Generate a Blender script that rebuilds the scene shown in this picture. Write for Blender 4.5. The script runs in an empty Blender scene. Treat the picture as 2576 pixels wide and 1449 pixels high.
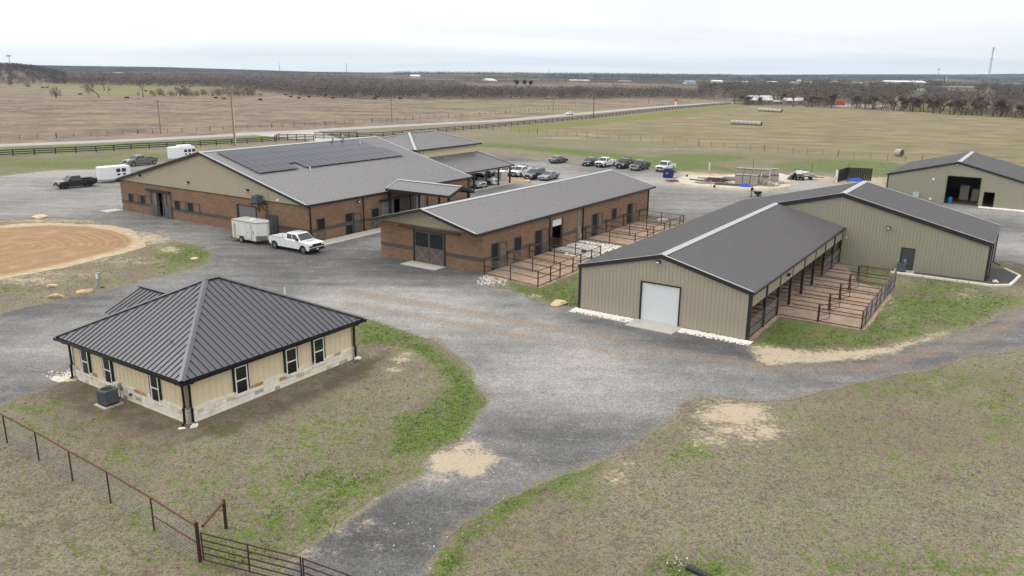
import bpy, bmesh, math, random
import numpy as np
from mathutils import Vector, Matrix
random.seed(7); rng = np.random.default_rng(11)
S = bpy.context.scene
COL = S.collection
R = math.radians
# ------------------------------------------------------------------ camera
HC, FPX, PITCH, ROLL = 18.5, 1989.8, 0.2685, 0.0114
cp_, sp_ = math.cos(PITCH), math.sin(PITCH)
FW = Vector((0, cp_, -sp_)); UP0 = Vector((0, sp_, cp_)); RT0 = Vector((1, 0, 0))
RT = RT0*math.cos(ROLL) + UP0*math.sin(ROLL)
UP = UP0*math.cos(ROLL) - RT0*math.sin(ROLL)
cam = bpy.data.cameras.new('camera'); co = bpy.data.objects.new('camera', cam); COL.objects.link(co)
cam.sensor_width = 36; cam.lens = 36*FPX/2576; cam.clip_end = 60000; cam.clip_start = .5
mw = Matrix((RT, UP, -FW)).transposed().to_4x4(); mw.translation = Vector((0, 0, HC)); co.matrix_world = mw
S.camera = co
# ------------------------------------------------------------------ light
SUN_EL, SUN_AZ = R(48), R(-70)       # azimuth from +Y towards +X
sun = bpy.data.lights.new('sun', 'SUN'); sun.energy = 0.9; sun.angle = R(14); sun.color = (1, .97, .92)
so = bpy.data.objects.new('sun', sun); COL.objects.link(so)
sd = Vector((math.sin(SUN_AZ)*math.cos(SUN_EL), math.cos(SUN_AZ)*math.cos(SUN_EL), math.sin(SUN_EL)))
so.rotation_euler = sd.to_track_quat('Z', 'Y').to_euler(); so.location = (0, 0, 80)
W = bpy.data.worlds.new('World'); S.world = W; W.use_nodes = True
nt = W.node_tree; nt.nodes.clear()
def wn(t, **k):
    n = nt.nodes.new(t)
    for a, b in k.items(): setattr(n, a, b)
    return n
out = wn('ShaderNodeOutputWorld'); bg = wn('ShaderNodeBackground')
sky = wn('ShaderNodeTexSky', sky_type='NISHITA', sun_disc=False, sun_elevation=SUN_EL, sun_rotation=SUN_AZ)
tc = wn('ShaderNodeTexCoord'); sep = wn('ShaderNodeSeparateXYZ'); nt.links.new(tc.outputs['Generated'], sep.inputs[0])
def wm(op, a, b=None, c=None):
    n = wn('ShaderNodeMath', operation=op)
    for i, v in enumerate((a, b, c)):
        if v is None: continue
        if isinstance(v, (int, float)): n.inputs[i].default_value = v
        else: nt.links.new(v, n.inputs[i])
    return n.outputs[0]
zc = wm('ADD', wm('MAXIMUM', sep.outputs[2], 0.0), .12)
cmb = wn('ShaderNodeCombineXYZ')
nt.links.new(wm('DIVIDE', sep.outputs[0], zc), cmb.inputs[0]); nt.links.new(wm('DIVIDE', sep.outputs[1], zc), cmb.inputs[1])
mp = wn('ShaderNodeMapping'); mp.inputs['Scale'].default_value = (.32, .75, 1); mp.inputs['Rotation'].default_value = (0, 0, R(12)); nt.links.new(cmb.outputs[0], mp.inputs[0])
nz = wn('ShaderNodeTexNoise'); nz.inputs['Scale'].default_value = .8; nz.inputs['Detail'].default_value = 4; nz.inputs['Roughness'].default_value = .5; nz.inputs['Distortion'].default_value = .6
nt.links.new(mp.outputs[0], nz.inputs['Vector'])
# the cloud deck thins towards the right and the horizon, where it lets the blue through
cl = wm('MULTIPLY_ADD', sep.outputs[0], -.20, nz.outputs[0])
cl = wm('MULTIPLY_ADD', wm('MAXIMUM', sep.outputs[2], 0.0), .9, cl)
rmp = wn('ShaderNodeValToRGB'); rmp.color_ramp.elements[0].position = .36; rmp.color_ramp.elements[1].position = .72
rmp.color_ramp.elements[0].color = (9.9, 10.5, 10.8, 1); rmp.color_ramp.elements[1].color = (12.6, 12.6, 12.5, 1)
nt.links.new(cl, rmp.inputs[0])
# overcast deck is brighter overhead
gz = wm('MULTIPLY_ADD', wm('POWER', wm('MAXIMUM', sep.outputs[2], 0.0), 1.3), .5, 1.0)
cm = wn('ShaderNodeVectorMath', operation='SCALE'); nt.links.new(rmp.outputs[0], cm.inputs[0]); nt.links.new(gz, cm.inputs['Scale'])
mx = wn('ShaderNodeMix', data_type='RGBA'); mx.inputs[0].default_value = .93
nt.links.new(sky.outputs[0], mx.inputs[6]); nt.links.new(cm.outputs[0], mx.inputs[7])
nt.links.new(mx.outputs[2], bg.inputs[0]); bg.inputs[1].default_value = .1; nt.links.new(bg.outputs[0], out.inputs[0])
S.view_settings.view_transform = 'Standard'; S.view_settings.look = 'None'; S.view_settings.exposure = -0.06; S.view_settings.gamma = 1
S.render.engine = 'CYCLES'
S.cycles.max_bounces = 6; S.cycles.diffuse_bounces = 3; S.cycles.glossy_bounces = 3; S.cycles.transmission_bounces = 3; S.cycles.transparent_max_bounces = 12; S.cycles.volume_bounces = 0
S.cycles.use_denoising = True; S.cycles.denoiser = 'OPENIMAGEDENOISE'; S.cycles.denoising_input_passes = 'RGB_ALBEDO_NORMAL'; S.cycles.denoising_prefilter = 'NONE'
# ------------------------------------------------------------------ pixel -> place (photo measured at 2576 px wide)
def ray(px, py): return FW + RT*((px-1288)/FPX) - UP*((py-724.5)/FPX)
def G(px, py, z=0.):
    d = ray(px, py); t = (z-HC)/d.z
    return Vector((d.x*t, d.y*t, z))
def proj(P):
    d = Vector(P) - Vector((0, 0, HC)); z = d.dot(FW)
    return 1288 + FPX*d.dot(RT)/z, 724.5 - FPX*d.dot(UP)/z
def Zm(ox, oy, s): return lambda x, y: ((ox + x/s)/1.5652, (oy + y/s)/1.5652)
class Frame:
    def __init__(f, x, y, yaw): f.x, f.y, f.a = x, y, yaw; f.c, f.s = math.cos(yaw), math.sin(yaw)
    def w(f, x, y, z=0.): return Vector((f.x + f.c*x - f.s*y, f.y + f.s*x + f.c*y, z))
    def l(f, P): dx, dy = P[0]-f.x, P[1]-f.y; return Vector((f.c*dx + f.s*dy, -f.s*dx + f.c*dy, P[2] if len(P) > 2 else 0))
    def g(f, px, py, z=0.): return f.l(G(px, py, z))
    def wall(f, ax, c, px, py):
        A = f.l((0, 0, HC)); d = f.l(Vector((0, 0, HC)) + ray(px, py)) - A
        t = (c - A[ax])/d[ax]; return A + d*t
FA = Frame(-17.20, 38.85, .9843); FB = Frame(-22.17, 84.70, .9948); FC = Frame(-2.77, 72.09, .9821)
FD = Frame(16.90, 53.73, .9869); FF = Frame(57.79, 122.31, -.5965); FG = Frame(-22.17, 84.70, .9948)
# ------------------------------------------------------------------ mesh builder
class MB:
    def __init__(s, mtx=None): s.v = []; s.f = []; s.m = []; s.T = mtx; s.cm = 0
    def add(s, vs, fs):
        o = len(s.v)
        for p in vs:
            p = Vector(p); s.v.append(tuple(s.T @ p) if s.T else tuple(p))
        for f in fs: s.f.append([i+o for i in f]); s.m.append(s.cm)
        return s
    def box(s, x0, x1, y0, y1, z0, z1):
        return s.add([(x0,y0,z0),(x1,y0,z0),(x1,y1,z0),(x0,y1,z0),(x0,y0,z1),(x1,y0,z1),(x1,y1,z1),(x0,y1,z1)],
                     [(3,2,1,0),(4,5,6,7),(0,1,5,4),(1,2,6,5),(2,3,7,6),(3,0,4,7)])
    def hexa(s, c):  # 8 corners: bottom 4 then top 4
        return s.add(c, [(3,2,1,0),(4,5,6,7),(0,1,5,4),(1,2,6,5),(2,3,7,6),(3,0,4,7)])
    def prism(s, poly, off):  # poly list of 3d, off vector
        n = len(poly); off = Vector(off); a = [Vector(p) for p in poly]; b = [p+off for p in a]
        return s.add(a+b, [tuple(range(n))[::-1], tuple(range(n, 2*n))] + [(i, (i+1) % n, n+(i+1) % n, n+i) for i in range(n)])
    def tube(s, p0, p1, r0, r1=None, n=6, cap=True):
        r1 = r0 if r1 is None else r1
        p0, p1 = Vector(p0), Vector(p1); d = (p1-p0)
        if d.length < 1e-6: return s
        d.normalize(); u = d.orthogonal().normalized(); w = d.cross(u)
        vs = [p + (u*math.cos(2*math.pi*i/n) + w*math.sin(2*math.pi*i/n))*r for p, r in ((p0, r0), (p1, r1)) for i in range(n)]
        fs = [(i, (i+1) % n, n+(i+1) % n, n+i) for i in range(n)]
        if cap: fs += [tuple(range(n))[::-1], tuple(range(n, 2*n))]
        return s.add(vs, fs)
    def beam(s, p0, p1, w, h, up=(0,0,1)):
        p0, p1 = Vector(p0), Vector(p1); d = (p1-p0).normalized(); u = d.cross(Vector(up))
        if u.length < 1e-4: u = d.orthogonal()
        u.normalize(); n = u.cross(d); u *= w/2; n *= h/2
        return s.hexa([p0-u-n, p0+u-n, p1+u-n, p1-u-n, p0-u+n, p0+u+n, p1+u+n, p1-u+n])
    def cyl(s, c, axis, r, h, n=16, r2=None):
        a = Vector(axis).normalized()*h/2; c = Vector(c); return s.tube(c-a, c+a, r, r2, n)
    def build(s, name, mats, parent=None, smooth=False, loc=None, bevel=0, norm=True):
        me = bpy.data.meshes.new(name); me.from_pydata(s.v, [], s.f)
        if not isinstance(mats, (list, tuple)): mats = [mats]
        for m in mats: me.materials.append(m)
        if len(mats) > 1: me.polygons.foreach_set('material_index', s.m)
        if norm:
            b = bmesh.new(); b.from_mesh(me); bmesh.ops.recalc_face_normals(b, faces=b.faces); b.to_mesh(me); b.free()
        if smooth: me.polygons.foreach_set('use_smooth', [True]*len(me.polygons))
        me.update()
        o = bpy.data.objects.new(name, me); COL.objects.link(o)
        if parent: o.parent = parent
        if loc is not None: o.location = loc
        if bevel:
            m = o.modifiers.new('bevel', 'BEVEL'); m.width = bevel; m.segments = 3; m.limit_method = 'ANGLE'; m.angle_limit = R(28); m.harden_normals = True; me.polygons.foreach_set('use_smooth', [True]*len(me.polygons))
        return o
def tag(o, label=None, cat=None, group=None, kind=None):
    if label: o['label'] = label
    if cat: o['category'] = cat
    if group: o['group'] = group
    if kind: o['kind'] = kind
    return o
def thing(name, label, cat, loc=(0,0,0), rz=0, group=None):
    o = bpy.data.objects.new(name, None); COL.objects.link(o); o.location = loc; o.rotation_euler = (0, 0, rz); o.empty_display_size = .3
    return tag(o, label, cat, group)
def building(name, label, cat, fr): return thing(name, label, cat, (fr.x, fr.y, 0), fr.a)
def clone(o, parent=None):
    c = o.copy(); COL.objects.link(c); c.parent = parent
    for ch in list(o.children): clone(ch, c)
    return c
# ------------------------------------------------------------------ materials
def lin(r, g=None, b=None):
    if g is None: r, g, b = r
    f = lambda c: (c/255/12.92 if c/255 <= .04045 else ((c/255+.055)/1.055)**2.4)
    return (f(r), f(g), f(b))
class NT:
    def __init__(s, name):
        s.mat = bpy.data.materials.new(name); s.mat.use_nodes = True; s.t = s.mat.node_tree; s.t.nodes.clear()
        s.out = s.t.nodes.new('ShaderNodeOutputMaterial'); s.p = s.t.nodes.new('ShaderNodeBsdfPrincipled')
        s.t.links.new(s.p.outputs[0], s.out.inputs[0]); s._o = None
    def n(s, t, **k):
        n = s.t.nodes.new(t)
        for a, b in k.items(): setattr(n, a, b)
        return n
    def lk(s, a, b): s.t.links.new(a, b)
    def obj(s):
        if s._o is None: s._o = s.n('ShaderNodeTexCoord').outputs['Object']
        return s._o
    def set(s, sock, v):
        if isinstance(v, (int, float)): sock.default_value = v
        elif isinstance(v, tuple): sock.default_value = v if len(v) == len(sock.default_value) else (*v, 1)
        else: s.lk(v, sock)
    def m(s, op, a, b=None, c=None, clamp=False):
        n = s.n('ShaderNodeMath', operation=op); n.use_clamp = clamp
        for i, v in enumerate((a, b, c)):
            if v is not None: s.set(n.inputs[i], v)
        return n.outputs[0]
    def noise(s, scale, detail=3, rough=.55, dist=0, vec=None):
        n = s.n('ShaderNodeTexNoise'); n.inputs['Scale'].default_value = scale; n.inputs['Detail'].default_value = detail
        n.inputs['Roughness'].default_value = rough; n.inputs['Distortion'].default_value = dist
        s.lk(vec if vec is not None else s.obj(), n.inputs['Vector']); return n.outputs[0]
    def vor(s, scale, rnd=1.):
        n = s.n('ShaderNodeTexVoronoi'); n.inputs['Scale'].default_value = scale; n.inputs['Randomness'].default_value = rnd; s.lk(s.obj(), n.inputs['Vector'])
        k = s.n('ShaderNodeSeparateColor'); s.lk(n.outputs['Color'], k.inputs[0]); return k.outputs[0]
    def ss(s, v, lo, hi):
        n = s.n('ShaderNodeMapRange', interpolation_type='SMOOTHSTEP'); s.set(n.inputs[0], v); n.inputs[1].default_value = lo; n.inputs[2].default_value = hi; return n.outputs[0]
    def mix(s, f, a, b):
        n = s.n('ShaderNodeMix', data_type='RGBA'); s.set(n.inputs[0], f); s.set(n.inputs[6], a); s.set(n.inputs[7], b); return n.outputs[2]
    def mul(s, col, f):
        n = s.n('ShaderNodeVectorMath', operation='SCALE'); s.set(n.inputs[0], col); s.set(n.inputs['Scale'], f); return n.outputs[0]
    def ramp(s, v, stops):
        n = s.n('ShaderNodeValToRGB'); e = n.color_ramp.elements
        while len(e) < len(stops): e.new(.5)
        for i, (p, c) in enumerate(stops): e[i].position = p; e[i].color = (*c, 1)
        s.set(n.inputs[0], v); return n.outputs[0]
    def attr(s, name): return s.n('ShaderNodeAttribute', attribute_name=name).outputs['Fac']
    def map(s, scale=(1,1,1), rot=(0,0,0), loc=(0,0,0)):
        n = s.n('ShaderNodeMapping'); n.inputs['Scale'].default_value = scale; n.inputs['Rotation'].default_value = rot; n.inputs['Location'].default_value = loc
        s.lk(s.obj(), n.inputs[0]); return n.outputs[0]
    def bump(s, h, dist, strength=1):
        n = s.n('ShaderNodeBump'); n.inputs['Strength'].default_value = strength; n.inputs['Distance'].default_value = dist; s.lk(h, n.inputs['Height']); s.lk(n.outputs[0], s.p.inputs['Normal'])
    def fin(s, col, rough=.6, metal=0, spec=None, coat=0):
        s.set(s.p.inputs['Base Color'], col); s.set(s.p.inputs['Roughness'], rough); s.p.inputs['Metallic'].default_value = metal
        if spec is not None: s.p.inputs['Specular IOR Level'].default_value = spec
        if coat: s.p.inputs['Coat Weight'].default_value = coat; s.p.inputs['Coat Roughness'].default_value = .06
        return s.mat
def mat(name, col, rough=.6, metal=0, var=.12, vs=3., spec=None, bump=0, bs=30., coat=0, dirt=None, aniso=None):
    t = NT(name); c = (*col, 1)
    if var or dirt:
        v = t.map(aniso) if aniso else None
        n = t.noise(vs, 4, .6, vec=v); c = t.mul(col, t.m('MULTIPLY_ADD', n, 2*var, 1-var))
        if dirt: c = t.mix(t.ss(t.noise(vs*.6, 5, .65), .52, .78), c, (*dirt, 1))
    if bump: t.bump(t.noise(bs, 3), bump)
    return t.fin(c, rough, metal, spec, coat)
# ------------------------------------------------------------------ ground fields (numpy)
def vnoise(x, y, seed=0):
    xi = np.floor(x).astype(np.int64); yi = np.floor(y).astype(np.int64); fx = x-xi; fy = y-yi
    fx = fx*fx*(3-2*fx); fy = fy*fy*(3-2*fy)
    def h(a, b):
        n = (a*374761393 + b*668265263 + seed*974634777) & 0xFFFFFFFF
        n = ((n ^ (n >> 13))*1274126177) & 0xFFFFFFFF
        return ((n ^ (n >> 16)) & 0xFFFF)/65535.
    return (h(xi, yi)*(1-fx)+h(xi+1, yi)*fx)*(1-fy) + (h(xi, yi+1)*(1-fx)+h(xi+1, yi+1)*fx)*fy
def fbm(x, y, sc, seed=0, oct=4):
    a = 0; t = 0
    for i in range(oct):
        a = a + vnoise(x*sc*2**i, y*sc*2**i, seed+i)*.5**i; t += .5**i
    return a/t - .5
def sdf(X, Y, poly):
    d = np.full(X.shape, 1e18); ins = np.zeros(X.shape, bool); n = len(poly)
    for i in range(n):
        ax, ay = poly[i][0], poly[i][1]; bx, by = poly[(i+1) % n][0], poly[(i+1) % n][1]
        ex, ey = bx-ax, by-ay; wx, wy = X-ax, Y-ay
        t = np.clip((wx*ex+wy*ey)/max(ex*ex+ey*ey, 1e-9), 0, 1)
        d = np.minimum(d, (wx-ex*t)**2 + (wy-ey*t)**2)
        if ay != by:
            c = ((ay > Y) != (by > Y)) & (X < ex*(Y-ay)/(by-ay) + ax); ins ^= c
    d = np.sqrt(d); return np.where(ins, -d, d)
def pxpoly(pts): return [G(*p)[:2] for p in pts]
def ell(cx, cy, rx, ry, n=14): return pxpoly([(cx+rx*math.cos(2*math.pi*i/n), cy+ry*math.sin(2*math.pi*i/n)) for i in range(n)])
# polar grid that gets coarser with distance; fine in front, coarse behind
rr = 12*1.0105**np.arange(0, 642); rr = np.concatenate(([1.0, 5.0], rr))
th = np.concatenate((np.arange(48, 132.01, .2), np.arange(136, 404.01, 4.0)))
TH, RR = np.meshgrid(np.radians(th), rr, indexing='ij')
GX, GY = RR*np.cos(TH), RR*np.sin(TH); GD = RR
def blobs(lst, base=0., grow=0.):
    o = np.full(GX.shape, base)
    for poly, amt, soft in lst:
        o = np.maximum(o, amt*np.clip(.5 - (sdf(GX, GY, poly)-grow*soft)/(2*soft), 0, 1))
    return o
road_px = [(-420,380),(-200,373),(0,366),(250,356.4),(501,344.5),(700,333.6),(895,322.5),(1145,309),(1288,301.4),(1488,283.5),(1689,266.5),(1845,258)]
road_c = [G(*p) for p in road_px]
d_ = (road_c[-1]-road_c[-2]).normalized()
road_c += [road_c[-1] + d_*60 + Vector((10, 0, 0)), road_c[-1] + d_*150 + Vector((45, 0, 0))]
past_poly = [tuple(p[:2]) for p in road_c[:-2]] + [(168,476),(203,431),(240,374),(330,250),(700,-300),(3000,-3000),(14000,-3000),(14000,14000),(-14000,14000),(-14000,-8000),(-500,-600)]
hay_poly = [tuple(G(*p)[:2]) for p in [(1225,326),(1288,318),(1492,299),(1689,277),(1845,263)]] + [(165,474),(202,429),(238,374),(328,250),(200,60),(120,140),(86,175),(70,188),(55.5,201),(32,223),(7.7,242.4),(.7,248.8),(-9,256)]
green = blobs([
 (pxpoly([(900,812),(960,810),(1060,848),(1130,903),(1192,960),(1226,1015),(1204,1052),(1150,1105),(1050,1135),(960,1150),(1000,1070),(1085,1010),(1135,965),(1090,905),(1000,865),(905,865)]), 1.0, 1.0),
 (ell(960,1130,260,90), .60, 5), (ell(700,1290,190,95), .62, 5), (ell(860,1210,170,60), .7, 3), (ell(300,1180,110,60), .45, 3),
 (pxpoly([(560,1330),(760,1235),(900,1180),(1040,1150),(1000,1200),(860,1290),(760,1370),(640,1410)]), .78, 2),
 (ell(560,1395,70,45), .9, 1), (ell(440,1395,60,20), .7, 1), (ell(350,1310,60,30), .55, 1), (ell(90,1030,90,14), .6, 1), (ell(120,1075,120,30), .5, 2),
 (pxpoly([(1300,1238),(1350,1222),(1440,1185),(1510,1175),(1430,1222),(1330,1264),(1240,1315),(1160,1385),(1125,1460),(1085,1460),(1150,1350),(1230,1288)]), .95, .8),
 (ell(1470,1245,40,30), .7, 1), (ell(1730,1135,70,25), .6, 1.5), (ell(1650,1110,50,22), .55, 1), (ell(1750,1425,120,30), .85, 1), (ell(2330,1435,240,25), .7, 2), (ell(2530,1010,90,70), .6, 4), (ell(2260,965,220,35), .62, 2), (ell(2000,1120,300,110), .36, 8), (ell(2300,1250,400,140), .34, 8),
 (pxpoly([(1900,866),(1950,800),(2160,828),(2262,735),(2330,700),(2450,715),(2570,755),(2430,818),(2330,840),(2200,866),(2050,880),(1935,872)]), .85, 1.2),
 (pxpoly([(1905,866),(1950,812),(2150,838),(2100,872),(1960,878)]), 1.0, 1.0), (ell(2330,770,110,26), 1.0, 1.5), (ell(2180,690,70,22), .8, 1.2),
 (pxpoly([(1258,706),(1360,726),(1455,688),(1461,776),(1380,757),(1310,733)]), .86, .8), (ell(1350,735,60,12), 1.0, .6), (ell(1540,628,60,14), .95, 1),
 (ell(470,640,66,24), .95, 2), (ell(420,665,60,22), .6, 2), (ell(30,722,45,10), .8, 1.5), (ell(210,705,90,12), .45, 2),
 (pxpoly([(1195,368),(1300,374),(1450,390),(1560,405),(1700,420),(1850,432),(1850,424),(1700,402),(1500,382),(1350,368),(1195,360)]), 1.0, 3),
 (ell(1675,423,100,8), .95, 2), (ell(1760,398,120,10), .95, 2), (ell(2110,418,170,16), .9, 3), (ell(2230,432,90,14), .85, 3),
 (pxpoly([(1215,332),(1360,340),(1583,355),(1848,377),(2281,409),(2260,442),(1860,433),(1560,408),(1450,395),(1195,365)]), .44, 5),
 (pxpoly([(1288,321),(1500,301),(1700,279),(1850,264),(1930,259),(1850,271),(1700,291),(1560,306),(1400,323),(1300,333)]), .9, 3),
 (pxpoly([(-300,392),(0,374),(250,362),(560,350),(700,338),(740,345),(560,362),(250,380),(0,394),(-300,408)]), .85, 2),
 (pxpoly([(-300,420),(0,400),(300,386),(440,382),(450,395),(300,414),(100,427),(0,441),(-300,470)]), .66, 4), (pxpoly([(2280,264),(2620,276),(2620,300),(2400,285),(2250,276)]), .9, 4), (ell(180,415,180,9), .9, 2), (ell(380,395,60,8), .8, 2), (ell(400,226,220,6), .8, 12), (ell(150,213,110,5), .8, 12), (ell(330,238,120,4), .7, 10)], .20, .5)
sand = blobs([
 (ell(1845,1040,95,32), .95, 1.0), (ell(1890,1085,105,28), .8, 1.2), (ell(1790,1095,60,30), .72, 1.0),
 (ell(1545,1192,38,12), .66, .4), (ell(1560,1208,30,9), .66, .4), (ell(1575,1165,22,8), .6, .4),
 (ell(1000,905,42,12), .6, .5), (ell(985,930,30,8), .66, .4), (ell(1025,890,30,8), .62, .4), (ell(930,895,30,10), .5, .5),
 (pxpoly([(1885,868),(1932,868),(2020,882),(2145,880),(2240,868),(2333,842),(2380,832),(2380,845),(2333,858),(2240,893),(2145,908),(2020,918),(1932,922),(1895,905)]), 1.0, .8),
 (ell(428,628,34,9), .8, 1), (ell(250,600,80,30), .5, 3), (ell(380,598,62,18), .85, 2), (ell(350,585,40,12), .7, 2), (ell(130,556,130,6), .75, 2), (ell(300,655,120,12), .55, 2), (ell(60,705,110,14), .7, 2), (ell(150,690,110,10), .6, 2),
 (pxpoly([(1700,428),(1760,434),(1860,438),(1960,440),(2050,440),(2110,446),(2240,445),(2235,470),(2107,464),(2052,458),(1972,478),(1932,486),(1739,474),(1670,462),(1690,448)]), .9, 2),
 (ell(2270,404,60,6), .5, 2), (ell(1850,375,300,4), .42, 2), (ell(1420,347,80,4), .5, 2), (ell(2440,735,60,18), .45, 1.5), (ell(2240,775,30,40), .5, 1.2), (ell(1350,745,26,8), .5, .5), (ell(2190,640,60,12), .5, 1)])
soil = blobs([
 (pxpoly([(490,1080),(700,1006),(905,905),(985,875),(1010,895),(900,960),(700,1050),(560,1108),(470,1115)]), 1.0, 1.2),
 (pxpoly([(195,955),(330,1010),(470,1085),(400,1100),(250,1062),(130,1020),(110,995)]), 1.0, 1.5), (ell(300,1110,230,90), .62, 5), (ell(700,1060,220,50), .5, 4), (ell(420,1200,200,60), .42, 5), (ell(1000,930,80,50), .4, 3),
 (ell(2560,690,36,30), .9, 2), (ell(1710,880,10,10), 0, 1), (pxpoly([(-80,1090),(60,1160),(250,1275),(400,1360),(480,1430),(560,1500),(-80,1500)]), .5, 2), (ell(30,1325,45,10), 1.1, .3), (ell(150,1372,60,9), 1.0, .3), (ell(90,1345,40,8), .9, .3), (ell(1060,935,60,22), .3, 1)])
hay = np.clip(.5 - sdf(GX, GY, hay_poly)/(2*3), 0, 1)
past = np.clip(.5 - sdf(GX, GY, past_poly)/(2*3), 0, 1)
gravel_poly = pxpoly([(-300,520),(-300,475),(0,444),(100,430),(240,426),(311,418),(401,410),(520,398),(640,385),(800,376),(1000,374),(1100,378),(1229,387.5),(1274,393.7),(1392,402.4),(1428,411),(1463,410),(1580,420),(1699,428),(1722,431),(1716,440),(1700,450),(1674,458.5),(1739,471),(1932,483.5),(1975,474),(2000,452),(2052,456),(2107,462),(2231,468.5),(2300,480),(2500,480),(2800,520),(2900,640),(2700,684),(2576,668),(2535,655),(2500,655),(2470,690),(2200,665),(1990,700),(1700,830),(1878,857),(1902,893),(1932,915.7),(2020,910.7),(2145,900.7),(2232,886),(2333,852),(2433,823),(2576,773),(2750,700),(2900,740),(2750,826),(2576,870.6),(2445,905.7),(2358,928),(2257.6,945.8),(2157,968),(2057,986),(1982,1007),(1900,1012),(1826,1003),(1760,1002),(1714,1016),(1701,1063),(1680,1066),(1553,1142),(1433,1195),(1288,1242),(1268,1235),(1200,1304),(1133,1351),(1080,1449),(1030,1580),(560,1580),(700,1449),(750,1399),(829,1336),(935,1251),(988,1224),(1041,1185),(1060,1150),(1120,1120),(1147,1103),(1203,1046),(1228,1013),(1195,968),(1157,903),(1107,863),(1057,846),(995,828),(919,803),(760,820),(420,850),(250,900),(188,956),(150,972),(83,991),(0,1021),(-300,1110)])
isl_arena = pxpoly([(-300,850),(0,787.9),(125,760.3),(225,737.8),(325.6,717.7),(425.8,692.7),(501,667.6),(530,640),(501,620),(463.4,610),(400.8,597.5),(325.6,580),(250.5,565),(200.4,552.4),(125,545),(0,552.4),(-300,575)])
isl_cd = [tuple(FC.w(*p)[:2]) for p in [(-.1,-.05),(37.6,-.05),(37.6,-9),(30,-12),(18,-14)]] + [tuple(FD.w(*p)[:2]) for p in [(16,13),(0,13.9)]] + pxpoly([(1430,776),(1380,761),(1326,740),(1288,728),(1250,717.7),(1222,700)])
sg = sdf(GX, GY, gravel_poly)
sg = np.maximum(sg, -sdf(GX, GY, isl_arena)); sg = np.maximum(sg, -sdf(GX, GY, isl_cd))
amp = np.clip(GD/55, .5, 1.6)
gfield = -sg + amp*(1.5*fbm(GX, GY, .22, 3, 3) + .9*fbm(GX, GY, 1.1, 9, 3))
tone = np.clip(.5 + 1.1*fbm(GX, GY, .05, 21, 4), 0, 1)
tone = tone + .22*np.clip((GD-60)/70, -1, 1)
for poly, amt, soft in [(pxpoly([(960,645),(1215,692),(1290,735),(1400,772),(1300,770),(1150,720),(960,690)]), -.42, 4), (pxpoly([(1440,790),(1878,872),(1890,905),(1600,850),(1440,810)]), -.42, 2), (ell(1420,1120,190,70), -.38, 4), (ell(1000,1330,150,80), -.25, 4), (ell(1190,900,30,80), -.2, 3), (ell(2300,905,250,18), -.15, 2), (ell(1380,935,170,45), .30, 5), (ell(1470,1010,140,40), .16, 4), (ell(1050,760,250,45), .16, 6), (ell(120,860,160,60), .18, 5), (ell(200,500,220,40), .2, 6), (ell(430,570,120,30), .14, 5), (ell(2540,680,60,40), -.3, 3), (ell(2000,470,200,20), .1, 4), (pxpoly([(1030,560),(1290,470),(1300,480),(1060,575)]), -.2, 3), (ell(700,640,140,30), -.12, 5)]:
    tone = tone + amt*np.clip(.5 - sdf(GX, GY, poly)/(2*soft), 0, 1)
def track(pts, w, soft):
    P = [G(*p) for p in pts]; d = np.full(GX.shape, 1e9)
    for a, b in zip(P, P[1:]):
        ex, ey = b.x-a.x, b.y-a.y; t = np.clip(((GX-a.x)*ex+(GY-a.y)*ey)/(ex*ex+ey*ey), 0, 1)
        d = np.minimum(d, np.hypot(GX-a.x-ex*t, GY-a.y-ey*t))
    return np.clip((w - d)/soft + .5, 0, 1)
brown = np.maximum.reduce([.8*track([(880,735),(1150,780),(1420,830),(1700,885),(1950,925),(2200,925),(2450,850),(2600,790)], 1.0, 1.6), .7*track([(880,765),(1150,815),(1400,860),(1650,905)], .9, 1.6), .5*track([(300,600),(560,600),(760,680),(1000,640),(1160,560)], 1.6, 2.5), .4*track([(0,690),(300,560),(200,480)], 2, 4)])
gsand = blobs([(ell(1165,1160,88,50), 1.0, .8), (ell(1110,1195,60,22), .6, .8), (ell(1230,1195,40,25), .55, .8),
 (pxpoly([(1905,880),(1932,880),(2020,888),(2145,884),(2240,872),(2333,845),(2333,854),(2240,890),(2145,905),(2020,914),(1932,918),(1900,900)]), .9, .5), (ell(860,1330,90,26), .55, 1.2), (ell(930,1268,60,20), .6, 1), (ell(1325,828,60,9), .5, 1), (ell(770,1400,60,25), .6, .8), (ell(380,600,80,20), .55, 3), (ell(1700,1020,40,16), .5, 1)])
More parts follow.
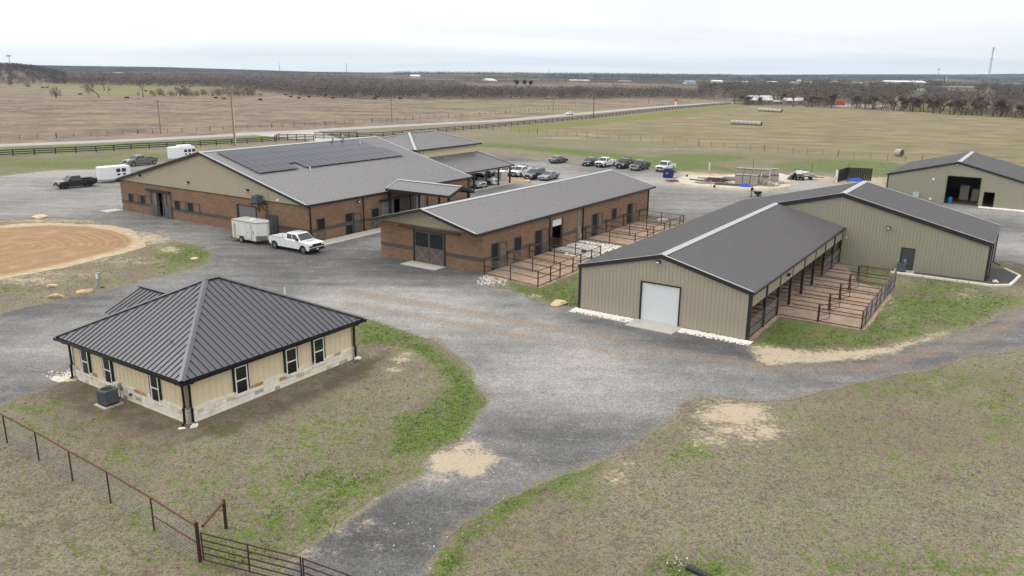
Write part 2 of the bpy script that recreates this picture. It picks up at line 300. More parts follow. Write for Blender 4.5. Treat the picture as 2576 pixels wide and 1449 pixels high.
# ------------------------------------------------------------------ sheets
def grid_quads(lo=0, hi=None):
    nt_, nr = GX.shape; hi = nr if hi is None else hi
    i, j = np.meshgrid(np.arange(nt_), np.arange(lo, hi-1), indexing='ij'); i2 = (i+1) % nt_
    return np.stack([i*nr+j, i*nr+j+1, i2*nr+j+1, i2*nr+j], -1).reshape(-1, 4)
def mesh_np(name, V, F, m, attrs, kind, smooth=True):
    me = bpy.data.meshes.new(name); me.from_pydata(V.tolist(), [], [list(map(int, f)) for f in F]); me.materials.append(m)
    for k, a in attrs.items():
        at = me.attributes.new(k, 'FLOAT', 'POINT'); at.data.foreach_set('value', np.asarray(a, np.float32))
    if smooth: me.polygons.foreach_set('use_smooth', [True]*len(me.polygons))
    o = bpy.data.objects.new(name, me); COL.objects.link(o); o['kind'] = kind; return o
def clip_sheet(name, field, z, m, attrs, kind='structure', rmax=420):
    nr = GX.shape[1]; hi = int(np.searchsorted(rr, rmax)); q = grid_quads(2, hi)
    f = field.ravel(); X = GX.ravel(); Y = GY.ravel(); q = q[(f[q] > 0).any(1)]
    A = {k: np.asarray(a).ravel() for k, a in attrs.items()}; A['edge'] = np.clip(f, -5, 5)
    full = (f[q] > 0).all(1); faces = [tuple(x) for x in q[full]]
    newv = []; cache = {}
    n0 = X.size
    def cut(a, b):
        k = (min(a, b), max(a, b))
        if k not in cache: cache[k] = n0+len(newv); t = f[a]/(f[a]-f[b]); newv.append((a, b, t))
        return cache[k]
    for qd in q[~full]:
        out_ = []
        for a, b in zip(qd, np.roll(qd, -1)):
            if f[a] > 0: out_.append(int(a))
            if (f[a] > 0) != (f[b] > 0): out_.append(cut(int(a), int(b)))
        if len(out_) >= 3: faces.append(tuple(out_))
    used = sorted({i for fc in faces for i in fc}); idx = {u: i for i, u in enumerate(used)}
    V = np.zeros((len(used), 3)); at = {k: np.zeros(len(used)) for k in A}
    for i, u in enumerate(used):
        if u < n0:
            V[i] = (X[u], Y[u], z)
            for k in A: at[k][i] = A[k][u]
        else:
            a, b, t = newv[u-n0]; V[i] = (X[a]+(X[b]-X[a])*t, Y[a]+(Y[b]-Y[a])*t, z)
            for k in A: at[k][i] = A[k][a]+(A[k][b]-A[k][a])*t
    return mesh_np(name, V, [[idx[i] for i in fc] for fc in faces], m, at, kind)
# colours of the ground stuffs, shared by several sheets
STRAW, DRY, DARKDRY, PALE = lin(142,131,114), lin(124,113,99), lin(84,74,62), lin(160,149,131)
GRN1, GRN2, GRN3 = lin(82,104,36), lin(102,130,36), lin(58,75,34)
SOIL, SAND, SAND2 = lin(102,88,77), lin(188,172,148), lin(182,160,128)
def lawn_nodes(t, gr, sa, so, far=None):
    n1 = t.noise(.35, 4, .6); n2 = t.noise(3.6, 4, .7); n3 = t.noise(13, 3, .75); n4 = t.noise(.06, 3, .5)
    vo = t.vor(13); sp = t.m('ADD', t.m('MULTIPLY_ADD', n3, .48, t.m('MULTIPLY', n2, .34)), t.m('MULTIPLY', vo, .18))
    n5 = t.noise(.9, 4, .65)
    dry = t.ramp(sp, [(.34, lin(94,85,74)), (.44, DRY), (.54, STRAW), (.66, PALE)])
    dry = t.mul(dry, t.m('ADD', t.m('MULTIPLY_ADD', n1, .9, .22), t.m('MULTIPLY', t.noise(.9, 5, .7), .62)))
    dry = t.mix(t.m('MULTIPLY', t.ss(n4, .45, .65), .5), dry, (*lin(116,100,87), 1)); dry = t.mix(t.m('MULTIPLY', t.ss(t.noise(.11, 4, .6), .50, .68), .28), dry, (*lin(118,114,88), 1))
    g = t.ramp(sp, [(.34, GRN3), (.5, GRN1), (.66, GRN2)]); g = t.mul(g, t.m('MULTIPLY_ADD', n1, .7, .68))
    gm = t.m('ADD', gr, t.m('ADD', t.m('MULTIPLY_ADD', n1, 1.5, -.75), t.m('ADD', t.m('MULTIPLY_ADD', n5, 2.0, -1.0), t.m('ADD', t.m('MULTIPLY_ADD', n2, 3.2, -1.6), t.m('MULTIPLY_ADD', vo, .5, -.25)))))
    c = t.mix(t.ss(t.m('ADD', t.m('MULTIPLY_ADD', n5, 2.2, -1.1), t.m('ADD', t.m('MULTIPLY_ADD', n2, 1.2, -.6), so)), .35, .95), dry, t.mul((*SOIL,), t.m('MULTIPLY_ADD', sp, 1.0, .5)))
    c = t.mix(t.m('MULTIPLY', t.ss(gm, .55, .85), .85), c, g)
    sm = t.m('ADD', sa, t.m('ADD', t.m('MULTIPLY_ADD', n5, 1.8, -.9), t.m('MULTIPLY_ADD', n2, 1.4, -.7)))
    c = t.mix(t.m('MULTIPLY', t.ss(sm, .32, .95), .95), c, t.mul(SAND, t.m('MULTIPLY_ADD', sp, .5, .72)))
    return c, sp, n1
def ground_material():
    t = NT('ground_grass')
    c, sp, n1 = lawn_nodes(t, t.attr('green'), t.attr('sand'), t.attr('soil'))
    st = t.map((.05, .075, 1), (0, 0, R(-28)))
    h1 = t.noise(1.6, 5, .62, vec=st); h2 = t.noise(1.1, 4, .65)
    hc = t.ramp(t.m('MULTIPLY_ADD', h1, .7, t.m('MULTIPLY', h2, .3)), [(.32, lin(110,98,80)), (.46, lin(126,114,90)), (.56, lin(138,126,99)), (.70, lin(164,150,119))])
    hg = t.ss(t.m('ADD', t.attr('green'), t.m('MULTIPLY_ADD', h2, .6, -.3)), .35, .8)
    hc = t.mix(t.m('MULTIPLY', hg, .8), hc, (*lin(112,118,62), 1))
    hc = t.mix(t.m('MULTIPLY', t.ss(t.noise(.022, 3), .48, .66), .35), hc, (*lin(112,108,78), 1))
    c = t.mix(t.attr('hay'), c, hc)
    pv = t.map((.015, .022, 1), (0, 0, R(25)))
    p1 = t.noise(2.4, 6, .7, vec=pv); p2 = t.noise(.22, 4, .7); p3 = t.noise(.004, 3, .55)
    pc = t.ramp(t.m('MULTIPLY_ADD', p1, .6, t.m('MULTIPLY', p2, .4)), [(.34, lin(88,76,70)), (.45, lin(113,99,89)), (.53, lin(136,121,104)), (.68, lin(156,141,119))])
    pc = t.mix(t.m('MULTIPLY', t.ss(p3, .5, .62), .5), pc, (*lin(134,130,92), 1))
    sxyz = t.n('ShaderNodeSeparateXYZ'); t.lk(t.obj(), sxyz.inputs[0])
    dist = t.m('SQRT', t.m('ADD', t.m('POWER', sxyz.outputs[0], 2.), t.m('POWER', sxyz.outputs[1], 2.)))
    wood = t.mix(t.ss(t.noise(.0022, 5, .6), .5, .62), (*lin(74,72,66), 1), (*lin(150,132,108), 1))
    pc = t.mix(t.ss(dist, 900, 1500), pc, wood)
    pc = t.mix(t.m('MULTIPLY', t.ss(t.attr('green'), .4, .9), .8), pc, (*lin(118,120,72), 1))
    c = t.mix(t.attr('past'), c, pc)
    t.bump(t.m('ADD', sp, t.noise(24, 2)), .06, .7)
    return t.fin(c, .95, spec=.15)
def gravel_material():
    t = NT('crushed_gravel')
    n0 = t.noise(.12, 4, .6); n1 = t.noise(.7, 4, .6); n2 = t.noise(5, 3, .7); n3 = t.noise(15, 2, .7)
    st = t.map((.05, .35, 1), (0, 0, R(18))); ns = t.noise(1.4, 4, .6, vec=st)
    tn = t.m('ADD', t.attr('tone'), t.m('ADD', t.m('MULTIPLY_ADD', n1, .5, -.25), t.m('MULTIPLY_ADD', ns, .7, -.35)))
    base = t.ramp(tn, [(.0, lin(76,75,74)), (.35, lin(103,102,101)), (.65, lin(132,130,127)), (.95, lin(159,155,150))])
    base = t.mix(t.m('MULTIPLY', t.ss(t.m('ADD', t.attr('brown'), t.m('MULTIPLY_ADD', ns, 1.2, -.6)), .3, .8), .55), base, (*lin(140,122,106), 1))
    sp = t.m('ADD', t.m('MULTIPLY', n2, .35), t.m('ADD', t.m('MULTIPLY', n3, .35), t.m('MULTIPLY', t.vor(13), .3)))
    k = t.ss(sp, .34, .66)
    base = t.mul(base, t.m('MULTIPLY_ADD', k, .5, .74))
    base = t.mix(t.m('MULTIPLY', t.ss(n3, .66, .74), .5), base, (*lin(214,208,200), 1))
    sm = t.m('ADD', t.attr('gsand'), t.m('ADD', t.m('MULTIPLY_ADD', n1, 2.2, -1.1), t.m('MULTIPLY_ADD', n2, 1.2, -.6)))
    base = t.mix(t.m('MULTIPLY', t.ss(sm, .30, .95), .92), base, t.mul(SAND, t.m('MULTIPLY_ADD', n2, .4, .75)))
    lc, _, _ = lawn_nodes(t, t.m('MULTIPLY', t.attr('green'), .8), t.attr('sand'), t.attr('soil'))
    e = t.m('ADD', t.m('MULTIPLY', t.attr('edge'), .9), t.m('ADD', t.m('MULTIPLY_ADD', n2, 1.4, -.7), t.m('MULTIPLY_ADD', n1, 1.2, -.6)))
    c = t.mix(t.ss(e, .05, .4), lc, base)
    t.bump(t.m('ADD', n2, n3), .05, .8)
    return t.fin(c, .92, spec=.2)
M_ground = ground_material(); M_gravel = gravel_material()
Vg = np.stack([GX.ravel(), GY.ravel(), (-np.maximum(0, GD-4300)*.0043).ravel()], -1)
cap_c = len(Vg); Vg = np.vstack([Vg, [[0, 0, 0]]])
Fg = grid_quads().tolist(); nr_ = GX.shape[1]
Fg += [(cap_c, i*nr_, ((i+1) % GX.shape[0])*nr_) for i in range(GX.shape[0])]
A_ = {k: np.append(a.ravel(), a.ravel()[0]) for k, a in dict(green=green, sand=sand, soil=soil, hay=hay, past=past).items()}
mesh_np('ground', Vg, Fg, M_ground, A_, 'structure')
clip_sheet('gravel_yard', gfield, .012, M_gravel, dict(green=green, sand=sand, soil=soil, tone=tone, brown=brown, gsand=gsand))
# arena
ar = pxpoly([(-330,640),(-150,592),(0,572),(125,566),(220,568.5),(290,580),(330,595),(342,608),(330,622),(290,634),(250.5,643),(125,672.6),(0,697.7),(-150,728),(-330,740)])
arc = G(-40, 628); asd = sdf(GX, GY, ar); afield = -asd + .5*fbm(GX, GY, .6, 5, 3)
def arena_material():
    t = NT('arena_footing'); d = t.attr('inner'); n = t.noise(.5, 4, .6); n2 = t.noise(4, 3, .7)
    ph = t.m('ADD', t.m('MULTIPLY', d, 7.5), t.m('MULTIPLY', n, 2.4)); w = t.m('MULTIPLY_ADD', t.m('SINE', ph), .5, .5)
    w2 = t.m('MULTIPLY_ADD', t.m('SINE', t.m('MULTIPLY', ph, .37)), .5, .5)
    v = t.m('ADD', t.m('MULTIPLY', w, .16), t.m('ADD', t.m('MULTIPLY', w2, .09), t.m('ADD', t.m('MULTIPLY', n2, .5), t.m('MULTIPLY', n, .35))))
    c = t.ramp(v, [(.2, lin(134,106,80)), (.5, lin(153,124,95)), (.85, lin(170,143,113))])
    c = t.mix(t.m('MULTIPLY', t.ss(n, .5, .75), .35), c, (*lin(192,164,130), 1))
    e = t.m('ADD', t.attr('edge'), t.m('MULTIPLY_ADD', n2, 1.2, -.6)); c = t.mix(t.ss(e, .0, .7), (*SAND2, 1), c)
    t.bump(t.m('ADD', w, n2), .06, .8); return t.fin(c, .95, spec=.1)
clip_sheet('arena_sand', afield, .03, arena_material(), dict(inner=-asd))
halo = -asd + 1.4 + 2.6*fbm(GX, GY, .25, 31, 3)
def sandy_material(name, c0, c1, cgrass=True):
    t = NT(name); n = t.noise(1.2, 4, .65); n2 = t.noise(7, 3, .7)
    c = t.ramp(t.m('ADD', t.m('MULTIPLY', n, .6), t.m('MULTIPLY', n2, .4)), [(.35, c0), (.62, c1)])
    t.bump(n2, .04, .7)
    return t.fin(c, .95, spec=.1)
M_sand = sandy_material('pale_sand', lin(160,142,116), lin(198,180,153))
clip_sheet('arena_border', np.where(GX < 5, halo, -1), .02, M_sand, {})
M_paddock = sandy_material('paddock_dirt', lin(136,116,100), lin(176,154,134))
pens = [[tuple(FC.w(*p)[:2]) for p in [(-.3,-.02),(12.2,-.02),(11.2,-6.9),(-1.1,-7.0)]], [tuple(FC.w(*p)[:2]) for p in [(19.5,-.02),(34.2,-.02),(33.8,-6.7),(19.2,-6.9)]],
        [tuple(FD.w(*p)[:2]) for p in [(.1,-.35),(7.2,-.3),(7.2,-6.6),(19.5,-6.6),(22.5,-3.2),(29.8,-.4),(29.8,13),(.1,13)]]]
pf = np.maximum.reduce([-sdf(GX, GY, p) for p in pens]) + .35*fbm(GX, GY, .8, 41, 3)
clip_sheet('paddock_soil', pf, .024, M_paddock, {}, rmax=160)
yard = pxpoly([(1735,440),(1800,443),(1870,436),(1960,436),(1990,444),(1990,462),(1960,473),(1900,478),(1760,468),(1690,458),(1700,452)])
clip_sheet('sand_pad', -sdf(GX, GY, yard) + 2.4*fbm(GX, GY, .2, 51, 4), .028, sandy_material('chalky_sand', lin(180,168,152), lin(206,196,181)), {}, rmax=260)
# road
def ribbon(name, pts, w, z, m, kind='structure'):
    mb = MB(); L = []
    for i, p in enumerate(pts):
        d = (pts[min(i+1, len(pts)-1)] - pts[max(i-1, 0)]).normalized(); n = Vector((-d.y, d.x, 0))
        ww = w[i] if isinstance(w, list) else w
        L += [(p.x-n.x*ww/2, p.y-n.y*ww/2, z), (p.x+n.x*ww/2, p.y+n.y*ww/2, z)]
    mb.add(L, [(2*i, 2*i+2, 2*i+3, 2*i+1) for i in range(len(pts)-1)])
    o = mb.build(name, m); o['kind'] = kind; return o
def smooth_pts(P, n=6):
    o = []
    for i in range(len(P)-1):
        p0, p1, p2, p3 = P[max(i-1, 0)], P[i], P[i+1], P[min(i+2, len(P)-1)]
        for k in range(n):
            t = k/n; o.append(.5*((2*p1) + (p2-p0)*t + (2*p0-5*p1+4*p2-p3)*t*t + (3*p1-p0-3*p2+p3)*t**3))
    return o + [P[-1]]
M_road = mat('chip_seal_road', lin(164,161,157), .9, var=.14, vs=.5, spec=.2, dirt=lin(160,154,150))
road_s = smooth_pts(road_c, 5)
ribbon('road_shoulder', road_s, 9.2, .022, mat('roadside_gravel', lin(140,132,118), .95, var=.3, vs=.8))
ribbon('road', road_s, 6.9, .034, M_road)
ribbon('driveway', smooth_pts([G(*p) for p in [(690,331),(735,338),(790,347),(850,356),(930,364),(1020,372)]], 5), [26 - 17*min(1, i/12) for i in range(26)], .028, mat('driveway_gravel', lin(178,172,164), .95, var=.2, vs=.6))
# ------------------------------------------------------------------ building materials
def panel_metal(name, col, rough, metal, var=.05, spec=.5):
    t = NT(name); n = t.noise(.35, 4, .6); n2 = t.noise(2.5, 3)
    t.bump(t.noise(1.3, 3), .006, .6)
    return t.fin(t.mul(col, t.m('ADD', t.m('MULTIPLY_ADD', n, 2*var, 1-2*var), t.m('MULTIPLY', n2, 2*var))), t.m('MULTIPLY_ADD', n, .16, rough-.08), metal, spec)
M_roof = panel_metal('slate_roof_metal', (.175, .165, .165), .29, .0, .05, 1.0)
M_roof2 = panel_metal('charcoal_barn_roof', (.108, .101, .103), .36, .0, .05, .7)
M_roofdk = panel_metal('charcoal_roof_metal', (.115, .115, .124), .36, .7)
M_ridge = panel_metal('ridge_cap_metal', (.46, .47, .50), .33, .8)
M_trim = panel_metal('dark_bronze_trim', (.022, .020, .020), .42, .1)
M_gutter = panel_metal('black_gutter', (.009, .009, .010), .3, .1)
M_tan = panel_metal('tan_wall_metal', lin(172,163,144), .5, .0)
M_taupe = panel_metal('taupe_wall_metal', lin(163,155,138), .5, .0)
M_sage = panel_metal('sage_wall_metal', lin(154,151,133), .5, .0)
M_board = mat('tan_board_siding', lin(218,203,172), .7, var=.05, vs=1.2)
M_shut = mat('gray_door_paint', lin(84,84,84), .55, var=.08)
M_dkdoor = mat('dark_gray_door', lin(66,70,72), .45, var=.06)
M_cross = mat('brown_cross_brace', lin(140,102,78), .7)
M_black = mat('black_and_interior_shade', (.006, .006, .006), .9, var=0)  # plain black, also puts the shade of door gaps and interiors into the colour
M_inside = mat('interior_wall_panel', (.20, .19, .17), .8)
M_white = mat('white_paint', (.78, .79, .80), .4, var=.04)
M_rolldoor = panel_metal('white_rolling_door', (.70, .74, .76), .4, 0, .02)
M_conc = mat('concrete', lin(186,182,172), .9, var=.12, vs=1.4, bump=.004, dirt=lin(160,150,136))
M_gray = mat('gray_utility_metal', lin(150,154,156), .45, metal=.2, var=.06)
M_acgray = mat('condenser_gray', lin(92,97,102), .5, metal=.1, var=.08)
M_grille = mat('condenser_louver', lin(52,55,58), .5, var=.1)
M_rust = mat('rusty_pipe', lin(66,40,34), .75, metal=.2, var=.45, vs=6)
M_rust2 = mat('weathered_rail', lin(98,60,46), .8, metal=.1, var=.4, vs=5)
M_glass = NT('window_glass').fin((.012, .016, .014), .06, 0, .6)
M_screen = mat('dark_screen', (.012, .013, .013), .5, var=0, spec=.3)
M_wire = mat('galvanised_mesh_wire', (.30, .31, .32), .45, metal=.6, var=0)
def cmu_material():
    t = NT('split_face_block'); sx = t.n('ShaderNodeSeparateXYZ'); t.lk(t.obj(), sx.inputs[0])
    cb = t.n('ShaderNodeCombineXYZ'); t.lk(t.m('ADD', sx.outputs[0], sx.outputs[1]), cb.inputs[0]); t.lk(sx.outputs[2], cb.inputs[1])
    b = t.n('ShaderNodeTexBrick'); b.inputs['Scale'].default_value = 1; b.inputs['Brick Width'].default_value = .406; b.inputs['Row Height'].default_value = .203; b.inputs['Mortar Size'].default_value = .007; b.inputs['Bias'].default_value = 0
    b.inputs['Color1'].default_value = (*lin(131,105,86), 1); b.inputs['Color2'].default_value = (*lin(144,117,97), 1); b.inputs['Mortar'].default_value = (*lin(116,96,80), 1); t.lk(cb.outputs[0], b.inputs['Vector'])
    n = t.noise(9, 4, .7); n2 = t.noise(.5, 3); n3 = t.noise(3.0, 3, .7)
    c = t.mul(b.outputs[0], t.m('ADD', t.m('MULTIPLY_ADD', n, .55, .50), t.m('MULTIPLY', n2, .40)))
    c = t.mix(t.m('MULTIPLY', t.ss(n3, .62, .72), .35), c, (*lin(190,156,124), 1))
    t.bump(t.m('ADD', n, t.m('MULTIPLY', b.outputs[1], -.8)), .03, .8); return t.fin(c, .92, spec=.15)
def stone_material():
    t = NT('limestone_veneer'); sx = t.n('ShaderNodeSeparateXYZ'); t.lk(t.obj(), sx.inputs[0])
    cb = t.n('ShaderNodeCombineXYZ'); t.lk(t.m('ADD', sx.outputs[0], sx.outputs[1]), cb.inputs[0]); t.lk(sx.outputs[2], cb.inputs[1])
    b = t.n('ShaderNodeTexBrick'); b.offset_frequency = 2; b.inputs['Scale'].default_value = 1; b.inputs['Brick Width'].default_value = .62; b.inputs['Row Height'].default_value = .225; b.inputs['Mortar Size'].default_value = .012; b.squash = .6; b.squash_frequency = 2
    b.inputs['Color1'].default_value = (0, 0, 0, 1); b.inputs['Color2'].default_value = (1, 1, 1, 1); b.inputs['Mortar'].default_value = (.5, .5, .5, 1); t.lk(cb.outputs[0], b.inputs['Vector'])
    k = t.n('ShaderNodeSeparateColor'); t.lk(b.outputs[0], k.inputs[0])
    c = t.ramp(k.outputs[0], [(.0, lin(240,234,220)), (.35, lin(230,224,210)), (.72, lin(242,236,222)), (.86, lin(216,198,160)), (.94, lin(172,168,162)), (.985, lin(184,128,70))])
    n = t.noise(4, 4, .65); c = t.mul(c, t.m('MULTIPLY_ADD', n, .4, .82))
    c = t.mix(t.m('MULTIPLY', t.ss(t.noise(1.1, 3), .56, .7), .4), c, (*lin(196,172,128), 1))
    c = t.mix(t.m('MULTIPLY', b.outputs[1], .5), c, (*lin(190,182,166), 1))
    t.bump(t.m('ADD', n, t.m('MULTIPLY', b.outputs[1], -.8)), .025, .8); return t.fin(c, .9, spec=.15)
M_cmu = cmu_material(); M_stone = stone_material()
M_band = mat('smooth_band_course', lin(82,76,72), .85, var=.12, vs=3)
# ------------------------------------------------------------------ building pieces
def ribbed(mb, poly, sp, w, h, th=.06, ribs=True, off=.5):
    """roof or wall panel: convex planar polygon whose first edge is the eave, ribs run away from it"""
    P = [Vector(p) for p in poly]; e = (P[1]-P[0]); L = e.length; e.normalize()
    n = Vector((0, 0, 0))
    for i in range(1, len(P)-1): n += (P[i]-P[0]).cross(P[i+1]-P[0])
    n.normalize()
    if n.z < 0: n = -n
    d = n.cross(e)
    if d.dot(P[2]-P[0]) < 0: d = -d
    mb.prism(P, -n*th)
    if not ribs: return
    uv = [((p-P[0]).dot(e), (p-P[0]).dot(d)) for p in P]
    u0 = min(a for a, _ in uv); u1 = max(a for a, _ in uv); u = u0 + sp*off
    while u < u1 - .02:
        vs = []
        for i in range(len(uv)):
            (a, b), (c, f) = uv[i], uv[(i+1) % len(uv)]
            if (a-u)*(c-u) < 0: vs.append(b + (f-b)*(u-a)/(c-a))
        if len(vs) >= 2:
            v0, v1 = min(vs)+.02, max(vs)-.02
            if v1-v0 > .1:
                q = lambda du, v, z: P[0] + e*(u+du) + d*v + n*z
                mb.hexa([q(-w/2, v0, -.01), q(w/2, v0, -.01), q(w/2, v1, -.01), q(-w/2, v1, -.01), q(-w/3.4, v0, h), q(w/3.4, v0, h), q(w/3.4, v1, h), q(-w/3.4, v1, h)])
        u += sp
def wall2d(mb, f3, s0, s1, zb, top, holes=(), th=.2, rib=None):
    def tz(s):
        for (a, za), (b, zb_) in zip(top, top[1:]):
            if a-1e-6 <= s <= b+1e-6: return za + (zb_-za)*(s-a)/max(b-a, 1e-9)
        return top[-1][1]
    cuts = sorted({s0, s1, *[h[0] for h in holes], *[h[1] for h in holes], *[a for a, _ in top if s0 < a < s1]})
    def segs(m):
        z = [(zb, None)]; hs = sorted([(h[2], h[3]) for h in holes if h[0] < m < h[1]]); o = []; cur = zb
        for a, b in hs:
            if a > cur+1e-4: o.append((cur, a))
            cur = b
        o.append((cur, None)); return o
    for a, b in zip(cuts, cuts[1:]):
        for lo, hi in segs((a+b)/2):
            ha, hb = (tz(a), tz(b)) if hi is None else (hi, hi)
            q = [f3(a, lo, 0), f3(b, lo, 0), f3(b, hb, 0), f3(a, ha, 0)]
            mb.prism(q, Vector(f3(0, 0, th)) - Vector(f3(0, 0, 0)))
    if rib:
        sp, w, h = rib; s = s0 + sp/2
        while s < s1:
            for lo, hi in segs(s):
                z1 = tz(s)-.02 if hi is None else hi
                if z1-lo > .08:
                    mb.hexa([f3(s-w/2, lo, .01), f3(s+w/2, lo, .01), f3(s+w/2, z1, .01), f3(s-w/2, z1, .01), f3(s-w/3.4, lo, -h), f3(s+w/3.4, lo, -h), f3(s+w/3.4, z1, -h), f3(s-w/3.4, z1, -h)])
            s += sp
def pbox(mb, f3, a, b, lo, hi, d0, d1):
    """box on a wall, d0 / d1 measured into the wall"""
    c = [f3(a, lo, d0), f3(b, lo, d0), f3(b, lo, d1), f3(a, lo, d1), f3(a, hi, d0), f3(b, hi, d0), f3(b, hi, d1), f3(a, hi, d1)]
    mb.hexa(c); return mb
fx0 = lambda s, z, d: Vector((d, s, z))        # wall in the plane x = 0, seen from -x
fy0 = lambda s, z, d: Vector((s, d, z))        # wall in the plane y = 0, seen from -y
def fxl(L): return lambda s, z, d: Vector((L-d, s, z))
def fyl(Wd): return lambda s, z, d: Vector((s, Wd-d, z))
def part(name, m, parent, f3, boxes, label=None):
    if name in ('band_course', 'base_trim') and len(boxes) > 1:
        for b in boxes: o = part(name, m, parent, f3, [b])
        return o
    mb = MB()
    for b in boxes: pbox(mb, f3, *b)
    o = mb.build(name, m, parent)
    if label: o['label'] = label
    return o
def dutch_door(parent, f3, a, b, h, name='stall_door', open_top=True):
    d = part(name, M_shut, parent, f3, [(a, b, .05, 1.15, -.05, -.012), (a, a+.09, 1.15, h, -.07, -.012), (b-.09, b, 1.15, h, -.07, -.012), (a+.09, b-.09, h-.09, h, -.07, -.012), (a+.09, b-.09, 1.15, 1.25, -.07, -.012)])
    part('opening', M_screen, d, f3, [(a+.09, b-.09, 1.25, h-.09, -.03, -.012)])
    mb = MB()
    for (x0, x1) in ((a+.08, b-.08), (b-.08, a+.08)): mb.beam(f3(x0, .12, -.06), f3(x1, 1.08, -.06 if x0 < x1 else -.065), .09, .016, up=f3(0, 0, -1)-f3(0, 0, 0))
    mb.build('cross_brace', M_cross, d)
    return d
def slide_door_open(parent, f3, a, m_, b, h):
    """black panel from a to m_ painted as the shade of an open door, the half glazed leaf slid over to b"""
    part('doorway_shade', M_black, parent, f3, [(a, m_, .03, h, -.008, .0)])  # wall is solid here, the shade of the gap is put into black colour
    part('door_frame', M_shut, parent, f3, [(a-.08, a, .03, h+.06, -.05, -.004), (m_-.24, m_-.12, .03, h-.06, -.045, -.012), (a, m_, h, h+.08, -.05, -.004), (a, m_-.24, 1.15, 1.24, -.04, -.012)])
    d = part('sliding_door', M_shut, parent, f3, [(m_, b, .08, 1.16, -.09, -.05), (m_, m_+.07, 1.16, h-.03, -.09, -.05), (b-.07, b, 1.16, h-.03, -.09, -.05), (m_+.07, b-.07, h-.1, h-.03, -.09, -.05)])
    part('grille', M_gray, d, f3, [(m_+.07+(b-m_-.14)*k/6-.006, m_+.07+(b-m_-.14)*k/6+.006, 1.16, h-.1, -.076, -.064) for k in range(1, 6)])
    part('rail', M_shut, d, f3, [(m_+.01, b-.01, .58, .66, -.1, -.09)])
def shutter_window(parent, f3, a, m_, b, lo, hi):
    w = part('window', M_shut, parent, f3, [(a, a+.07, lo, hi, -.06, -.006), (m_-.05, m_+.02, lo, hi, -.06, -.006), (a+.07, m_-.05, lo, lo+.07, -.06, -.006), (a+.07, m_-.05, hi-.07, hi, -.06, -.006)])
    part('pane', M_screen, w, f3, [(a+.07, m_-.05, lo+.07, hi-.07, -.02, -.006)])
    part('shutter', M_shut, w, f3, [(m_+.02, b, lo-.02, lo+.05, -.09, -.03), (m_+.02, b, hi-.05, hi+.02, -.09, -.03), (b-.06, b, lo+.05, hi-.05, -.09, -.03)])
def wall_light(parent, f3, s, z, m=None, out=.3, name='wall_light'):
    mb = MB(); pbox(mb, f3, s-.07, s+.07, z-.07, z+.07, -.06, -.002); pbox(mb, f3, s-.18, s+.18, z-.02, z+.16, -out, -.06)
    o = mb.build(name, m or M_trim, parent)
    part('lens', M_white, o, f3, [(s-.13, s+.13, z+.0, z+.1, -out-.02, -out)]); return o
def downspout(parent, f3, s, z1, m=None, w=.11, name='downspout', kick=False):
    mb = MB(); pbox(mb, f3, s-w/2, s+w/2, .12, z1, -.03-w, -.03); mb.beam(f3(s, .16, -.03-w/2), f3(s, .05, -.32), w*.9, w*.8); return mb.build(name, m or M_trim, parent)
def condenser(label, loc, rz, pad=True, s=1.0, name='air_conditioner'):
    t = thing(name, label, 'air conditioner', loc, rz); z = 0
    if pad: MB().box(-.55*s, .55*s, -.55*s, .55*s, 0, .08).build('pad', M_conc, t); z = .08
    b = MB(); b.box(-.40*s, .40*s, -.40*s, .40*s, z+.02, z+.10*s); b.cm = 1; b.box(-.40*s, .40*s, -.40*s, .40*s, z+.10*s, z+.78*s)
    for k in range(11):
        for sx in (-1, 1):
            b.box(sx*.40*s-.012, sx*.40*s+.012, -.33*s+k*.066*s-.012, -.33*s+k*.066*s+.012, z+.14*s, z+.74*s); b.box(-.33*s+k*.066*s-.012, -.33*s+k*.066*s+.012, sx*.40*s-.012, sx*.40*s+.012, z+.14*s, z+.74*s)
    b.build('cabinet', [M_black, M_acgray], t)
    tp = MB(); r0, r1 = .30*s, .42*s; zt = z+.78*s; n = 24
    q = lambda a, r: (r*math.cos(a), r*math.sin(a))
    def sq(a): c, sn = math.cos(a), math.sin(a); k = r1/max(abs(c), abs(sn)); return (c*k, sn*k)
    V = []; F = []
    for i in range(n):
        a = 2*math.pi*i/n; x, y = q(a, r0); X, Y = sq(a); V += [(x, y, zt), (X, Y, zt), (X, Y, zt+.09*s), (x, y, zt+.09*s)]
    for i in range(n):
        j = (i+1) % n; F += [(4*i+a, 4*i+(a+1) % 4, 4*j+(a+1) % 4, 4*j+a) for a in range(4)]
    tp.add(V, F); tp.build('top_cover', M_acgray, t)
    f = MB()
    for r in (.08, .15, .22, .29):
        for i in range(20): f.tube((r*s*math.cos(i*.314), r*s*math.sin(i*.314), zt+.06*s), (r*s*math.cos(i*.314+.314), r*s*math.sin(i*.314+.314), zt+.06*s), .006, n=4)
    f.cyl((0, 0, zt), (0, 0, 1), .07*s, .06*s)
    for i in range(4): f.beam((0, 0, zt-.05), (.27*s*math.cos(i*1.57+.4), .27*s*math.sin(i*1.57+.4), zt-.05), .12*s, .01)
    f.build('fan_guard', M_grille, t); return t
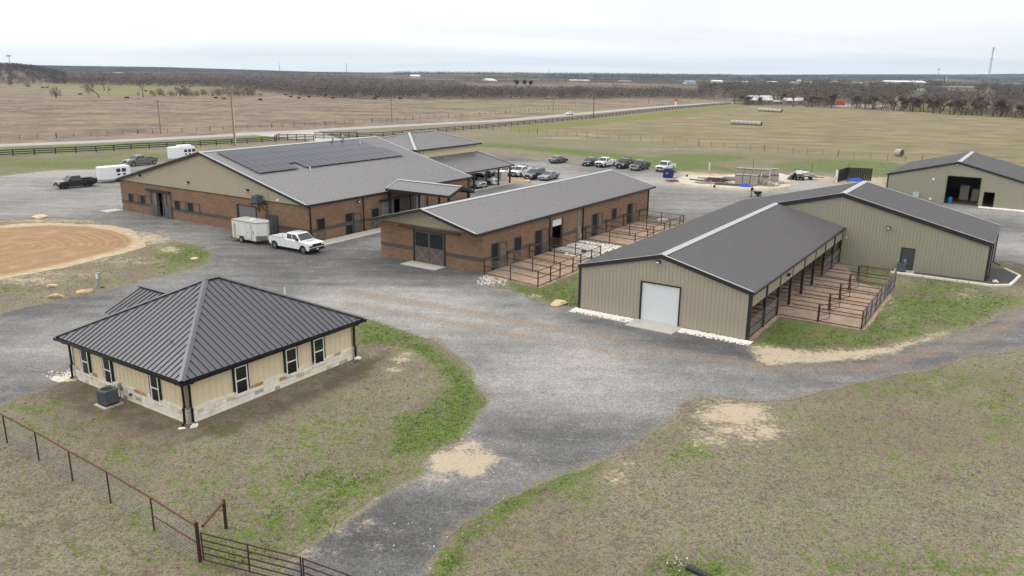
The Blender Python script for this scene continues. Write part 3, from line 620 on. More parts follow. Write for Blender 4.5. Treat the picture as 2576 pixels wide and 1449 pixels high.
# ------------------------------------------------------------------ A: small hip-roofed house
hs = building('small_house', 'small tan board and batten house with limestone base and dark hip metal roof', 'house', FA)
L, Wd, EV, OV = 12.41, 11.45, 2.62, .5
sb = MB(); SZ = .86
for f3, n_ in ((fx0, Wd), (fy0, L), (fxl(L), Wd), (fyl(Wd), L)):
    a0, a1 = (0, n_) if f3 in (fy0,) else (0, n_)
    wall2d(sb, f3, a0, a1, -.02, [(a0, SZ), (a1, SZ)], th=.2)
sb.build('stone_base', M_stone, hs)
wb = MB(); bw = MB()
winL = [(9.58, 10.11), (7.03, 7.81), (2.41, 3.13)]; winR = [(3.02, 3.87), (6.67, 7.51), (8.86, 9.69)]
W_, Hh = .80, 1.45
winL = [(9.44, 10.20), (7.05, 7.81), (2.39, 3.15)]; winR = [(3.04, 3.88), (6.67, 7.51), (8.86, 9.70)]
for f3, n_, ho in ((lambda s, z, d: fx0(s, z, d+.05), Wd, winL), (lambda s, z, d: fy0(s, z, d+.05), L, winR), (lambda s, z, d: fxl(L)(s, z, d+.05), Wd, []), (lambda s, z, d: fyl(Wd)(s, z, d+.05), L, [])):
    wall2d(wb, f3, .05, n_-.05, SZ+.002, [(.05, EV-.02), (n_-.05, EV-.02)], th=.15, rib=(.405, .05, .02))
wb.build('wall', M_board, hs)
# stone cap sill and window units
part('sill_course', M_stone, hs, fx0, [(-.03, Wd+.0, SZ-.05, SZ, -.03, .0)]); part('sill_course', M_stone, hs, fy0, [(-.0, L+.03, SZ-.05, SZ, -.03, .0)])
for f3, ws in ((fx0, winL), (fy0, winR)):
    for a, b in ws:
        lo, hi = .64, 2.30
        w = part('window', M_white, hs, f3, [(a, a+.07, lo, hi, -.09, .04), (b-.07, b, lo, hi, -.09, .04), (a+.07, b-.07, lo, lo+.07, -.09, .04), (a+.07, b-.07, hi-.07, hi, -.09, .04), (a+.07, b-.07, (lo+hi)/2-.04, (lo+hi)/2+.04, -.08, .04)])
        part('pane', M_glass, w, f3, [(a+.07, b-.07, lo+.07, (lo+hi)/2-.04, -.05, .03)])
        part('upper_pane', M_glass, w, f3, [(a+.07, b-.07, (lo+hi)/2+.04, hi-.07, -.065, .03)])
        part('casing', M_gutter, w, f3, [(a-.10, a, SZ+.01, hi+.08, -.07, .04), (b, b+.10, SZ+.01, hi+.08, -.07, .04), (a, b, hi, hi+.08, -.07, .04)])
        part('window_ledge', M_stone, w, f3, [(a-.14, b+.14, lo-.10, lo-.005, -.10, .01)])
AX, AY, AZ, RL = 6.2, 5.72, 5.93, .45
ez = EV + .14; x0, x1, y0, y1 = -OV, L+OV, -OV, Wd+OV
rl, rr_ = Vector((AX-RL, AY, AZ)), Vector((AX+RL, AY, AZ))
c00, c10, c11, c01 = Vector((x0, y0, ez)), Vector((x1, y0, ez)), Vector((x1, y1, ez)), Vector((x0, y1, ez))
rf = MB()
ribbed(rf, [c10, c00, rl, rr_], .41, .045, .05); ribbed(rf, [c00, c01, rl], .41, .045, .05); ribbed(rf, [c01, c11, rr_, rl], .41, .045, .05); ribbed(rf, [c11, c10, rr_], .41, .045, .05)
roofA = rf.build('roof', M_roofdk, hs)
hp = MB()
for a, b in ((c00, rl), (c01, rl), (c10, rr_), (c11, rr_), (rl, rr_)):
    d = (b-a).normalized(); sd_ = d.cross(Vector((0, 0, 1))).normalized(); up_ = sd_.cross(d)
    k = .175
    # folded cap: two leaves
    a_, b_ = a+up_*.062, b+up_*.062
    for s_ in (-1, 1): hp.hexa([a_+sd_*0, a_+sd_*s_*k-up_*.05, b_+sd_*s_*k-up_*.05, b_, a_+up_*.016, a_+sd_*s_*k-up_*.034, b_+sd_*s_*k-up_*.034, b_+up_*.016])
hp.build('hip_cap', panel_metal('hip_cap_metal', (.12, .12, .13), .36, .7), roofA)
sf = MB(); sf.box(x0+.06, x1-.06, y0+.06, y1-.06, ez-.26, ez-.2); sf.build('soffit', M_gutter, hs)
gt = MB()
for a, b, nrm in ((c00, c10, (0, -1)), (c00, c01, (-1, 0)), (c10, c11, (1, 0)), (c01, c11, (0, 1))):
    n = Vector((*nrm, 0)); e = (b-a).normalized()*.12
    gt.hexa([a-e-Vector((0,0,.24))+n*-.04, b+e-Vector((0,0,.24))+n*-.04, b+e-Vector((0,0,.24))+n*.08, a-e-Vector((0,0,.24))+n*.08, a-e-Vector((0,0,.06))+n*-.04, b+e-Vector((0,0,.06))+n*-.04, b+e-Vector((0,0,.04))+n*.13, a-e-Vector((0,0,.04))+n*.13])
gt.build('gutter', M_gutter, hs)
def elbow_spout(pts, parent):
    m = MB()
    for a, b in zip(pts, pts[1:]): m.beam(a, b, .12, .1, up=(.3, .8, .2))
    for p in pts[1:-1]: m.box(p[0]-.06, p[0]+.06, p[1]-.06, p[1]+.06, p[2]-.055, p[2]+.055)
    return m.build('downspout', M_gutter, parent)
for f3, s, sgn in ((fx0, Wd-.12, 0), (fx0, .12, 0), (fy0, .14, 0), (fy0, L-.1, 0)):
    q = lambda z, d: tuple(f3(s, z, d))
    elbow_spout([q(ez-.22, -.5), q(ez-.3, -.42), q(EV-.2, -.12), q(1.05, -.10), q(.9, -.17), q(.2, -.17), q(.05, -.36)], hs)
mb = MB(); mb.tube((1.3, 3.0, 3.62), (1.3, 3.0, 3.9), .04, n=8); mb.build('vent_pipe', M_gray, roofA)
# porch wing at the back left
pw = MB(); px0, px1, pyA, pyB, pz = 4.2, 9.2, Wd+OV-2.6, Wd+3.0, 3.55
ribbed(pw, [(px0-.3, pyB, 2.72), (px0-.3, pyA, 2.72), (6.7, pyA, 3.92), (6.7, pyB, 3.92)], .41, .045, .05); ribbed(pw, [(px1+.3, pyA, 2.72), (px1+.3, pyB, 2.72), (6.7, pyB, 3.92), (6.7, pyA, 3.92)], .41, .045, .05)
pw.box(6.5, 6.9, pyA, pyB+.05, 3.90, 3.97)
pr = pw.build('porch_roof', M_roofdk, hs)
for xx in (px0, px1): MB().box(xx-.09, xx+.09, pyB-.5, pyB-.32, 0, 2.66).build('porch_post', M_board, hs)
pg = MB(); pg.prism([(px0-.25, pyB-.08, 2.7), (px1+.25, pyB-.08, 2.7), (6.7, pyB-.08, 3.86)], (0, -.08, 0)); pg.build('porch_gable', M_board, hs)
bx = part('meter_box', M_gray, hs, fx0, [(6.22, 6.42, .62, .92, -.13, -.0)]); cn = MB(); cn.tube((-.07, 6.32, .62), (-.12, 6.25, .1), .02); cn.tube((-.12, 6.25, .1), (-.5, 6.1, .06), .03); cn.build('conduit', M_gutter, bx)
part('dryer_vent', M_acgray, hs, fx0, [(5.2, 5.36, .4, .54, -.12, -.0)])
p = FA.w(-.98, 6.0); condenser('grey condenser on a concrete pad beside the stone base of the tan house', (p.x, p.y, 0), FA.a, s=1.02)
# ------------------------------------------------------------------ B: large brick barn
bn = building('brick_barn', 'large brown block barn with tan metal gable and solar panels on its gray roof', 'barn', FB)
L, Wd, EV, PK = 29.75, 35.3, 4.10, 8.62
holesB = [(27.33, 25.85, 0)]
wl = MB()
doorB = (25.85, 27.33, .02, 3.1); rollB = (8.59, 11.67, .02, 3.12)
wall2d(wl, fx0, 0, Wd, -.02, [(0, 4.05), (Wd, 4.05)], [doorB, rollB], .2)
wall2d(wl, fy0, .2, L, -.02, [(.2, EV), (L, EV)], [(13.9, 17.6, .02, 3.2)], .2)
wall2d(wl, fxl(L), 0, Wd, -.02, [(0, EV), (Wd, EV)], [], .2); wall2d(wl, fyl(Wd), .2, L-.2, -.02, [(.2, EV), (L-.2, EV)], [], .2)
wl.build('wall', M_cmu, bn)
part('band_course', M_band, bn, fx0, [(-.012, 8.5, 1.10, 1.50, -.012, -.002), (11.75, 25.7, 1.10, 1.50, -.012, -.002), (27.5, Wd+.01, 1.10, 1.50, -.012, -.002)])
part('band_course', M_band, bn, fy0, [(-.0, 13.8, 1.10, 1.50, -.012, -.002), (17.7, L, 1.10, 1.50, -.012, -.002)])
gb = MB(); wall2d(gb, lambda s, z, d: fx0(s, z, d-.03), 0, Wd, 4.05, [(0, 4.06), (Wd/2, PK-.1), (Wd, 4.06)], [], .1, rib=(.305, .07, .032)); gb.build('gable_panel', M_tan, bn)
g2 = MB(); wall2d(g2, lambda s, z, d: fxl(L)(s, z, d-.03), 0, Wd, EV, [(0, EV+.01), (Wd/2, PK-.1), (Wd, EV+.01)], [], .1); g2.build('gable_panel', M_tan, bn)
part('base_trim', M_trim, bn, fx0, [(-.02, Wd+.02, 4.0, 4.07, -.075, -.032)])
def gable_roof(parent, x0, x1, ya, yb, yr, ze_a, ze_b, zr, m, sp=.40, cap=.34, trim=.26, rib=(.085, .05), gutter=True, name='roof'):
    r = MB(); ribbed(r, [(x0, ya, ze_a), (x1, ya, ze_a), (x1, yr, zr), (x0, yr, zr)], sp, *rib); ribbed(r, [(x1, yb, ze_b), (x0, yb, ze_b), (x0, yr, zr), (x1, yr, zr)], sp, *rib)
    o = r.build(name, m, parent)
    c = MB()
    for s_, ye, ze in ((-1, ya, ze_a), (1, yb, ze_b)):
        sl = (zr-ze)/abs(yr-ye); c.hexa([(x0-.02, yr, zr+.036), (x1+.02, yr, zr+.036), (x1+.02, yr+s_*cap, zr+.042-sl*cap), (x0-.02, yr+s_*cap, zr+.042-sl*cap), (x0-.02, yr, zr+.062), (x1+.02, yr, zr+.062), (x1+.02, yr+s_*cap, zr+.058-sl*cap), (x0-.02, yr+s_*cap, zr+.058-sl*cap)])
    c.build('ridge_cap', M_ridge, o)
    for nm, xx, s_ in (('rake_trim', x0, -1), ('rake_trim', x1, 1)):
        t = MB(); t.cm = 0
        for ye, ze in ((ya, ze_a), (yb, ze_b)):
            t.hexa([(xx, ye, ze-trim), (xx+s_*.07, ye, ze-trim), (xx+s_*.07, yr, zr-trim), (xx, yr, zr-trim), (xx, ye, ze+.03), (xx+s_*.07, ye, ze+.03), (xx+s_*.07, yr, zr+.03), (xx, yr, zr+.03)])
        t.cm = 1
        for ye, ze in ((ya, ze_a), (yb, ze_b)):
            t.hexa([(xx-s_*.14, ye, ze+.045), (xx+s_*.075, ye, ze+.045), (xx+s_*.075, yr, zr+.045), (xx-s_*.14, yr, zr+.045), (xx-s_*.14, ye, ze+.058), (xx+s_*.075, ye, ze+.058), (xx+s_*.075, yr, zr+.058), (xx-s_*.14, yr, zr+.058)])
        t.build(nm, [M_trim, M_ridge], o)
    for ye, ze, s_ in ((ya, ze_a, -1), (yb, ze_b, 1)):
        MB().box(x0-.05, x1+.05, min(ye, ye+s_*.13), max(ye, ye+s_*.13), ze-.22, ze-.01).build('gutter', M_trim, o)
    return o
roofB = gable_roof(bn, -.31, L+.31, 0-.06, Wd+.06, Wd/2, 4.24, 4.24, 8.786, M_roof)
sl = (8.786-4.24)/(Wd/2+.06)
M_pv = NT('solar_glass'); M_pv = M_pv.fin(M_pv.mul((.022, .023, .040), M_pv.m('MULTIPLY_ADD', M_pv.noise(.5, 2), .4, .8)), .22, 0, .22)
M_pvf = mat('solar_frame', (.016, .017, .03), .4, var=0)
cth = 1/math.sqrt(1+sl*sl); pw_, ph_ = 1.192, 1.93*cth
def on_roof(x, y, h): return Vector((x, y, 4.24 + sl*(y+.06) + h))
for r_ in range(4):
    for c_ in range(21):
        if (r_ == 0 and c_ == 5) or (r_ >= 2 and c_ == 20): continue
        a, b = 1.46+c_*pw_+.012, 1.46+(c_+1)*pw_-.012; ya_, yb_ = 9.32+r_*ph_+.012, 9.32+(r_+1)*ph_-.012
        m = MB(); m.cm = 0; m.hexa([on_roof(a, ya_, .13), on_roof(b, ya_, .13), on_roof(b, yb_, .13), on_roof(a, yb_, .13), on_roof(a, ya_, .17), on_roof(b, ya_, .17), on_roof(b, yb_, .17), on_roof(a, yb_, .17)])
        m.cm = 1; e = .022; m.hexa([on_roof(a+e, ya_+e, .168), on_roof(b-e, ya_+e, .168), on_roof(b-e, yb_-e, .168), on_roof(a+e, yb_-e, .168), on_roof(a+e, ya_+e, .173), on_roof(b-e, ya_+e, .173), on_roof(b-e, yb_-e, .173), on_roof(a+e, yb_-e, .173)])
        m.build('solar_panel', [M_pvf, M_pv], roofB)
for x, y in ((8.55, 8.6), (24.0, 15.0)):
    m = MB(); p = on_roof(x, y, 0); m.tube(p, p+Vector((0, 0, .4)), .06, n=10); m.cyl(p+Vector((0, 0, .42)), (0, 0, 1), .1, .08, r2=.05); m.build('vent_pipe', M_white, roofB)
for x in (21.0, 23.0):
    m = MB(); p = on_roof(x, 17.3, 0); m.tube(p, p+Vector((0, 0, .55)), .12, n=10); m.cyl(p+Vector((0, 0, .62)), (0, 0, 1), .24, .18, r2=.1); m.build('roof_vent', M_gray, roofB)
for a, m_, b in ((31.40, 0, 33.64), (28.79, 0, 31.05), (21.51, 0, 23.81), (18.84, 0, 21.18)):
    # dark pane on the left (larger s), shutter to the right
    f3 = lambda s, z, d: fx0(-s, z, d)
    shutter_window(bn, f3, -b, -(b - (b-a)*.48), -a, 1.27, 2.5)
f3m = lambda s, z, d: fx0(-s, z, d)
dr = part('sliding_door', M_shut, bn, fx0, [(27.34, 28.66, .06, 1.55, -.13, -.07), (27.34, 27.44, 1.55, 3.15, -.13, -.07), (28.56, 28.66, 1.55, 3.15, -.13, -.07), (27.9, 28.0, 1.55, 3.15, -.13, -.07), (27.44, 28.56, 3.05, 3.15, -.13, -.07)])
part('screen', M_inside, dr, fx0, [(27.44, 27.9, 1.55, 3.05, -.11, -.09)])
dr = part('sliding_door', M_shut, bn, fx0, [(24.43, 25.84, .06, 1.55, -.13, -.07), (24.43, 24.53, 1.55, 3.15, -.13, -.07), (25.74, 25.84, 1.55, 3.15, -.13, -.07), (25.40, 25.5, 1.55, 3.15, -.13, -.07), (24.53, 25.74, 3.05, 3.15, -.13, -.07)])
part('screen', M_inside, dr, fx0, [(25.5, 25.74, 1.55, 3.05, -.11, -.09)])
part('door_hood', M_trim, bn, fx0, [(24.42, 29.38, 3.22, 3.46, -.30, -.032)])
m = MB(); m.box(.22, 6, 26.6, 26.7, 0, 3.2); m.build('interior_partition', M_inside, bn)
m = MB(); m.box(.3, 8, 8.0, 12.2, 0.0, .015); m.build('interior_floor', M_black, bn)
part('rolling_door', mat('gray_roll_door', lin(110,108,110), .5), bn, fx0, [(8.6, 11.66, .05, 3.11, .06, .1)])
part('door_frame', M_trim, bn, fx0, [(11.67, 11.9, 0, 3.2, -.04, .2), (8.45, 8.59, 0, 3.2, -.04, .2), (8.59, 11.67, 3.12, 3.2, -.04, .2)])
dd = part('double_door', M_dkdoor, bn, fx0, [(4.98, 5.92, .04, 2.44, -.05, -.004), (5.945, 6.88, .04, 2.44, -.05, -.004)]); part('lock_bar', M_gray, dd, fx0, [(5.92, 5.945, .1, 2.44, -.08, -.004)])
part('door_frame', M_trim, dd, fx0, [(4.9, 4.98, .02, 2.5, -.06, -.004), (6.88, 6.96, .02, 2.5, -.06, -.004), (4.98, 6.88, 2.44, 2.5, -.06, -.004)])
for s in (30.4, 20.5, 9.6): wall_light(bn, fx0, s, 4.95, out=.42)
wall_light(bn, fx0, 4.6, 4.3, M_white, out=.2)
ac = condenser('grey condenser on a steel wall bracket under the tan gable of the block barn', (0, 0, 0), 0, pad=False, s=1.05); p = FB.w(-.75, 7.3); ac.location = (p.x, p.y, 3.78); ac.rotation_euler.z = FB.a
m = MB()
for y in (6.6, 8.0): m.beam((-.06, y, 3.74), (-1.35, y, 3.74), .07, .07); m.beam((-.06, y, 2.85), (-1.1, y, 3.72), .06, .06); m.beam((-.045, y, 2.6), (-.045, y, 3.8), .07, .06, up=(1, 0, 0))
m.beam((-.1, 6.5, 3.76), (-.1, 8.1, 3.76), .06, .05); m.beam((-1.3, 6.5, 3.76), (-1.3, 8.1, 3.76), .06, .05); m.build('steel_bracket', M_trim, ac).location = (.75, -7.3, -3.78)
m = MB(); m.tube((-.1, 6.2, 4.3), (-.1, 6.2, 5.0), .03); m.tube((-.1, 6.2, 4.3), (-.5, 6.9, 4.1), .025); m.build('conduit', M_gray, ac).location = (.75, -7.3, -3.78)
for s in (.22, 8.45, 20.3, 29.2): downspout(bn, fy0, s, 4.05)
dutch_door(bn, fy0, 1.10, 2.36, 2.55); slide_door_open(bn, fy0, 5.55, 6.85, 8.10, 2.42); dutch_door(bn, fy0, 9.82, 11.1, 2.5)
wall_light(bn, fy0, 7.6, 3.6)
# breezeway opening and canopy
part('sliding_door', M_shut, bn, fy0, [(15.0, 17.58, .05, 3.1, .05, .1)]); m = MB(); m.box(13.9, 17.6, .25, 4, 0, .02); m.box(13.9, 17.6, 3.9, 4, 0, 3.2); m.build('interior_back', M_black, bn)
part('barn_door', M_inside, bn, fy0, [(11.6, 13.6, .1, 3.0, -.1, -.03)], 'tan sliding barn door'); part('barn_door', M_inside, bn, fy0, [(17.9, 19.6, .1, 3.0, -.1, -.03)], 'tan sliding barn door')
part('track_hood', M_trim, bn, fy0, [(11.2, 20.1, 3.12, 3.36, -.24, -.03)])
cr = MB(); cx, cz, ce, chw, cyA, cyB = 14.7, 5.42, 4.62, 2.35, -.06, -9.8
ribbed(cr, [(cx-chw, cyB, ce), (cx-chw, cyA, ce), (cx, cyA, cz), (cx, cyB, cz)], .42, .08, .045); ribbed(cr, [(cx+chw, cyA, ce), (cx+chw, cyB, ce), (cx, cyB, cz), (cx, cyA, cz)], .42, .08, .045)
cro = cr.build('canopy_roof', M_roof, bn)
m = MB(); 
for s_ in (-1, 1):
    m.beam((cx+s_*chw, cyA, ce-.14), (cx+s_*chw, cyB, ce-.14), .08, .26); m.hexa([(cx, cyB, cz-.3), (cx+s_*(chw+.1), cyB, ce-.3), (cx+s_*(chw+.1), cyB-.06, ce-.3), (cx, cyB-.06, cz-.3), (cx, cyB, cz+.04), (cx+s_*(chw+.1), cyB, ce+.02), (cx+s_*(chw+.1), cyB-.06, ce+.02), (cx, cyB-.06, cz+.04)])
m.build('canopy_fascia', M_trim, cro)
m = MB(); m.hexa([(cx-.2, cyA, cz+.01), (cx+.2, cyA, cz+.01), (cx+.2, cyB, cz+.01), (cx-.2, cyB, cz+.01), (cx-.02, cyA, cz+.09), (cx+.02, cyA, cz+.09), (cx+.02, cyB, cz+.09), (cx-.02, cyB, cz+.09)])
for xx in (cx-chw+.05, ): m.box(cx-chw-.02, cx+chw+.02, cyA-.02, cyA+.12, ce-.1, ce+.02)
m.hexa([(cx-chw, cyA-.16, ce+.05), (cx, cyA-.16, cz+.05), (cx, cyA, cz+.05), (cx-chw, cyA, ce+.05), (cx-chw, cyA-.16, ce+.07), (cx, cyA-.16, cz+.07), (cx, cyA, cz+.07), (cx-chw, cyA, ce+.07)]); m.build('canopy_ridge', M_ridge, cro)
for xx in (cx-chw+.45, cx+chw-.45):
    for yy in (-.35, -4.9, -9.3): MB().box(xx-.1, xx+.1, yy-.1, yy+.1, 0, ce+.1 if True else 0).build('canopy_column', M_trim, bn)
mb = MB(); mb.hexa([(.3, -.22, -.05), (13.5, -.22, -.05), (13.5, -2.2, -.05), (-.3, -2.2, -.05), (.3, -.22, .07), (13.5, -.22, .07), (13.5, -2.2, .07), (-.3, -2.2, .07)])
def struct(o, kind='structure'): o['kind'] = kind; return o
o = mb.build('sidewalk', M_conc); o.location = (FB.x, FB.y, 0); o.rotation_euler.z = FB.a; struct(o)
mb = MB(); mb.box(-2.2, -.05, 35.2, 37.2, -.05, .06); o = mb.build('concrete_pad', M_conc); o.location = (FB.x, FB.y, 0); o.rotation_euler.z = FB.a; struct(o)
# ------------------------------------------------------------------ C: long stable
st = building('long_stable', 'long brown block stable with gray gable roof and pipe pens along its side', 'stable', FC)
L, Wd, EV = 37.05, 12.83, 3.86
wl = MB(); gd = (4.55, 8.33, .04, 3.24); ro = (12.55, 14.6, .02, 3.24)
wall2d(wl, fx0, 0, Wd, -.02, [(0, 3.76), (Wd, 3.76)], [gd], .2); wall2d(wl, fy0, .2, L, -.02, [(.2, EV), (L, EV)], [ro], .2); wall2d(wl, fxl(L), 0.2, Wd, -.02, [(.2, EV), (Wd, EV)], [], .2); wall2d(wl, fyl(Wd), .2, L-.2, -.02, [(.2, EV), (L-.2, EV)], [], .2)
wl.build('wall', M_cmu, st)
part('band_course', M_band, st, fx0, [(-.012, 4.45, 1.12, 1.52, -.012, -.002), (8.43, Wd+.01, 1.12, 1.52, -.012, -.002)])
part('band_course', M_band, st, fy0, [(0, 1.3, 1.12, 1.52, -.012, -.002), (4.0, 5.1, 1.12, 1.52, -.012, -.002), (6.6, 9.0, 1.12, 1.52, -.012, -.002), (11.8, 12.4, 1.12, 1.52, -.012, -.002), (14.8, 21.3, 1.12, 1.52, -.012, -.002), (24, 26.2, 1.12, 1.52, -.012, -.002), (27.7, 30.5, 1.12, 1.52, -.012, -.002), (33.1, L, 1.12, 1.52, -.012, -.002)])
gb = MB(); wall2d(gb, lambda s, z, d: fx0(s, z, d-.03), 0, Wd, 3.74, [(0, 3.76), (Wd/2, 5.42), (Wd, 3.76)], [], .1, rib=(.305, .06, .03)); gb.build('gable_panel', M_tan, st)
g2 = MB(); wall2d(g2, lambda s, z, d: fxl(L)(s, z, d-.03), 0, Wd, EV, [(0, EV+.01), (Wd/2, 5.42), (Wd, EV+.01)], [], .1); g2.build('gable_panel', M_tan, st)
roofC = gable_roof(st, -1.3, L+1.3, -.16, Wd+.16, Wd/2, 4.02, 4.02, 5.668, M_roof)
m = MB(); m.hexa([(-1.28, 0, 3.86), (0, 0, 3.86), (0, Wd/2, 5.5), (-1.28, Wd/2, 5.5), (-1.28, 0, 3.9), (0, 0, 3.9), (0, Wd/2, 5.54), (-1.28, Wd/2, 5.54)]); m.hexa([(-1.28, Wd, 3.86), (0, Wd, 3.86), (0, Wd/2, 5.5), (-1.28, Wd/2, 5.5), (-1.28, Wd, 3.9), (0, Wd, 3.9), (0, Wd/2, 5.54), (-1.28, Wd/2, 5.54)]); m.build('soffit', M_tan, st)
for a, b in ((4.60, 6.41), (6.45, 8.28)):
    d = part('barn_door', M_shut, st, fx0, [(a, b, .06, 1.68, -.05, 0), (a, a+.1, 1.68, 3.2, -.05, 0), (b-.1, b, 1.68, 3.2, -.05, 0), (a+.1, b-.1, 3.1, 3.2, -.05, 0)])
    part('pane', M_glass, d, fx0, [(a+.1, b-.1, 1.68, 3.1, -.025, -.005)])
    m = MB()
    for (s0_, s1_) in ((a+.1, b-.1), (b-.1, a+.1)): m.beam(fx0(s0_, .15, -.062 if s0_ < s1_ else -.068), fx0(s1_, 1.6, -.062 if s0_ < s1_ else -.068), .11, .02, up=(1, 0, 0))
    m.build('cross_brace', M_cross, d)
part('door_frame', M_trim, st, fx0, [(4.44, 4.55, .04, 3.3, -.09, .02), (8.33, 8.44, .04, 3.3, -.09, .02), (4.55, 8.33, 3.24, 3.3, -.09, .02)])
m = MB(); pbox(m, fx0, 2.6, 10.2, 3.34, 3.54, -.26, -.03); m.build('track_cover', mat('brown_track_cover', lin(72,62,58), .6), st)
m = MB(); m.box(.3, 6, .4, Wd-.4, 0, .01); m.build('interior_floor', M_black, st)
part('gable_lamp', M_white, st, fx0, [(5.5, 5.85, 4.78, 4.9, -.5, -.1)])
for a, m_, b in ((1.39, 2.66, 3.95), (9.14, 10.5, 11.7), (21.45, 22.85, 23.95), (30.59, 32.05, 33.1)): slide_door_open(st, fy0, a, m_, b, 2.6)
dutch_door(st, fy0, 5.23, 6.52, 2.62); dutch_door(st, fy0, 26.31, 27.6, 2.68)
part('rolling_door', M_rolldoor, st, fy0, [(12.56, 14.59, 2.52, 3.22, .08, .14)], 'white rolling door half raised')
for jb in ((14.6, 14.86, .02, 3.24, -.03, .2), (12.42, 12.55, .02, 3.24, -.03, .2)): part('door_jamb', mat('rust_door_jamb', lin(88,58,40), .7, var=.3), st, fy0, [jb])
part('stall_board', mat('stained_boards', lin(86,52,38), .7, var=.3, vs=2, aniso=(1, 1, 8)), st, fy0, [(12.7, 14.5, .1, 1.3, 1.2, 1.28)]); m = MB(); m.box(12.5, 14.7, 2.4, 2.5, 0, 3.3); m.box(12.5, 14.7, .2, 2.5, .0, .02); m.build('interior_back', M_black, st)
for s in (11.95, 19.17, 36.6): downspout(st, fy0, s, 3.85)
ep = thing('electrical_panel', 'grey electrical boxes and conduits on the block stable wall between its pens', 'electrical box', (FC.x, FC.y, 0), FC.a)
part('conduit', M_gray, ep, fy0, [(18.02, 18.08, 1.75, 3.55, -.09, -.03), (18.16, 18.22, 1.75, 3.55, -.09, -.03), (18.3, 18.35, 1.75, 3.4, -.09, -.03)]); part('upper_box', M_gray, ep, fy0, [(17.98, 18.42, .98, 1.78, -.2, -.015)]); part('lower_box', M_gray, ep, fy0, [(17.95, 18.48, .42, .94, -.3, -.015)]); part('base_conduit', M_gray, ep, fy0, [(18.05, 18.15, -.02, .42, -.16, -.06)])
for nm, x0_, x1_, y0_, y1_, fr in (('concrete_pad', -1.72, -.02, 4.35, 8.72, FC), ('concrete_slab', 12.2, 15.1, -4.2, -.02, FC), ('concrete_apron', -1.95, -.02, 4.95, 8.72, FD)):
    o = MB().box(x0_, x1_, y0_, y1_, -.05, .075).build(nm, M_conc); o.location = (fr.x, fr.y, 0); o.rotation_euler.z = fr.a; struct(o)
m = MB(); m.box(-2.2, 1.2, .05, .35, -.02, .05)
# ------------------------------------------------------------------ D + E: taupe metal barn with a taller cross bay
me_ = building('metal_barn', 'taupe metal barn with a white rolling door, open stall side and taller cross wing', 'barn', FD)
LD, WD, L2, W2, CE = 29.85, 13.725, 10.86, 12.96, .40
SLP = .2545; zl = 3.635; pk = zl + SLP*(WD/2); pe = zl + SLP*(WD-CE); zeR = pe - SLP*(W2+CE)
wl = MB(); rd = (5.30, 8.34, .02, 3.05)
wall2d(wl, fx0, 0, WD, -.02, [(0, zl-.1), (WD/2, pk-.1), (WD, zl-.1)], [rd], .1, rib=(.305, .06, .03)); wl.build('front_wall', M_taupe, me_)
wl = MB(); wall2d(wl, fyl(WD), .1, LD+L2-.1, -.02, [(.1, zl-.1), (LD+L2-.1, zl-.1)], [], .1, rib=(.305, .06, .03))
wall2d(wl, fy0, 0.1, LD, 2.42, [(.1, 3.5), (LD, 3.5)], [], .08, rib=(.305, .06, .03)); wl.build('fascia_wall', M_taupe, me_)
fE = lambda s, z, d: Vector((LD+d, s, z))
wl = MB(); wall2d(wl, fE, -W2, WD-.1, -.02, [(-W2, zeR-.1), (CE, pe-.1), (WD-.1, zl-.1)], [], .1, rib=(.305, .06, .03)); wall2d(wl, lambda s, z, d: Vector((s, -W2+d, z)), LD+.1, LD+L2, -.02, [(LD+.1, zeR-.1), (LD+L2, zeR-.1)], [], .1, rib=(.305, .06, .03)); wall2d(wl, lambda s, z, d: Vector((LD+L2-d, s, z)), -W2+.1, WD-.1, -.02, [(-W2+.1, zeR-.1), (CE, pe-.1), (WD-.1, zl-.1)], [], .1)
wl.build('wing_wall', M_sage, me_)
rf = MB(); xa, xb, xc = -.10, LD-.1, LD+L2+.15
ribbed(rf, [(xa, WD+.1, zl), (xc, WD+.1, zl), (xc, CE, pe), (xb, CE, pe), (xb, WD/2, pk), (xa, WD/2, pk)], .36, .085, .05)
ribbed(rf, [(xa, -.14, zl), (xb+.08, -.14, zl), (xb+.08, WD/2, pk), (xa, WD/2, pk)], .36, .085, .05)
ribbed(rf, [(xb, -W2-.1, zeR), (xc, -W2-.1, zeR), (xc, CE, pe), (xb, CE, pe)], .36, .085, .05)
rfo = rf.build('roof', M_roof2, me_)
m = MB(); cp = .3
for xs, xe, yr, zr in ((xa-.02, xb, WD/2, pk), (xb-.02, xc+.02, CE, pe)):
    for s_ in (-1, 1): m.hexa([(xs, yr, zr+.05), (xe, yr, zr+.05), (xe, yr+s_*cp, zr+.05-SLP*cp), (xs, yr+s_*cp, zr+.05-SLP*cp), (xs, yr, zr+.075), (xe, yr, zr+.075), (xe, yr+s_*cp, zr+.067-SLP*cp), (xs, yr+s_*cp, zr+.067-SLP*cp)])
m.build('ridge_cap', M_ridge, rfo)
def rake(mb, x, s_, ya, za, yb, zb, h=.26):
    mb.cm = 0; mb.hexa([(x, ya, za-h), (x+s_*.07, ya, za-h), (x+s_*.07, yb, zb-h), (x, yb, zb-h), (x, ya, za+.03), (x+s_*.07, ya, za+.03), (x+s_*.07, yb, zb+.03), (x, yb, zb+.03)])
    mb.cm = 1; mb.hexa([(x-s_*.1, ya, za+.045), (x+s_*.075, ya, za+.045), (x+s_*.075, yb, zb+.045), (x-s_*.1, yb, zb+.045), (x-s_*.1, ya, za+.057), (x+s_*.075, ya, za+.057), (x+s_*.075, yb, zb+.057), (x-s_*.1, yb, zb+.057)])
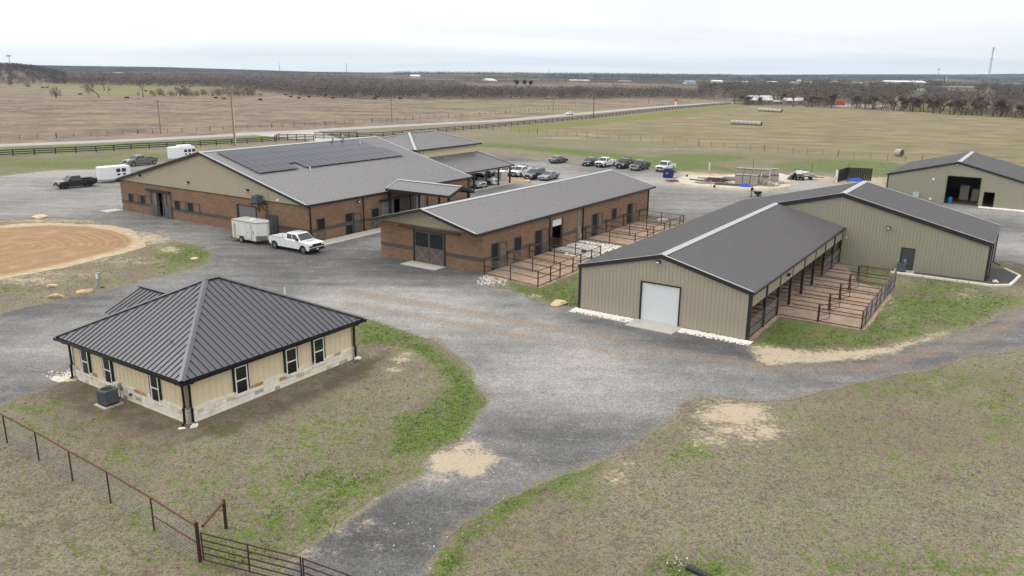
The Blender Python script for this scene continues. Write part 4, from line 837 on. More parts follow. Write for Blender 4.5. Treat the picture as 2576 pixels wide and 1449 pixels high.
m = MB(); rake(m, xa, -1, -.14, zl, WD/2, pk); rake(m, xa, -1, WD+.1, zl, WD/2, pk); m.build('rake_trim', [M_trim, M_ridge], rfo)
m = MB(); rake(m, xb, -1, -W2-.1, zeR, CE, pe, .36); rake(m, xb, -1, WD/2-.2, pk+.05, CE, pe, .36); m.build('rake_trim', [M_trim, M_ridge], rfo)
m = MB(); rake(m, xc, 1, -W2-.1, zeR, CE, pe); rake(m, xc, 1, WD+.1, zl, CE, pe); m.build('rake_trim', [M_trim, M_ridge], rfo)
m = MB(); m.box(xa, LD-.0, -.26, -.14, zl-.2, zl-.02); m.box(xb, xc, -W2-.2, -W2-.1, zeR-.18, zeR-.02); m.box(xa, xc, WD+.1, WD+.2, zl-.18, zl-.02); m.build('gutter', M_trim, rfo)
m = MB()
for y in (0.0, WD): m.box(-.06, .14, y-.1, y+.1, 0, zl-.1)
m.box(LD-.04, LD+.12, -W2-.08, -W2+.12, 0, zeR-.1); m.build('corner_trim', M_trim, me_)
part('base_trim', M_trim, me_, fx0, [(0, 5.2, -.02, .06, -.05, -.035), (8.44, WD, -.02, .06, -.05, -.035)])
d = part('rolling_door', M_rolldoor, me_, fx0, [(5.31, 8.33, .04+k*.1, .04+k*.1+.092, .03, .08) for k in range(30)]); part('bottom_bar', M_black, d, fx0, [(5.31, 8.33, .0, .045, .02, .085)])
part('door_frame', M_trim, me_, fx0, [(5.2, 5.3, 0, 3.15, -.06, .1), (8.34, 8.46, 0, 3.15, -.06, .1), (5.3, 8.34, 3.05, 3.15, -.06, .1)])
wall_light(me_, fx0, 7.08, 4.78, out=.36); wall_light(me_, fy0, 9.3, 2.9, out=.34)
for k, x in enumerate((.06, 3.78, 7.45, 11.05, 14.95, 18.75, 22.5, 26.2, 29.7)):
    MB().box(x-.11, x+.11, -.05, .15, -.02, 3.45).build('column', M_trim, me_)
m = MB()
for x in (3.78, 26.2): m.box(x-.09, x+.09, -.1, -.045, 2.4, 3.5)
m.build('splice_trim', M_trim, me_)
# inside: back wall, dividers and gates of the stalls
m = MB(); m.box(.15, LD-.1, WD/2-.05, WD/2+.05, 0, 4.2); m.build('stall_back', mat('stall_back_wall', (.09, .085, .075), .8), me_)
for k, x in enumerate((3.78, 7.45, 11.05, 14.95, 18.75, 22.5, 26.2)):
    m = MB()
    for z in (.3, .65, 1.0, 1.35, 1.7): m.tube((x, .15, z), (x, WD/2-.1, z), .03, n=6)
    m.build('stall_divider', M_rust, me_)
MB().box(.2, LD-.1, .2, WD/2-.06, .0, .022).build('stall_floor', mat('stall_dirt', lin(120,98,80), .95, var=.2), me_)
dr = part('personnel_door', M_dkdoor, me_, fE, [(-6.68, -5.62, .1, 2.2, -.06, -.032)]); part('handle', M_gray, dr, fE, [(-5.82, -5.74, 1.02, 1.1, -.12, -.06)]); part('door_frame', M_trim, dr, fE, [(-6.76, -6.68, .06, 2.28, -.07, -.032), (-5.62, -5.54, .06, 2.28, -.07, -.032), (-6.68, -5.62, 2.2, 2.28, -.07, -.032)])
Z8 = Zm(3024, 700, 2.5506)
q = FD.wall(0, LD, *Z8(1215, 505)); wall_light(me_, fE, q[1], q[2], out=.34)
q = FD.wall(0, LD, *Z8(788, 597)); part('junction_box', M_white, me_, fE, [(q[1]-.07, q[1]+.07, q[2]-.07, q[2]+.07, -.1, -.032)])
q = FD.wall(0, LD, *Z8(1378, 832)); part('junction_box', M_gray, me_, fE, [(q[1]-.12, q[1]+.12, q[2]-.15, q[2]+.15, -.12, -.032)])
m = MB(); m.beam((LD+8, -W2-.16, zeR-.1), (LD+8, -W2-.16, .3), .1, .1, up=(1, 0, 0)); m.beam((LD+8, -W2-.16, .3), (LD+8.2, -W2-.8, .06), .1, .1); m.beam((LD+.5, -W2-.16, zeR-.1), (LD+.5, -W2-.16, .1), .1, .1, up=(1, 0, 0)); m.build('downspout', M_trim, me_)
q = FD.g(*Z8(1335, 945)); p = FD.w(LD-.9, q[1]); condenser('grey condenser on the gravel beside the personnel door of the taupe barn wing', (p.x, p.y, 0), FD.a, s=.95)
o = MB().box(LD-2.1, LD-.02, -7.0, -5.2, -.05, .1).build('door_slab', M_conc); o.location = (FD.x, FD.y, 0); o.rotation_euler.z = FD.a; struct(o)
# ------------------------------------------------------------------ F: far right barn
fb = building('equipment_barn', 'sage metal equipment barn with a tall dark door opening at the right edge', 'barn', FF)
c_, LF, eF, pF = 9.27, 19.56, 3.83, 6.27; WF = 2*c_
def FFw(px, py): return FF.wall(1, 0, px, py)
Zf = Zm(3450, 600, 4.426)
bd0, bd1 = FFw(*Zf(1293, 415)), FFw(*Zf(1720, 935)); sd0, sd1 = FFw(*Zf(1905, 697)), FFw(*Zf(2005, 955))
hb = (bd0[0]-.25, bd1[0]+.2, .02, bd0[2]); hsd = (sd0[0]-.1, sd1[0]+.12, .02, sd0[2])
wl = MB(); wall2d(wl, fy0, 0, WF, -.02, [(0, eF-.1), (c_, pF-.1), (WF, eF-.1)], [hb, hsd], .1, rib=(.305, .06, .03)); wl.build('front_wall', M_sage, fb)
wl = MB(); wall2d(wl, fx0, .1, LF, -.02, [(.1, eF-.1), (LF, eF-.1)], [], .1); wall2d(wl, fxl(WF), .1, LF, -.02, [(.1, eF-.1), (LF, eF-.1)], [], .1); wall2d(wl, fyl(LF), .1, WF-.1, -.02, [(.1, eF-.1), (c_, pF-.1), (WF-.1, eF-.1)], [], .1); wl.build('wall', M_sage, fb)
rf = MB(); ribbed(rf, [(-.1, LF+.1, eF), (-.1, -.1, eF), (c_, -.1, pF), (c_, LF+.1, pF)], .36, .085, .05); ribbed(rf, [(WF+.1, -.1, eF), (WF+.1, LF+.1, eF), (c_, LF+.1, pF), (c_, -.1, pF)], .36, .085, .05); ro_ = rf.build('roof', M_roof2, fb)
m = MB()
for s_ in (-1, 1): m.hexa([(c_, -.12, pF+.05), (c_, LF+.1, pF+.05), (c_+s_*.3, LF+.1, pF-.03), (c_+s_*.3, -.12, pF-.03), (c_, -.12, pF+.075), (c_, LF+.1, pF+.075), (c_+s_*.3, LF+.1, pF-.005), (c_+s_*.3, -.12, pF-.005)])
m.build('ridge_cap', M_ridge, ro_)
m = MB()
for xe in (-.1, WF+.1): m.cm = 0; m.hexa([(xe, -.1, eF-.26), (c_, -.1, pF-.26), (c_, -.17, pF-.26), (xe, -.17, eF-.26), (xe, -.1, eF+.03), (c_, -.1, pF+.03), (c_, -.17, pF+.03), (xe, -.17, eF+.03)])
m.box(-.24, -.1, -.15, LF+.1, eF-.2, eF-.02); m.build('trim', M_trim, ro_)
m = MB(); m.box(-.08, .1, -.06, .12, 0, eF-.1); m.build('corner_trim', M_trim, fb)
part('door_frame', M_trim, fb, fy0, [(hb[0]-.1, hb[0], 0, hb[3]+.06, -.06, .1), (hb[1], hb[1]+.1, 0, hb[3]+.06, -.06, .1), (hb[0], hb[1], hb[3], hb[3]+.08, -.06, .1)])
part('door_frame', M_trim, fb, fy0, [(hsd[0]-.07, hsd[0], 0, hsd[3]+.06, -.06, .1), (hsd[1], hsd[1]+.07, 0, hsd[3]+.06, -.06, .1), (hsd[0], hsd[1], hsd[3], hsd[3]+.06, -.06, .1)])
q = FFw(*Zf(1412, 222)); wall_light(fb, fy0, q[0], q[2], out=.3)
for zz in ((1000, 465), (945, 808)): q = FFw(*Zf(*zz)); part('wall_box', M_white, fb, fy0, [(q[0]-.17, q[0]+.17, q[2]-.17, q[2]+.17, -.14, -.03)])
q = FFw(*Zf(695, 730)); part('electrical_box', mat('pale_blue_box', lin(168,188,190), .5), fb, fy0, [(q[0]-.42, q[0]+.42, q[2]-.38, q[2]+.38, -.25, -.03)])
MB().box(.2, WF-.2, .2, LF-.2, 0, .02).build('interior_floor', mat('barn_dirt_floor', lin(110,100,88), .95, var=.25), fb)
for xx in (hb[0]+2.0, hb[0]+3.6):
    ps = thing('feed_stack', 'pallet stack of grey feed sacks inside the dark barn door' if xx > hb[0]+3 else 'taller pallet stack of pale sacks inside the dark barn door', 'sacks', tuple(FF.w(xx, 5.5)), FF.a)
    for k in range(10 if xx < hb[0]+3 else 8):
        mm = MB(); mm.box(-.6+random.uniform(-.04, .04), .6, -.5, .5, .14+k*.22, .14+k*.22+.2); mm.build('sack_layer', M_conc, ps)
    MB().box(-.62, .62, -.52, .52, .02, .13).build('pallet', M_cross, ps)
q = FF.g(*Zf(1262, 875)); p = FF.w(hb[0]+.6, .9); mb = MB(); mb.cyl((0, 0, .47), (0, 0, 1), .29, .9, 20)
for z in (.06, .33, .6, .88): mb.cyl((0, 0, z), (0, 0, 1), .30, .04, 20)
o = mb.build('blue_barrel', mat('blue_plastic', lin(40,120,180), .4, var=.05)); o.location = (p.x, p.y, .02); tag(o, 'blue plastic barrel just inside the tall dark barn door', 'barrel')
# ------------------------------------------------------------------ G: office with hip roof and porch behind the brick barn
og = building('office', 'tan office with hip metal roof and wide column porch behind the block barn', 'office', FG)
gx0, gx1, gy0, gy1 = 33.5, 49.4, 12.95, 25.2
wl = MB(); wall2d(wl, lambda s, z, d: Vector((s, gy0+d, z)), gx0, gx1, -.02, [(gx0, 2.9), (gx1, 2.9)], [], .2); wall2d(wl, lambda s, z, d: Vector((gx1-d, s, z)), gy0+.2, gy1, -.02, [(gy0+.2, 2.9), (gy1, 2.9)], [], .2); wall2d(wl, lambda s, z, d: Vector((gx0+d, s, z)), gy0+.2, gy1, -.02, [(gy0+.2, 2.9), (gy1, 2.9)], [], .2); wl.build('wall', M_cmu, og)
wl = MB(); wall2d(wl, lambda s, z, d: Vector((s, gy0+d, z)), gx0, gx1, 2.9, [(gx0, 6.75), (gx1, 6.75)], [], .2, rib=(.405, .05, .03)); wall2d(wl, lambda s, z, d: Vector((gx1-d, s, z)), gy0+.2, gy1, 2.9, [(gy0+.2, 6.75), (gy1, 6.75)], [], .2, rib=(.405, .05, .03)); wall2d(wl, lambda s, z, d: Vector((gx0+d, s, z)), gy0+.2, gy1, 2.9, [(gy0+.2, 6.75), (gy1, 6.75)], [], .2); wl.build('upper_wall', M_board, og)
a00, a10, a11, a01 = Vector((gx0-.6, gy0-.6, 6.85)), Vector((gx1+.6, gy0-.6, 6.85)), Vector((gx1+.6, gy1+.6, 6.85)), Vector((gx0-.6, gy1+.6, 6.85)); r0_, r1_ = Vector((39.4, 19.1, 8.72)), Vector((45.3, 19.1, 8.72))
rf = MB()
for pl in ([a10, a00, r0_, r1_], [a00, a01, r0_], [a01, a11, r1_, r0_], [a11, a10, r1_]): ribbed(rf, pl, .40, .085, .05)
ro_ = rf.build('roof', M_roof, og)
m = MB()
for a, b in ((a00, r0_), (a10, r1_), (a01, r0_), (a11, r1_), (r0_, r1_)): m.beam(a+Vector((0,0,.05)), b+Vector((0,0,.05)), .42, .05)
m.build('hip_cap', M_ridge, ro_)
m = MB()
for a, b in ((a00, a10), (a10, a11), (a11, a01), (a01, a00)): m.beam(a-Vector((0,0,.14)), b-Vector((0,0,.14)), .14, .2)
m.box(gx0-.5, gx1+.5, gy0-.5, gy1+.5, 6.6, 6.68); m.build('fascia', M_trim, ro_)
pz, pt, px_, py_ = 3.15, 5.45, 53.8, 8.4
rf = MB(); ribbed(rf, [(px_, py_, pz), (36.5, py_, pz), (36.5, gy0, pt), (gx1, gy0, pt)], .40, .085, .05); ribbed(rf, [(px_, gy1, pz), (px_, py_, pz), (gx1, gy0, pt), (gx1, gy1, pt)], .40, .085, .05); po = rf.build('porch_roof', M_roof, og)
m = MB(); m.beam((px_, py_, pz+.05), (gx1, gy0, pt+.05), .36, .05); m.build('hip_cap', M_ridge, po)
m = MB(); m.box(36.5, px_+.1, py_-.12, py_, pz-.2, pz); m.box(px_, px_+.12, py_, gy1, pz-.2, pz); m.build('gutter', M_trim, po)
m = MB(); m.box(36.6, px_-.3, py_+.3, py_+.5, pz-.42, pz-.06); m.box(px_-.5, px_-.3, py_+.5, gy1, pz-.42, pz-.06); m.build('porch_beam', M_board, og)
for x in (39.4, 42.85, 46.3, 49.8, 53.2): MB().box(x-.11, x+.11, py_+.3, py_+.52, 0, pz-.1).build('porch_column', M_trim, og)
for y in (13.2, 17.5, 21.8): MB().box(53.1, 53.32, y-.11, y+.11, 0, pz-.1).build('porch_column', M_trim, og)
q = FG.wall(1, gy0, *Zm(1008, 200, 2.5506)(1690, 1010))
for k in (-1, 0, 1): part('wall_vent', M_white, og, lambda s, z, d: Vector((s, gy0+d, z)), [(q[0]+k*.75-.2, q[0]+k*.75+.2, q[2]-.25, q[2]+.3, -.2, -.03)])
o = MB().box(36.5, 54.2, py_-.2, gy0, -.05, .09).build('porch_slab', M_conc); o.location = (FG.x, FG.y, 0); o.rotation_euler.z = FG.a; struct(o)
hv = thing('rooftop_unit', 'beige packaged air unit on the ground beside the office porch', 'air conditioner', tuple(FG.w(55.9, 12.4)), FG.a)
MB().box(-1, 1, -.7, .7, .1, 1.5).build('cabinet', M_conc, hv); MB().box(-1.05, 1.05, -.75, .75, 0, .1).build('pad', M_conc, hv); MB().box(-1.02, 1.02, -.72, .72, 1.5, 1.56).build('lid', M_white, hv)
# ------------------------------------------------------------------ pipe pens
def wire_panel(parent, a, b, z0, z1, sp=.12, r=.005, name='wire_mesh'):
    a, b = Vector(a), Vector(b); L = (b-a).length; d = (b-a)/L; mb = MB(); k = int(L/sp)
    for i in range(k+1): mb.tube(a+d*(i*L/k)+Vector((0,0,z0)), a+d*(i*L/k)+Vector((0,0,z1)), r, n=3, cap=False)
    n = int((z1-z0)/sp)
    for j in range(n+1): z = z0+(z1-z0)*j/n; mb.tube(a+Vector((0,0,z)), b+Vector((0,0,z)), r, n=3, cap=False)
    return mb.build(name, M_wire, parent)
def pen_run(parent, pts, rails, h, rp=.05, rr_=.036, mesh=None, ends=(True, True)):
    for i, p in enumerate(pts):
        if (i == 0 and not ends[0]) or (i == len(pts)-1 and not ends[1]): continue
        MB().tube((p[0], p[1], -.05), (p[0], p[1], h+.02), rp, n=8).build('post', M_rust, parent)
    for z in rails:
        m = MB()
        for a, b in zip(pts, pts[1:]): m.tube((a[0], a[1], z), (b[0], b[1], z), rr_, n=6)
        m.build('rail', M_rust2 if z > h-.1 else M_rust, parent)
    if mesh: wire_panel(parent, (*pts[0], 0), (*pts[-1], 0), *mesh)
def pipe_gate(parent, a, b, z0, z1, n=4, r=.028, name='gate'):
    a, b = Vector((*a, 0)), Vector((*b, 0)); m = MB()
    for p in (a, b): m.tube(p+Vector((0,0,z0)), p+Vector((0,0,z1)), r, n=6)
    for k in range(n): z = z0+(z1-z0)*k/(n-1); m.tube(a+Vector((0,0,z)), b+Vector((0,0,z)), r, n=6)
    return m.build(name, M_rust, parent)
t = thing('pipe_pen', 'rusty pipe pens with three runs on the near half of the block stable side', 'pen', (FC.x, FC.y, 0), FC.a, 'pipe pens beside the block stable')
H_ = 1.5; RL_ = (.12, .82, H_)
for pts, ms in (([(0, -.2), (-.42, -3.41), (-1.0, -6.75)], (.82, 1.5)), ([(3.94, -.12), (3.44, -3.37), (2.95, -6.68)], None), ([(7.98, -.12), (7.45, -3.35), (7.05, -6.57)], None), ([(12.2, -.12), (11.8, -3.3), (11.4, -6.42)], (.12, 1.5))): pen_run(t, pts, RL_, H_, mesh=ms, ends=(True, False))
pen_run(t, [(-1.0, -6.75), (1.23, -6.7), (2.95, -6.68), (5.45, -6.62), (7.05, -6.57), (9.35, -6.5), (11.4, -6.42)], RL_, H_, rp=.06, mesh=None)
wire_panel(t, (7.05, -6.57, 0), (11.4, -6.42, 0), .82, 1.5)
t = thing('pipe_pen', 'rusty pipe pens with three runs at the far end of the block stable side', 'pen', (FC.x, FC.y, 0), FC.a, 'pipe pens beside the block stable')
for pts, ms in (([(19.75, -.12), (19.5, -3.3), (19.3, -6.5)], (.82, 1.5)), ([(24.9, -.12), (24.6, -3.3), (24.3, -6.45)], None), ([(29.5, -.12), (29.3, -3.3), (29.1, -6.4)], None), ([(34.0, -.12), (33.7, -3.3), (33.45, -6.35)], (.12, 1.5))): pen_run(t, pts, RL_, H_, mesh=ms, ends=(True, False))
pen_run(t, [(19.3, -6.5), (22.6, -6.47), (24.3, -6.45), (27.4, -6.42), (29.1, -6.4), (32.2, -6.37), (33.45, -6.35)], RL_, H_, rp=.06)
t = thing('pipe_pen', 'rusty pipe pens with mesh fronts and walk gates beside the open stall side', 'pen', (FD.x, FD.y, 0), FD.a)
for x in (7.45, 11.05, 14.95, 18.75, 22.5):
    pen_run(t, [(x, -.2), (x-.02, -3.1), (x-.04, -6.25)], (.14, .9, H_), H_, ends=(False, False))
    MB().tube((x-.02, -3.1, -.05), (x-.02, -3.1, H_), .04, n=8).build('post', M_rust, t)
    pipe_gate(t, (x-.12, -3.2), (x+.9, -3.75), .2, 1.42, 4)
    if x in (7.45, 18.75, 22.5): wire_panel(t, (x, -.2, 0), (x-.04, -6.25, 0), .14, 1.5 if x > 8 else .9)
pen_run(t, [(7.41, -6.27), (8.85, -6.27), (11.0, -6.26), (13.2, -6.26), (15.1, -6.25), (17.3, -6.25), (18.7, -6.25), (19.9, -6.25), (22.46, -6.25)], (.1, .8, H_), H_, rp=.05)
wire_panel(t, (7.41, -6.27, 0), (22.46, -6.25, 0), .1, 1.5, sp=.1, r=.006)
for a, b in ((.2, 3.65), (3.9, 7.35), (22.6, 26.1), (26.3, 29.6)):
    pen_run(t, [(a, .03), (b, .03)], (.12, .8, H_), H_, ends=(False, False)); wire_panel(t, (a, .03, 0), (b, .03, 0), .12, 1.5, sp=.1, r=.006)
# ------------------------------------------------------------------ near boundary fence and gates
P_ = [(-33.4, 41.9), (-30.78, 40.1), (-28.13, 38.3), (-25.49, 36.5), (-22.83, 34.69), (-20.17, 32.78), (-17.49, 30.89), (-14.66, 28.8), (-11.97, 26.73)]
t = thing('pipe_fence', 'rusty top-rail pipe fence with wire mesh along the lawn beside the tan house', 'fence', (0, 0, 0))
for p in P_[:-1]: MB().tube((*p, -.1), (*p, 1.5), .035, n=8).build('post', M_rust, t)
m = MB()
for a, b in zip(P_, P_[1:]): m.tube((*a, 1.54), (*b, 1.54), .036, n=8)
m.build('rail', M_rust2, t); MB().tube((*P_[-2], .72), (*P_[-1], .80), .03, n=8).build('lower_rail', M_rust2, t)
for a, b in zip(P_, P_[1:]): wire_panel(t, (*a, 0), (*b, 0), .04, 1.5, sp=.14, r=.005)
MB().tube((*P_[-1], -.1), (*P_[-1], 1.72), .075, n=12).build('corner_post', M_rust, t)
br = thing('brace_post', 'rusty brace post with a diagonal pipe behind the fence corner post', 'post', (-11.78, 29.05, 0))
MB().tube((0, 0, -.1), (0, 0, 1.32), .07, n=12).build('post', M_rust, br); MB().tube((0, -.05, 1.24), (-.05, -2.1, 1.42), .06, n=10).build('diagonal', M_rust2, br)
for nm, a, b, lb, fr_ in (('pipe_gate', (-11.80, 26.66), (-7.60, 25.15), 'rusty five-rail pipe gate hung beside the fence corner post', (0, .48, 1)), ('pipe_gate', (-7.50, 25.10), (-3.2, 22.9), 'rusty five-rail pipe gate crossing the gravel lane at the picture bottom', (0, .42, 1))):
    t = thing(nm, lb, 'gate', (*a, 0), 0, 'pipe gates across the gravel lane'); v = Vector((b[0]-a[0], b[1]-a[1], 0)); m = MB()
    for k in range(5): z = .14+k*.29; m.tube((0, 0, z), (v.x, v.y, z), .027, n=8)
    m.build('rail', M_rust, t)
    for f in fr_: MB().tube((v.x*f, v.y*f, .12), (v.x*f, v.y*f, 1.33), .032, n=8).build('stile', M_rust, t)
# ------------------------------------------------------------------ black rail fences by the road
M_fence = mat('black_fence_board', (.012, .011, .010), .6, var=.2)
def rail_fence(label, pts, h=1.35, rails=(.42, .85, 1.28), sp=3.85, pw=.17, bh=.19, mx=98):
    P = [Vector((p[0], p[1], 0)) for p in pts]; t = thing('rail_fence', label, 'fence', tuple(P[0])); o = P[0]
    posts = []; acc = 0; total = sum((b-a).length for a, b in zip(P, P[1:])); n = max(1, round(total/sp)); n = min(n, mx); step = total/n
    k = 0
    for a, b in zip(P, P[1:]):
        L = (b-a).length
        while k*step <= acc+L+1e-6: posts.append(a+(b-a)*((k*step-acc)/L)); k += 1
        acc += L
    for p in posts: q = p-o; MB().box(q.x-pw/2, q.x+pw/2, q.y-pw/2, q.y+pw/2, -.05, h).build('post', M_fence, t)
    for z in rails:
        m = MB()
        for a, b in zip(posts, posts[1:]): m.beam(a-o+Vector((0,0,z)), b-o+Vector((0,0,z)), .06, bh)
        m.build('rail', M_fence, t)
    return t
g2 = lambda *a: [G(*p)[:2] for p in a]
rail_fence('black three-rail board fence behind the parked trailers, left of the drive', g2((-260,408),(-120,400),(41.3,392),(147,387),(243,382.8),(333,376.5),(455,370.8),(564,364.5),(660,359.4),(692,357)))
rail_fence('black four-rail wing fence angling in at the drive entrance', [(-61.6, 206.9), (-62.1, 211.5), (-57.5, 210.9), (-52.4, 210.2)], 1.75, (.4, .8, 1.2, 1.62), 2.4)
rail_fence('black four-rail wing fence on the far side of the drive entrance', [(-53.9, 217.7), (-48.5, 218.6), (-43.3, 221.6)], 1.75, (.4, .8, 1.2, 1.62), 2.4)
rail_fence('black three-rail board fence running along the road to the distant tree line', [(-43.2, 221.8)] + g2((952,345.7),(1132,330.7),(1215,324.4),(1288,317),(1382,308.6),(1492,298),(1588,286.9),(1689,276),(1764,269),(1839,262.5)), sp=3.9)
# ------------------------------------------------------------------ wire stock fences
M_tpost = mat('dark_steel_post', (.03, .03, .028), .7, var=.1)
def wire_fence(label, pts, sp=5.0, h=1.3, jitter=.05, th=.035, wires=(.3, .6, .9, 1.15), wr=.006, tall=5):
    P = [Vector((p[0], p[1], 0)) for p in pts]; t = thing('wire_fence', label, 'fence', tuple(P[0])); o = P[0]
    total = sum((b-a).length for a, b in zip(P, P[1:])); n = min(95, max(2, round(total/sp))); step = total/n; acc = 0; k = 0; posts = []
    for a, b in zip(P, P[1:]):
        L = (b-a).length
        while k*step <= acc+L+1e-6: posts.append(a+(b-a)*((k*step-acc)/L)); k += 1
        acc += L
    for i, p in enumerate(posts):
        q = p-o; big = i % tall == 0; r = th*(2.0 if big else 1); dx = random.uniform(-jitter, jitter)
        MB().tube((q.x, q.y, -.05), (q.x+dx, q.y, h*(1.12 if big else 1)), r, n=5).build('post', M_tpost, t)
    m = MB()
    for z in wires:
        for a, b in zip(posts, posts[1:]): m.tube(a-o+Vector((0,0,z)), b-o+Vector((0,0,z)), wr, n=3, cap=False)
    m.build('wire', M_wire, t); return t
wire_fence('wire stock fence with thin steel posts along the edge of the hay field', g2((1240,329),(1298,333),(1357,337.7),(1583,354),(1848,375.3),(2048.5,390.8),(2160,399.6),(2281,407.8),(2450,424)), sp=3.6, h=1.45)
wire_fence('weathered wire fence along the brown pasture across the road', g2((-100,355),(75,349.5),(245,342.7),(361,336.5),(480,331.5),(640,323.5),(800,315),(1000,303.5),(1200,291),(1330,281),(1480,268)), sp=4.2, h=1.2, jitter=.25, th=.06)
for px, py, h in ((1865,448,0),): pass
for k, (px, py) in enumerate(((1894,423.5), (2134,440), (2041,437), (2346,450))):
    p = G(px, py); o = MB().tube((0, 0, -.1), (0, 0, 1.9), .045, n=5).build('steel_post', M_tpost); o.location = p; tag(o, ['lone steel post in the green grass behind the white pickup', 'lone steel post in the grass behind the black windbreak', 'lone steel post in the grass behind the utility cart', 'lone steel post behind the sage barn corner'][k], 'post', 'lone posts in the grass')
# ------------------------------------------------------------------ utility poles and lines
M_pole = mat('weathered_pole', lin(128,112,96), .9, var=.25, vs=1); M_poledk = mat('dark_creosote_pole', lin(62,52,46), .9, var=.2)
def pole(label, px, py, top_py, m=M_pole, r=.14, arm=True, name='utility_pole'):
    b = G(px, py); lo, hi = 0, 40
    for _ in range(40):
        md = (lo+hi)/2
        if proj(b+Vector((0,0,md)))[1] > top_py: lo = md
        else: hi = md
    t = thing(name, label, 'pole', tuple(b)); MB().tube((0, 0, -.3), (0, 0, lo), r*1.15, r*.75, n=8).build('shaft', m, t)
    if arm:
        MB().box(-.9, .9, -.06, .06, lo-.55, lo-.42).build('crossarm', m, t); mm = MB()
        for x in (-.8, 0, .8): mm.cyl((x, 0, lo-.34), (0, 0, 1), .06, .16, 8)
        mm.build('insulator', M_gray, t)
    return b + Vector((0, 0, lo-.3))
T1 = pole('weathered utility pole with crossarm in the brown pasture, nearest the left edge', 404.5, 337, 250.5)
T2 = pole('tall brown utility pole beside the black fence behind the block barn', 591, 365.8, 239.3, arm=False, r=.17)
p = G(594, 366.5); o = MB().tube((0, 0, -.1), (0, 0, 9.6), .11, n=8).build('service_mast', mat('pale_conduit', lin(196,190,180), .6)); o.location = p; tag(o, 'pale service mast standing against the tall brown utility pole', 'pole')
T3 = pole('weathered utility pole with crossarm beyond the road, behind the office roof', 986, 309.4, 249.3)
T4 = pole('thin utility pole with crossarm by the pasture fence behind the road car', 1391.5, 281.9, 244.3)
T5 = pole('dark utility pole on the near side of the road by the black fence', 1492.6, 298, 245.5, M_poledk)
T6 = pole('utility pole across the road just left of the red and white marker', 1631.7, 261.8, 229)
T7 = pole('most distant utility pole at the far bend of the road', 1797, 253, 229)
T8 = pole('distant thin utility pole standing in the pasture near the dark shrub', 122.7, 224, 204, arm=False); T9 = pole('distant thin utility pole standing between the two bare pasture trees', 274, 239, 218, arm=False)
def cable(label, a, b, sag=1.6, r=.028):
    m = MB(); n = 24; pr_ = None
    for i in range(n+1):
        f = i/n; q = a.lerp(b, f) - Vector((0, 0, sag*4*f*(1-f)))
        if pr_ is not None: m.tube(pr_-a, q-a, r, n=4, cap=False)
        pr_ = q
    o = m.build('power_line', M_tpost); o.location = a; tag(o, label, 'cable', 'power lines over the pasture')
cable('black power line running left from the pasture pole out of the picture', T1, T1 + Vector((-78, -62, -.4)), 2.2)
cable('black power line sagging from the pasture pole to the pole behind the office', T1, T3, 2.6)
cable('black power line sagging from the office-side pole along the road to the next pole', T3, T4, 2.6)
cable('black power line from the thin roadside pole to the pole by the marker', T4, T6, 2.6); cable('black power line between the two most distant roadside poles', T6, T7, 2.6)
# ------------------------------------------------------------------ vehicles
M_tyre = mat('tyre_rubber', (.012, .012, .012), .85, var=.1); M_rim = mat('alloy_rim', (.42, .43, .44), .35, metal=.8, var=.1); M_rimdk = mat('black_rim', (.015, .015, .016), .4, var=0)
M_vglass = NT('vehicle_glass').fin((.018, .021, .024), .05, 0, .7); M_plastic = mat('black_plastic', (.014, .014, .015), .55, var=.1); M_chrome = mat('chrome_trim', (.55, .56, .57), .18, metal=.95, var=0)
M_lamp = mat('clear_lamp', (.72, .74, .76), .15, var=0); M_red = mat('red_lamp', (.32, .012, .012), .25, var=0); M_plate = mat('number_plate', (.6, .6, .58), .5, var=0)
def paint(name, col, metal=.0, rough=.28): return mat(name, col, rough, metal=metal, var=.05, coat=.6)
P_white = paint('white_car_paint', (.74, .76, .78)); P_black = paint('black_car_paint', (.008, .008, .010)); P_gray = paint('gray_car_paint', lin(112,110,106), .4); P_silver = paint('silver_car_paint', lin(126,130,140), .5)
P_maroon = paint('maroon_car_paint', lin(58,22,26), .2); P_slate = paint('slate_car_paint', lin(66,72,78), .4); P_navy = paint('navy_car_paint', lin(28,38,78), .3); P_dark = paint('charcoal_car_paint', lin(40,42,46), .3); P_dkgray = paint('dark_gray_car_paint', lin(84,88,92), .4)
def arch(xc, r, zb, n=9): return [(xc + r*math.cos(math.pi - math.pi*i/n) , max(zb, zb + 0)+ 0) for i in ()] or [(xc - r*math.cos(math.pi*i/n), r*math.sin(math.pi*i/n)) for i in range(n+1)]
def body_shell(prof, Wd, zb_of, tum=.05, ch=.07):
    """extrude a side profile, with a rounded shoulder on each flank"""
    cx = sum(p[0] for p in prof)/len(prof); cz = .85
    def ring(y, k, lift):
        return [(x + (cx-x)*k*.035, y, z + (cz-z)*k*.10) for x, z in prof]
    mb = MB(); n = len(prof); h = Wd/2
    rings = [ring(-h, 1, 0), ring(-h+ch, 0, 0), ring(h-ch, 0, 0), ring(h, 1, 0)]
    vs = [p for r in rings for p in r]; fs = [tuple(range(n)), tuple(range(3*n, 4*n))[::-1]]
    for k in range(3): fs += [(k*n+i, k*n+(i+1) % n, (k+1)*n+(i+1) % n, (k+1)*n+i) for i in range(n)]
    return mb.add(vs, fs)
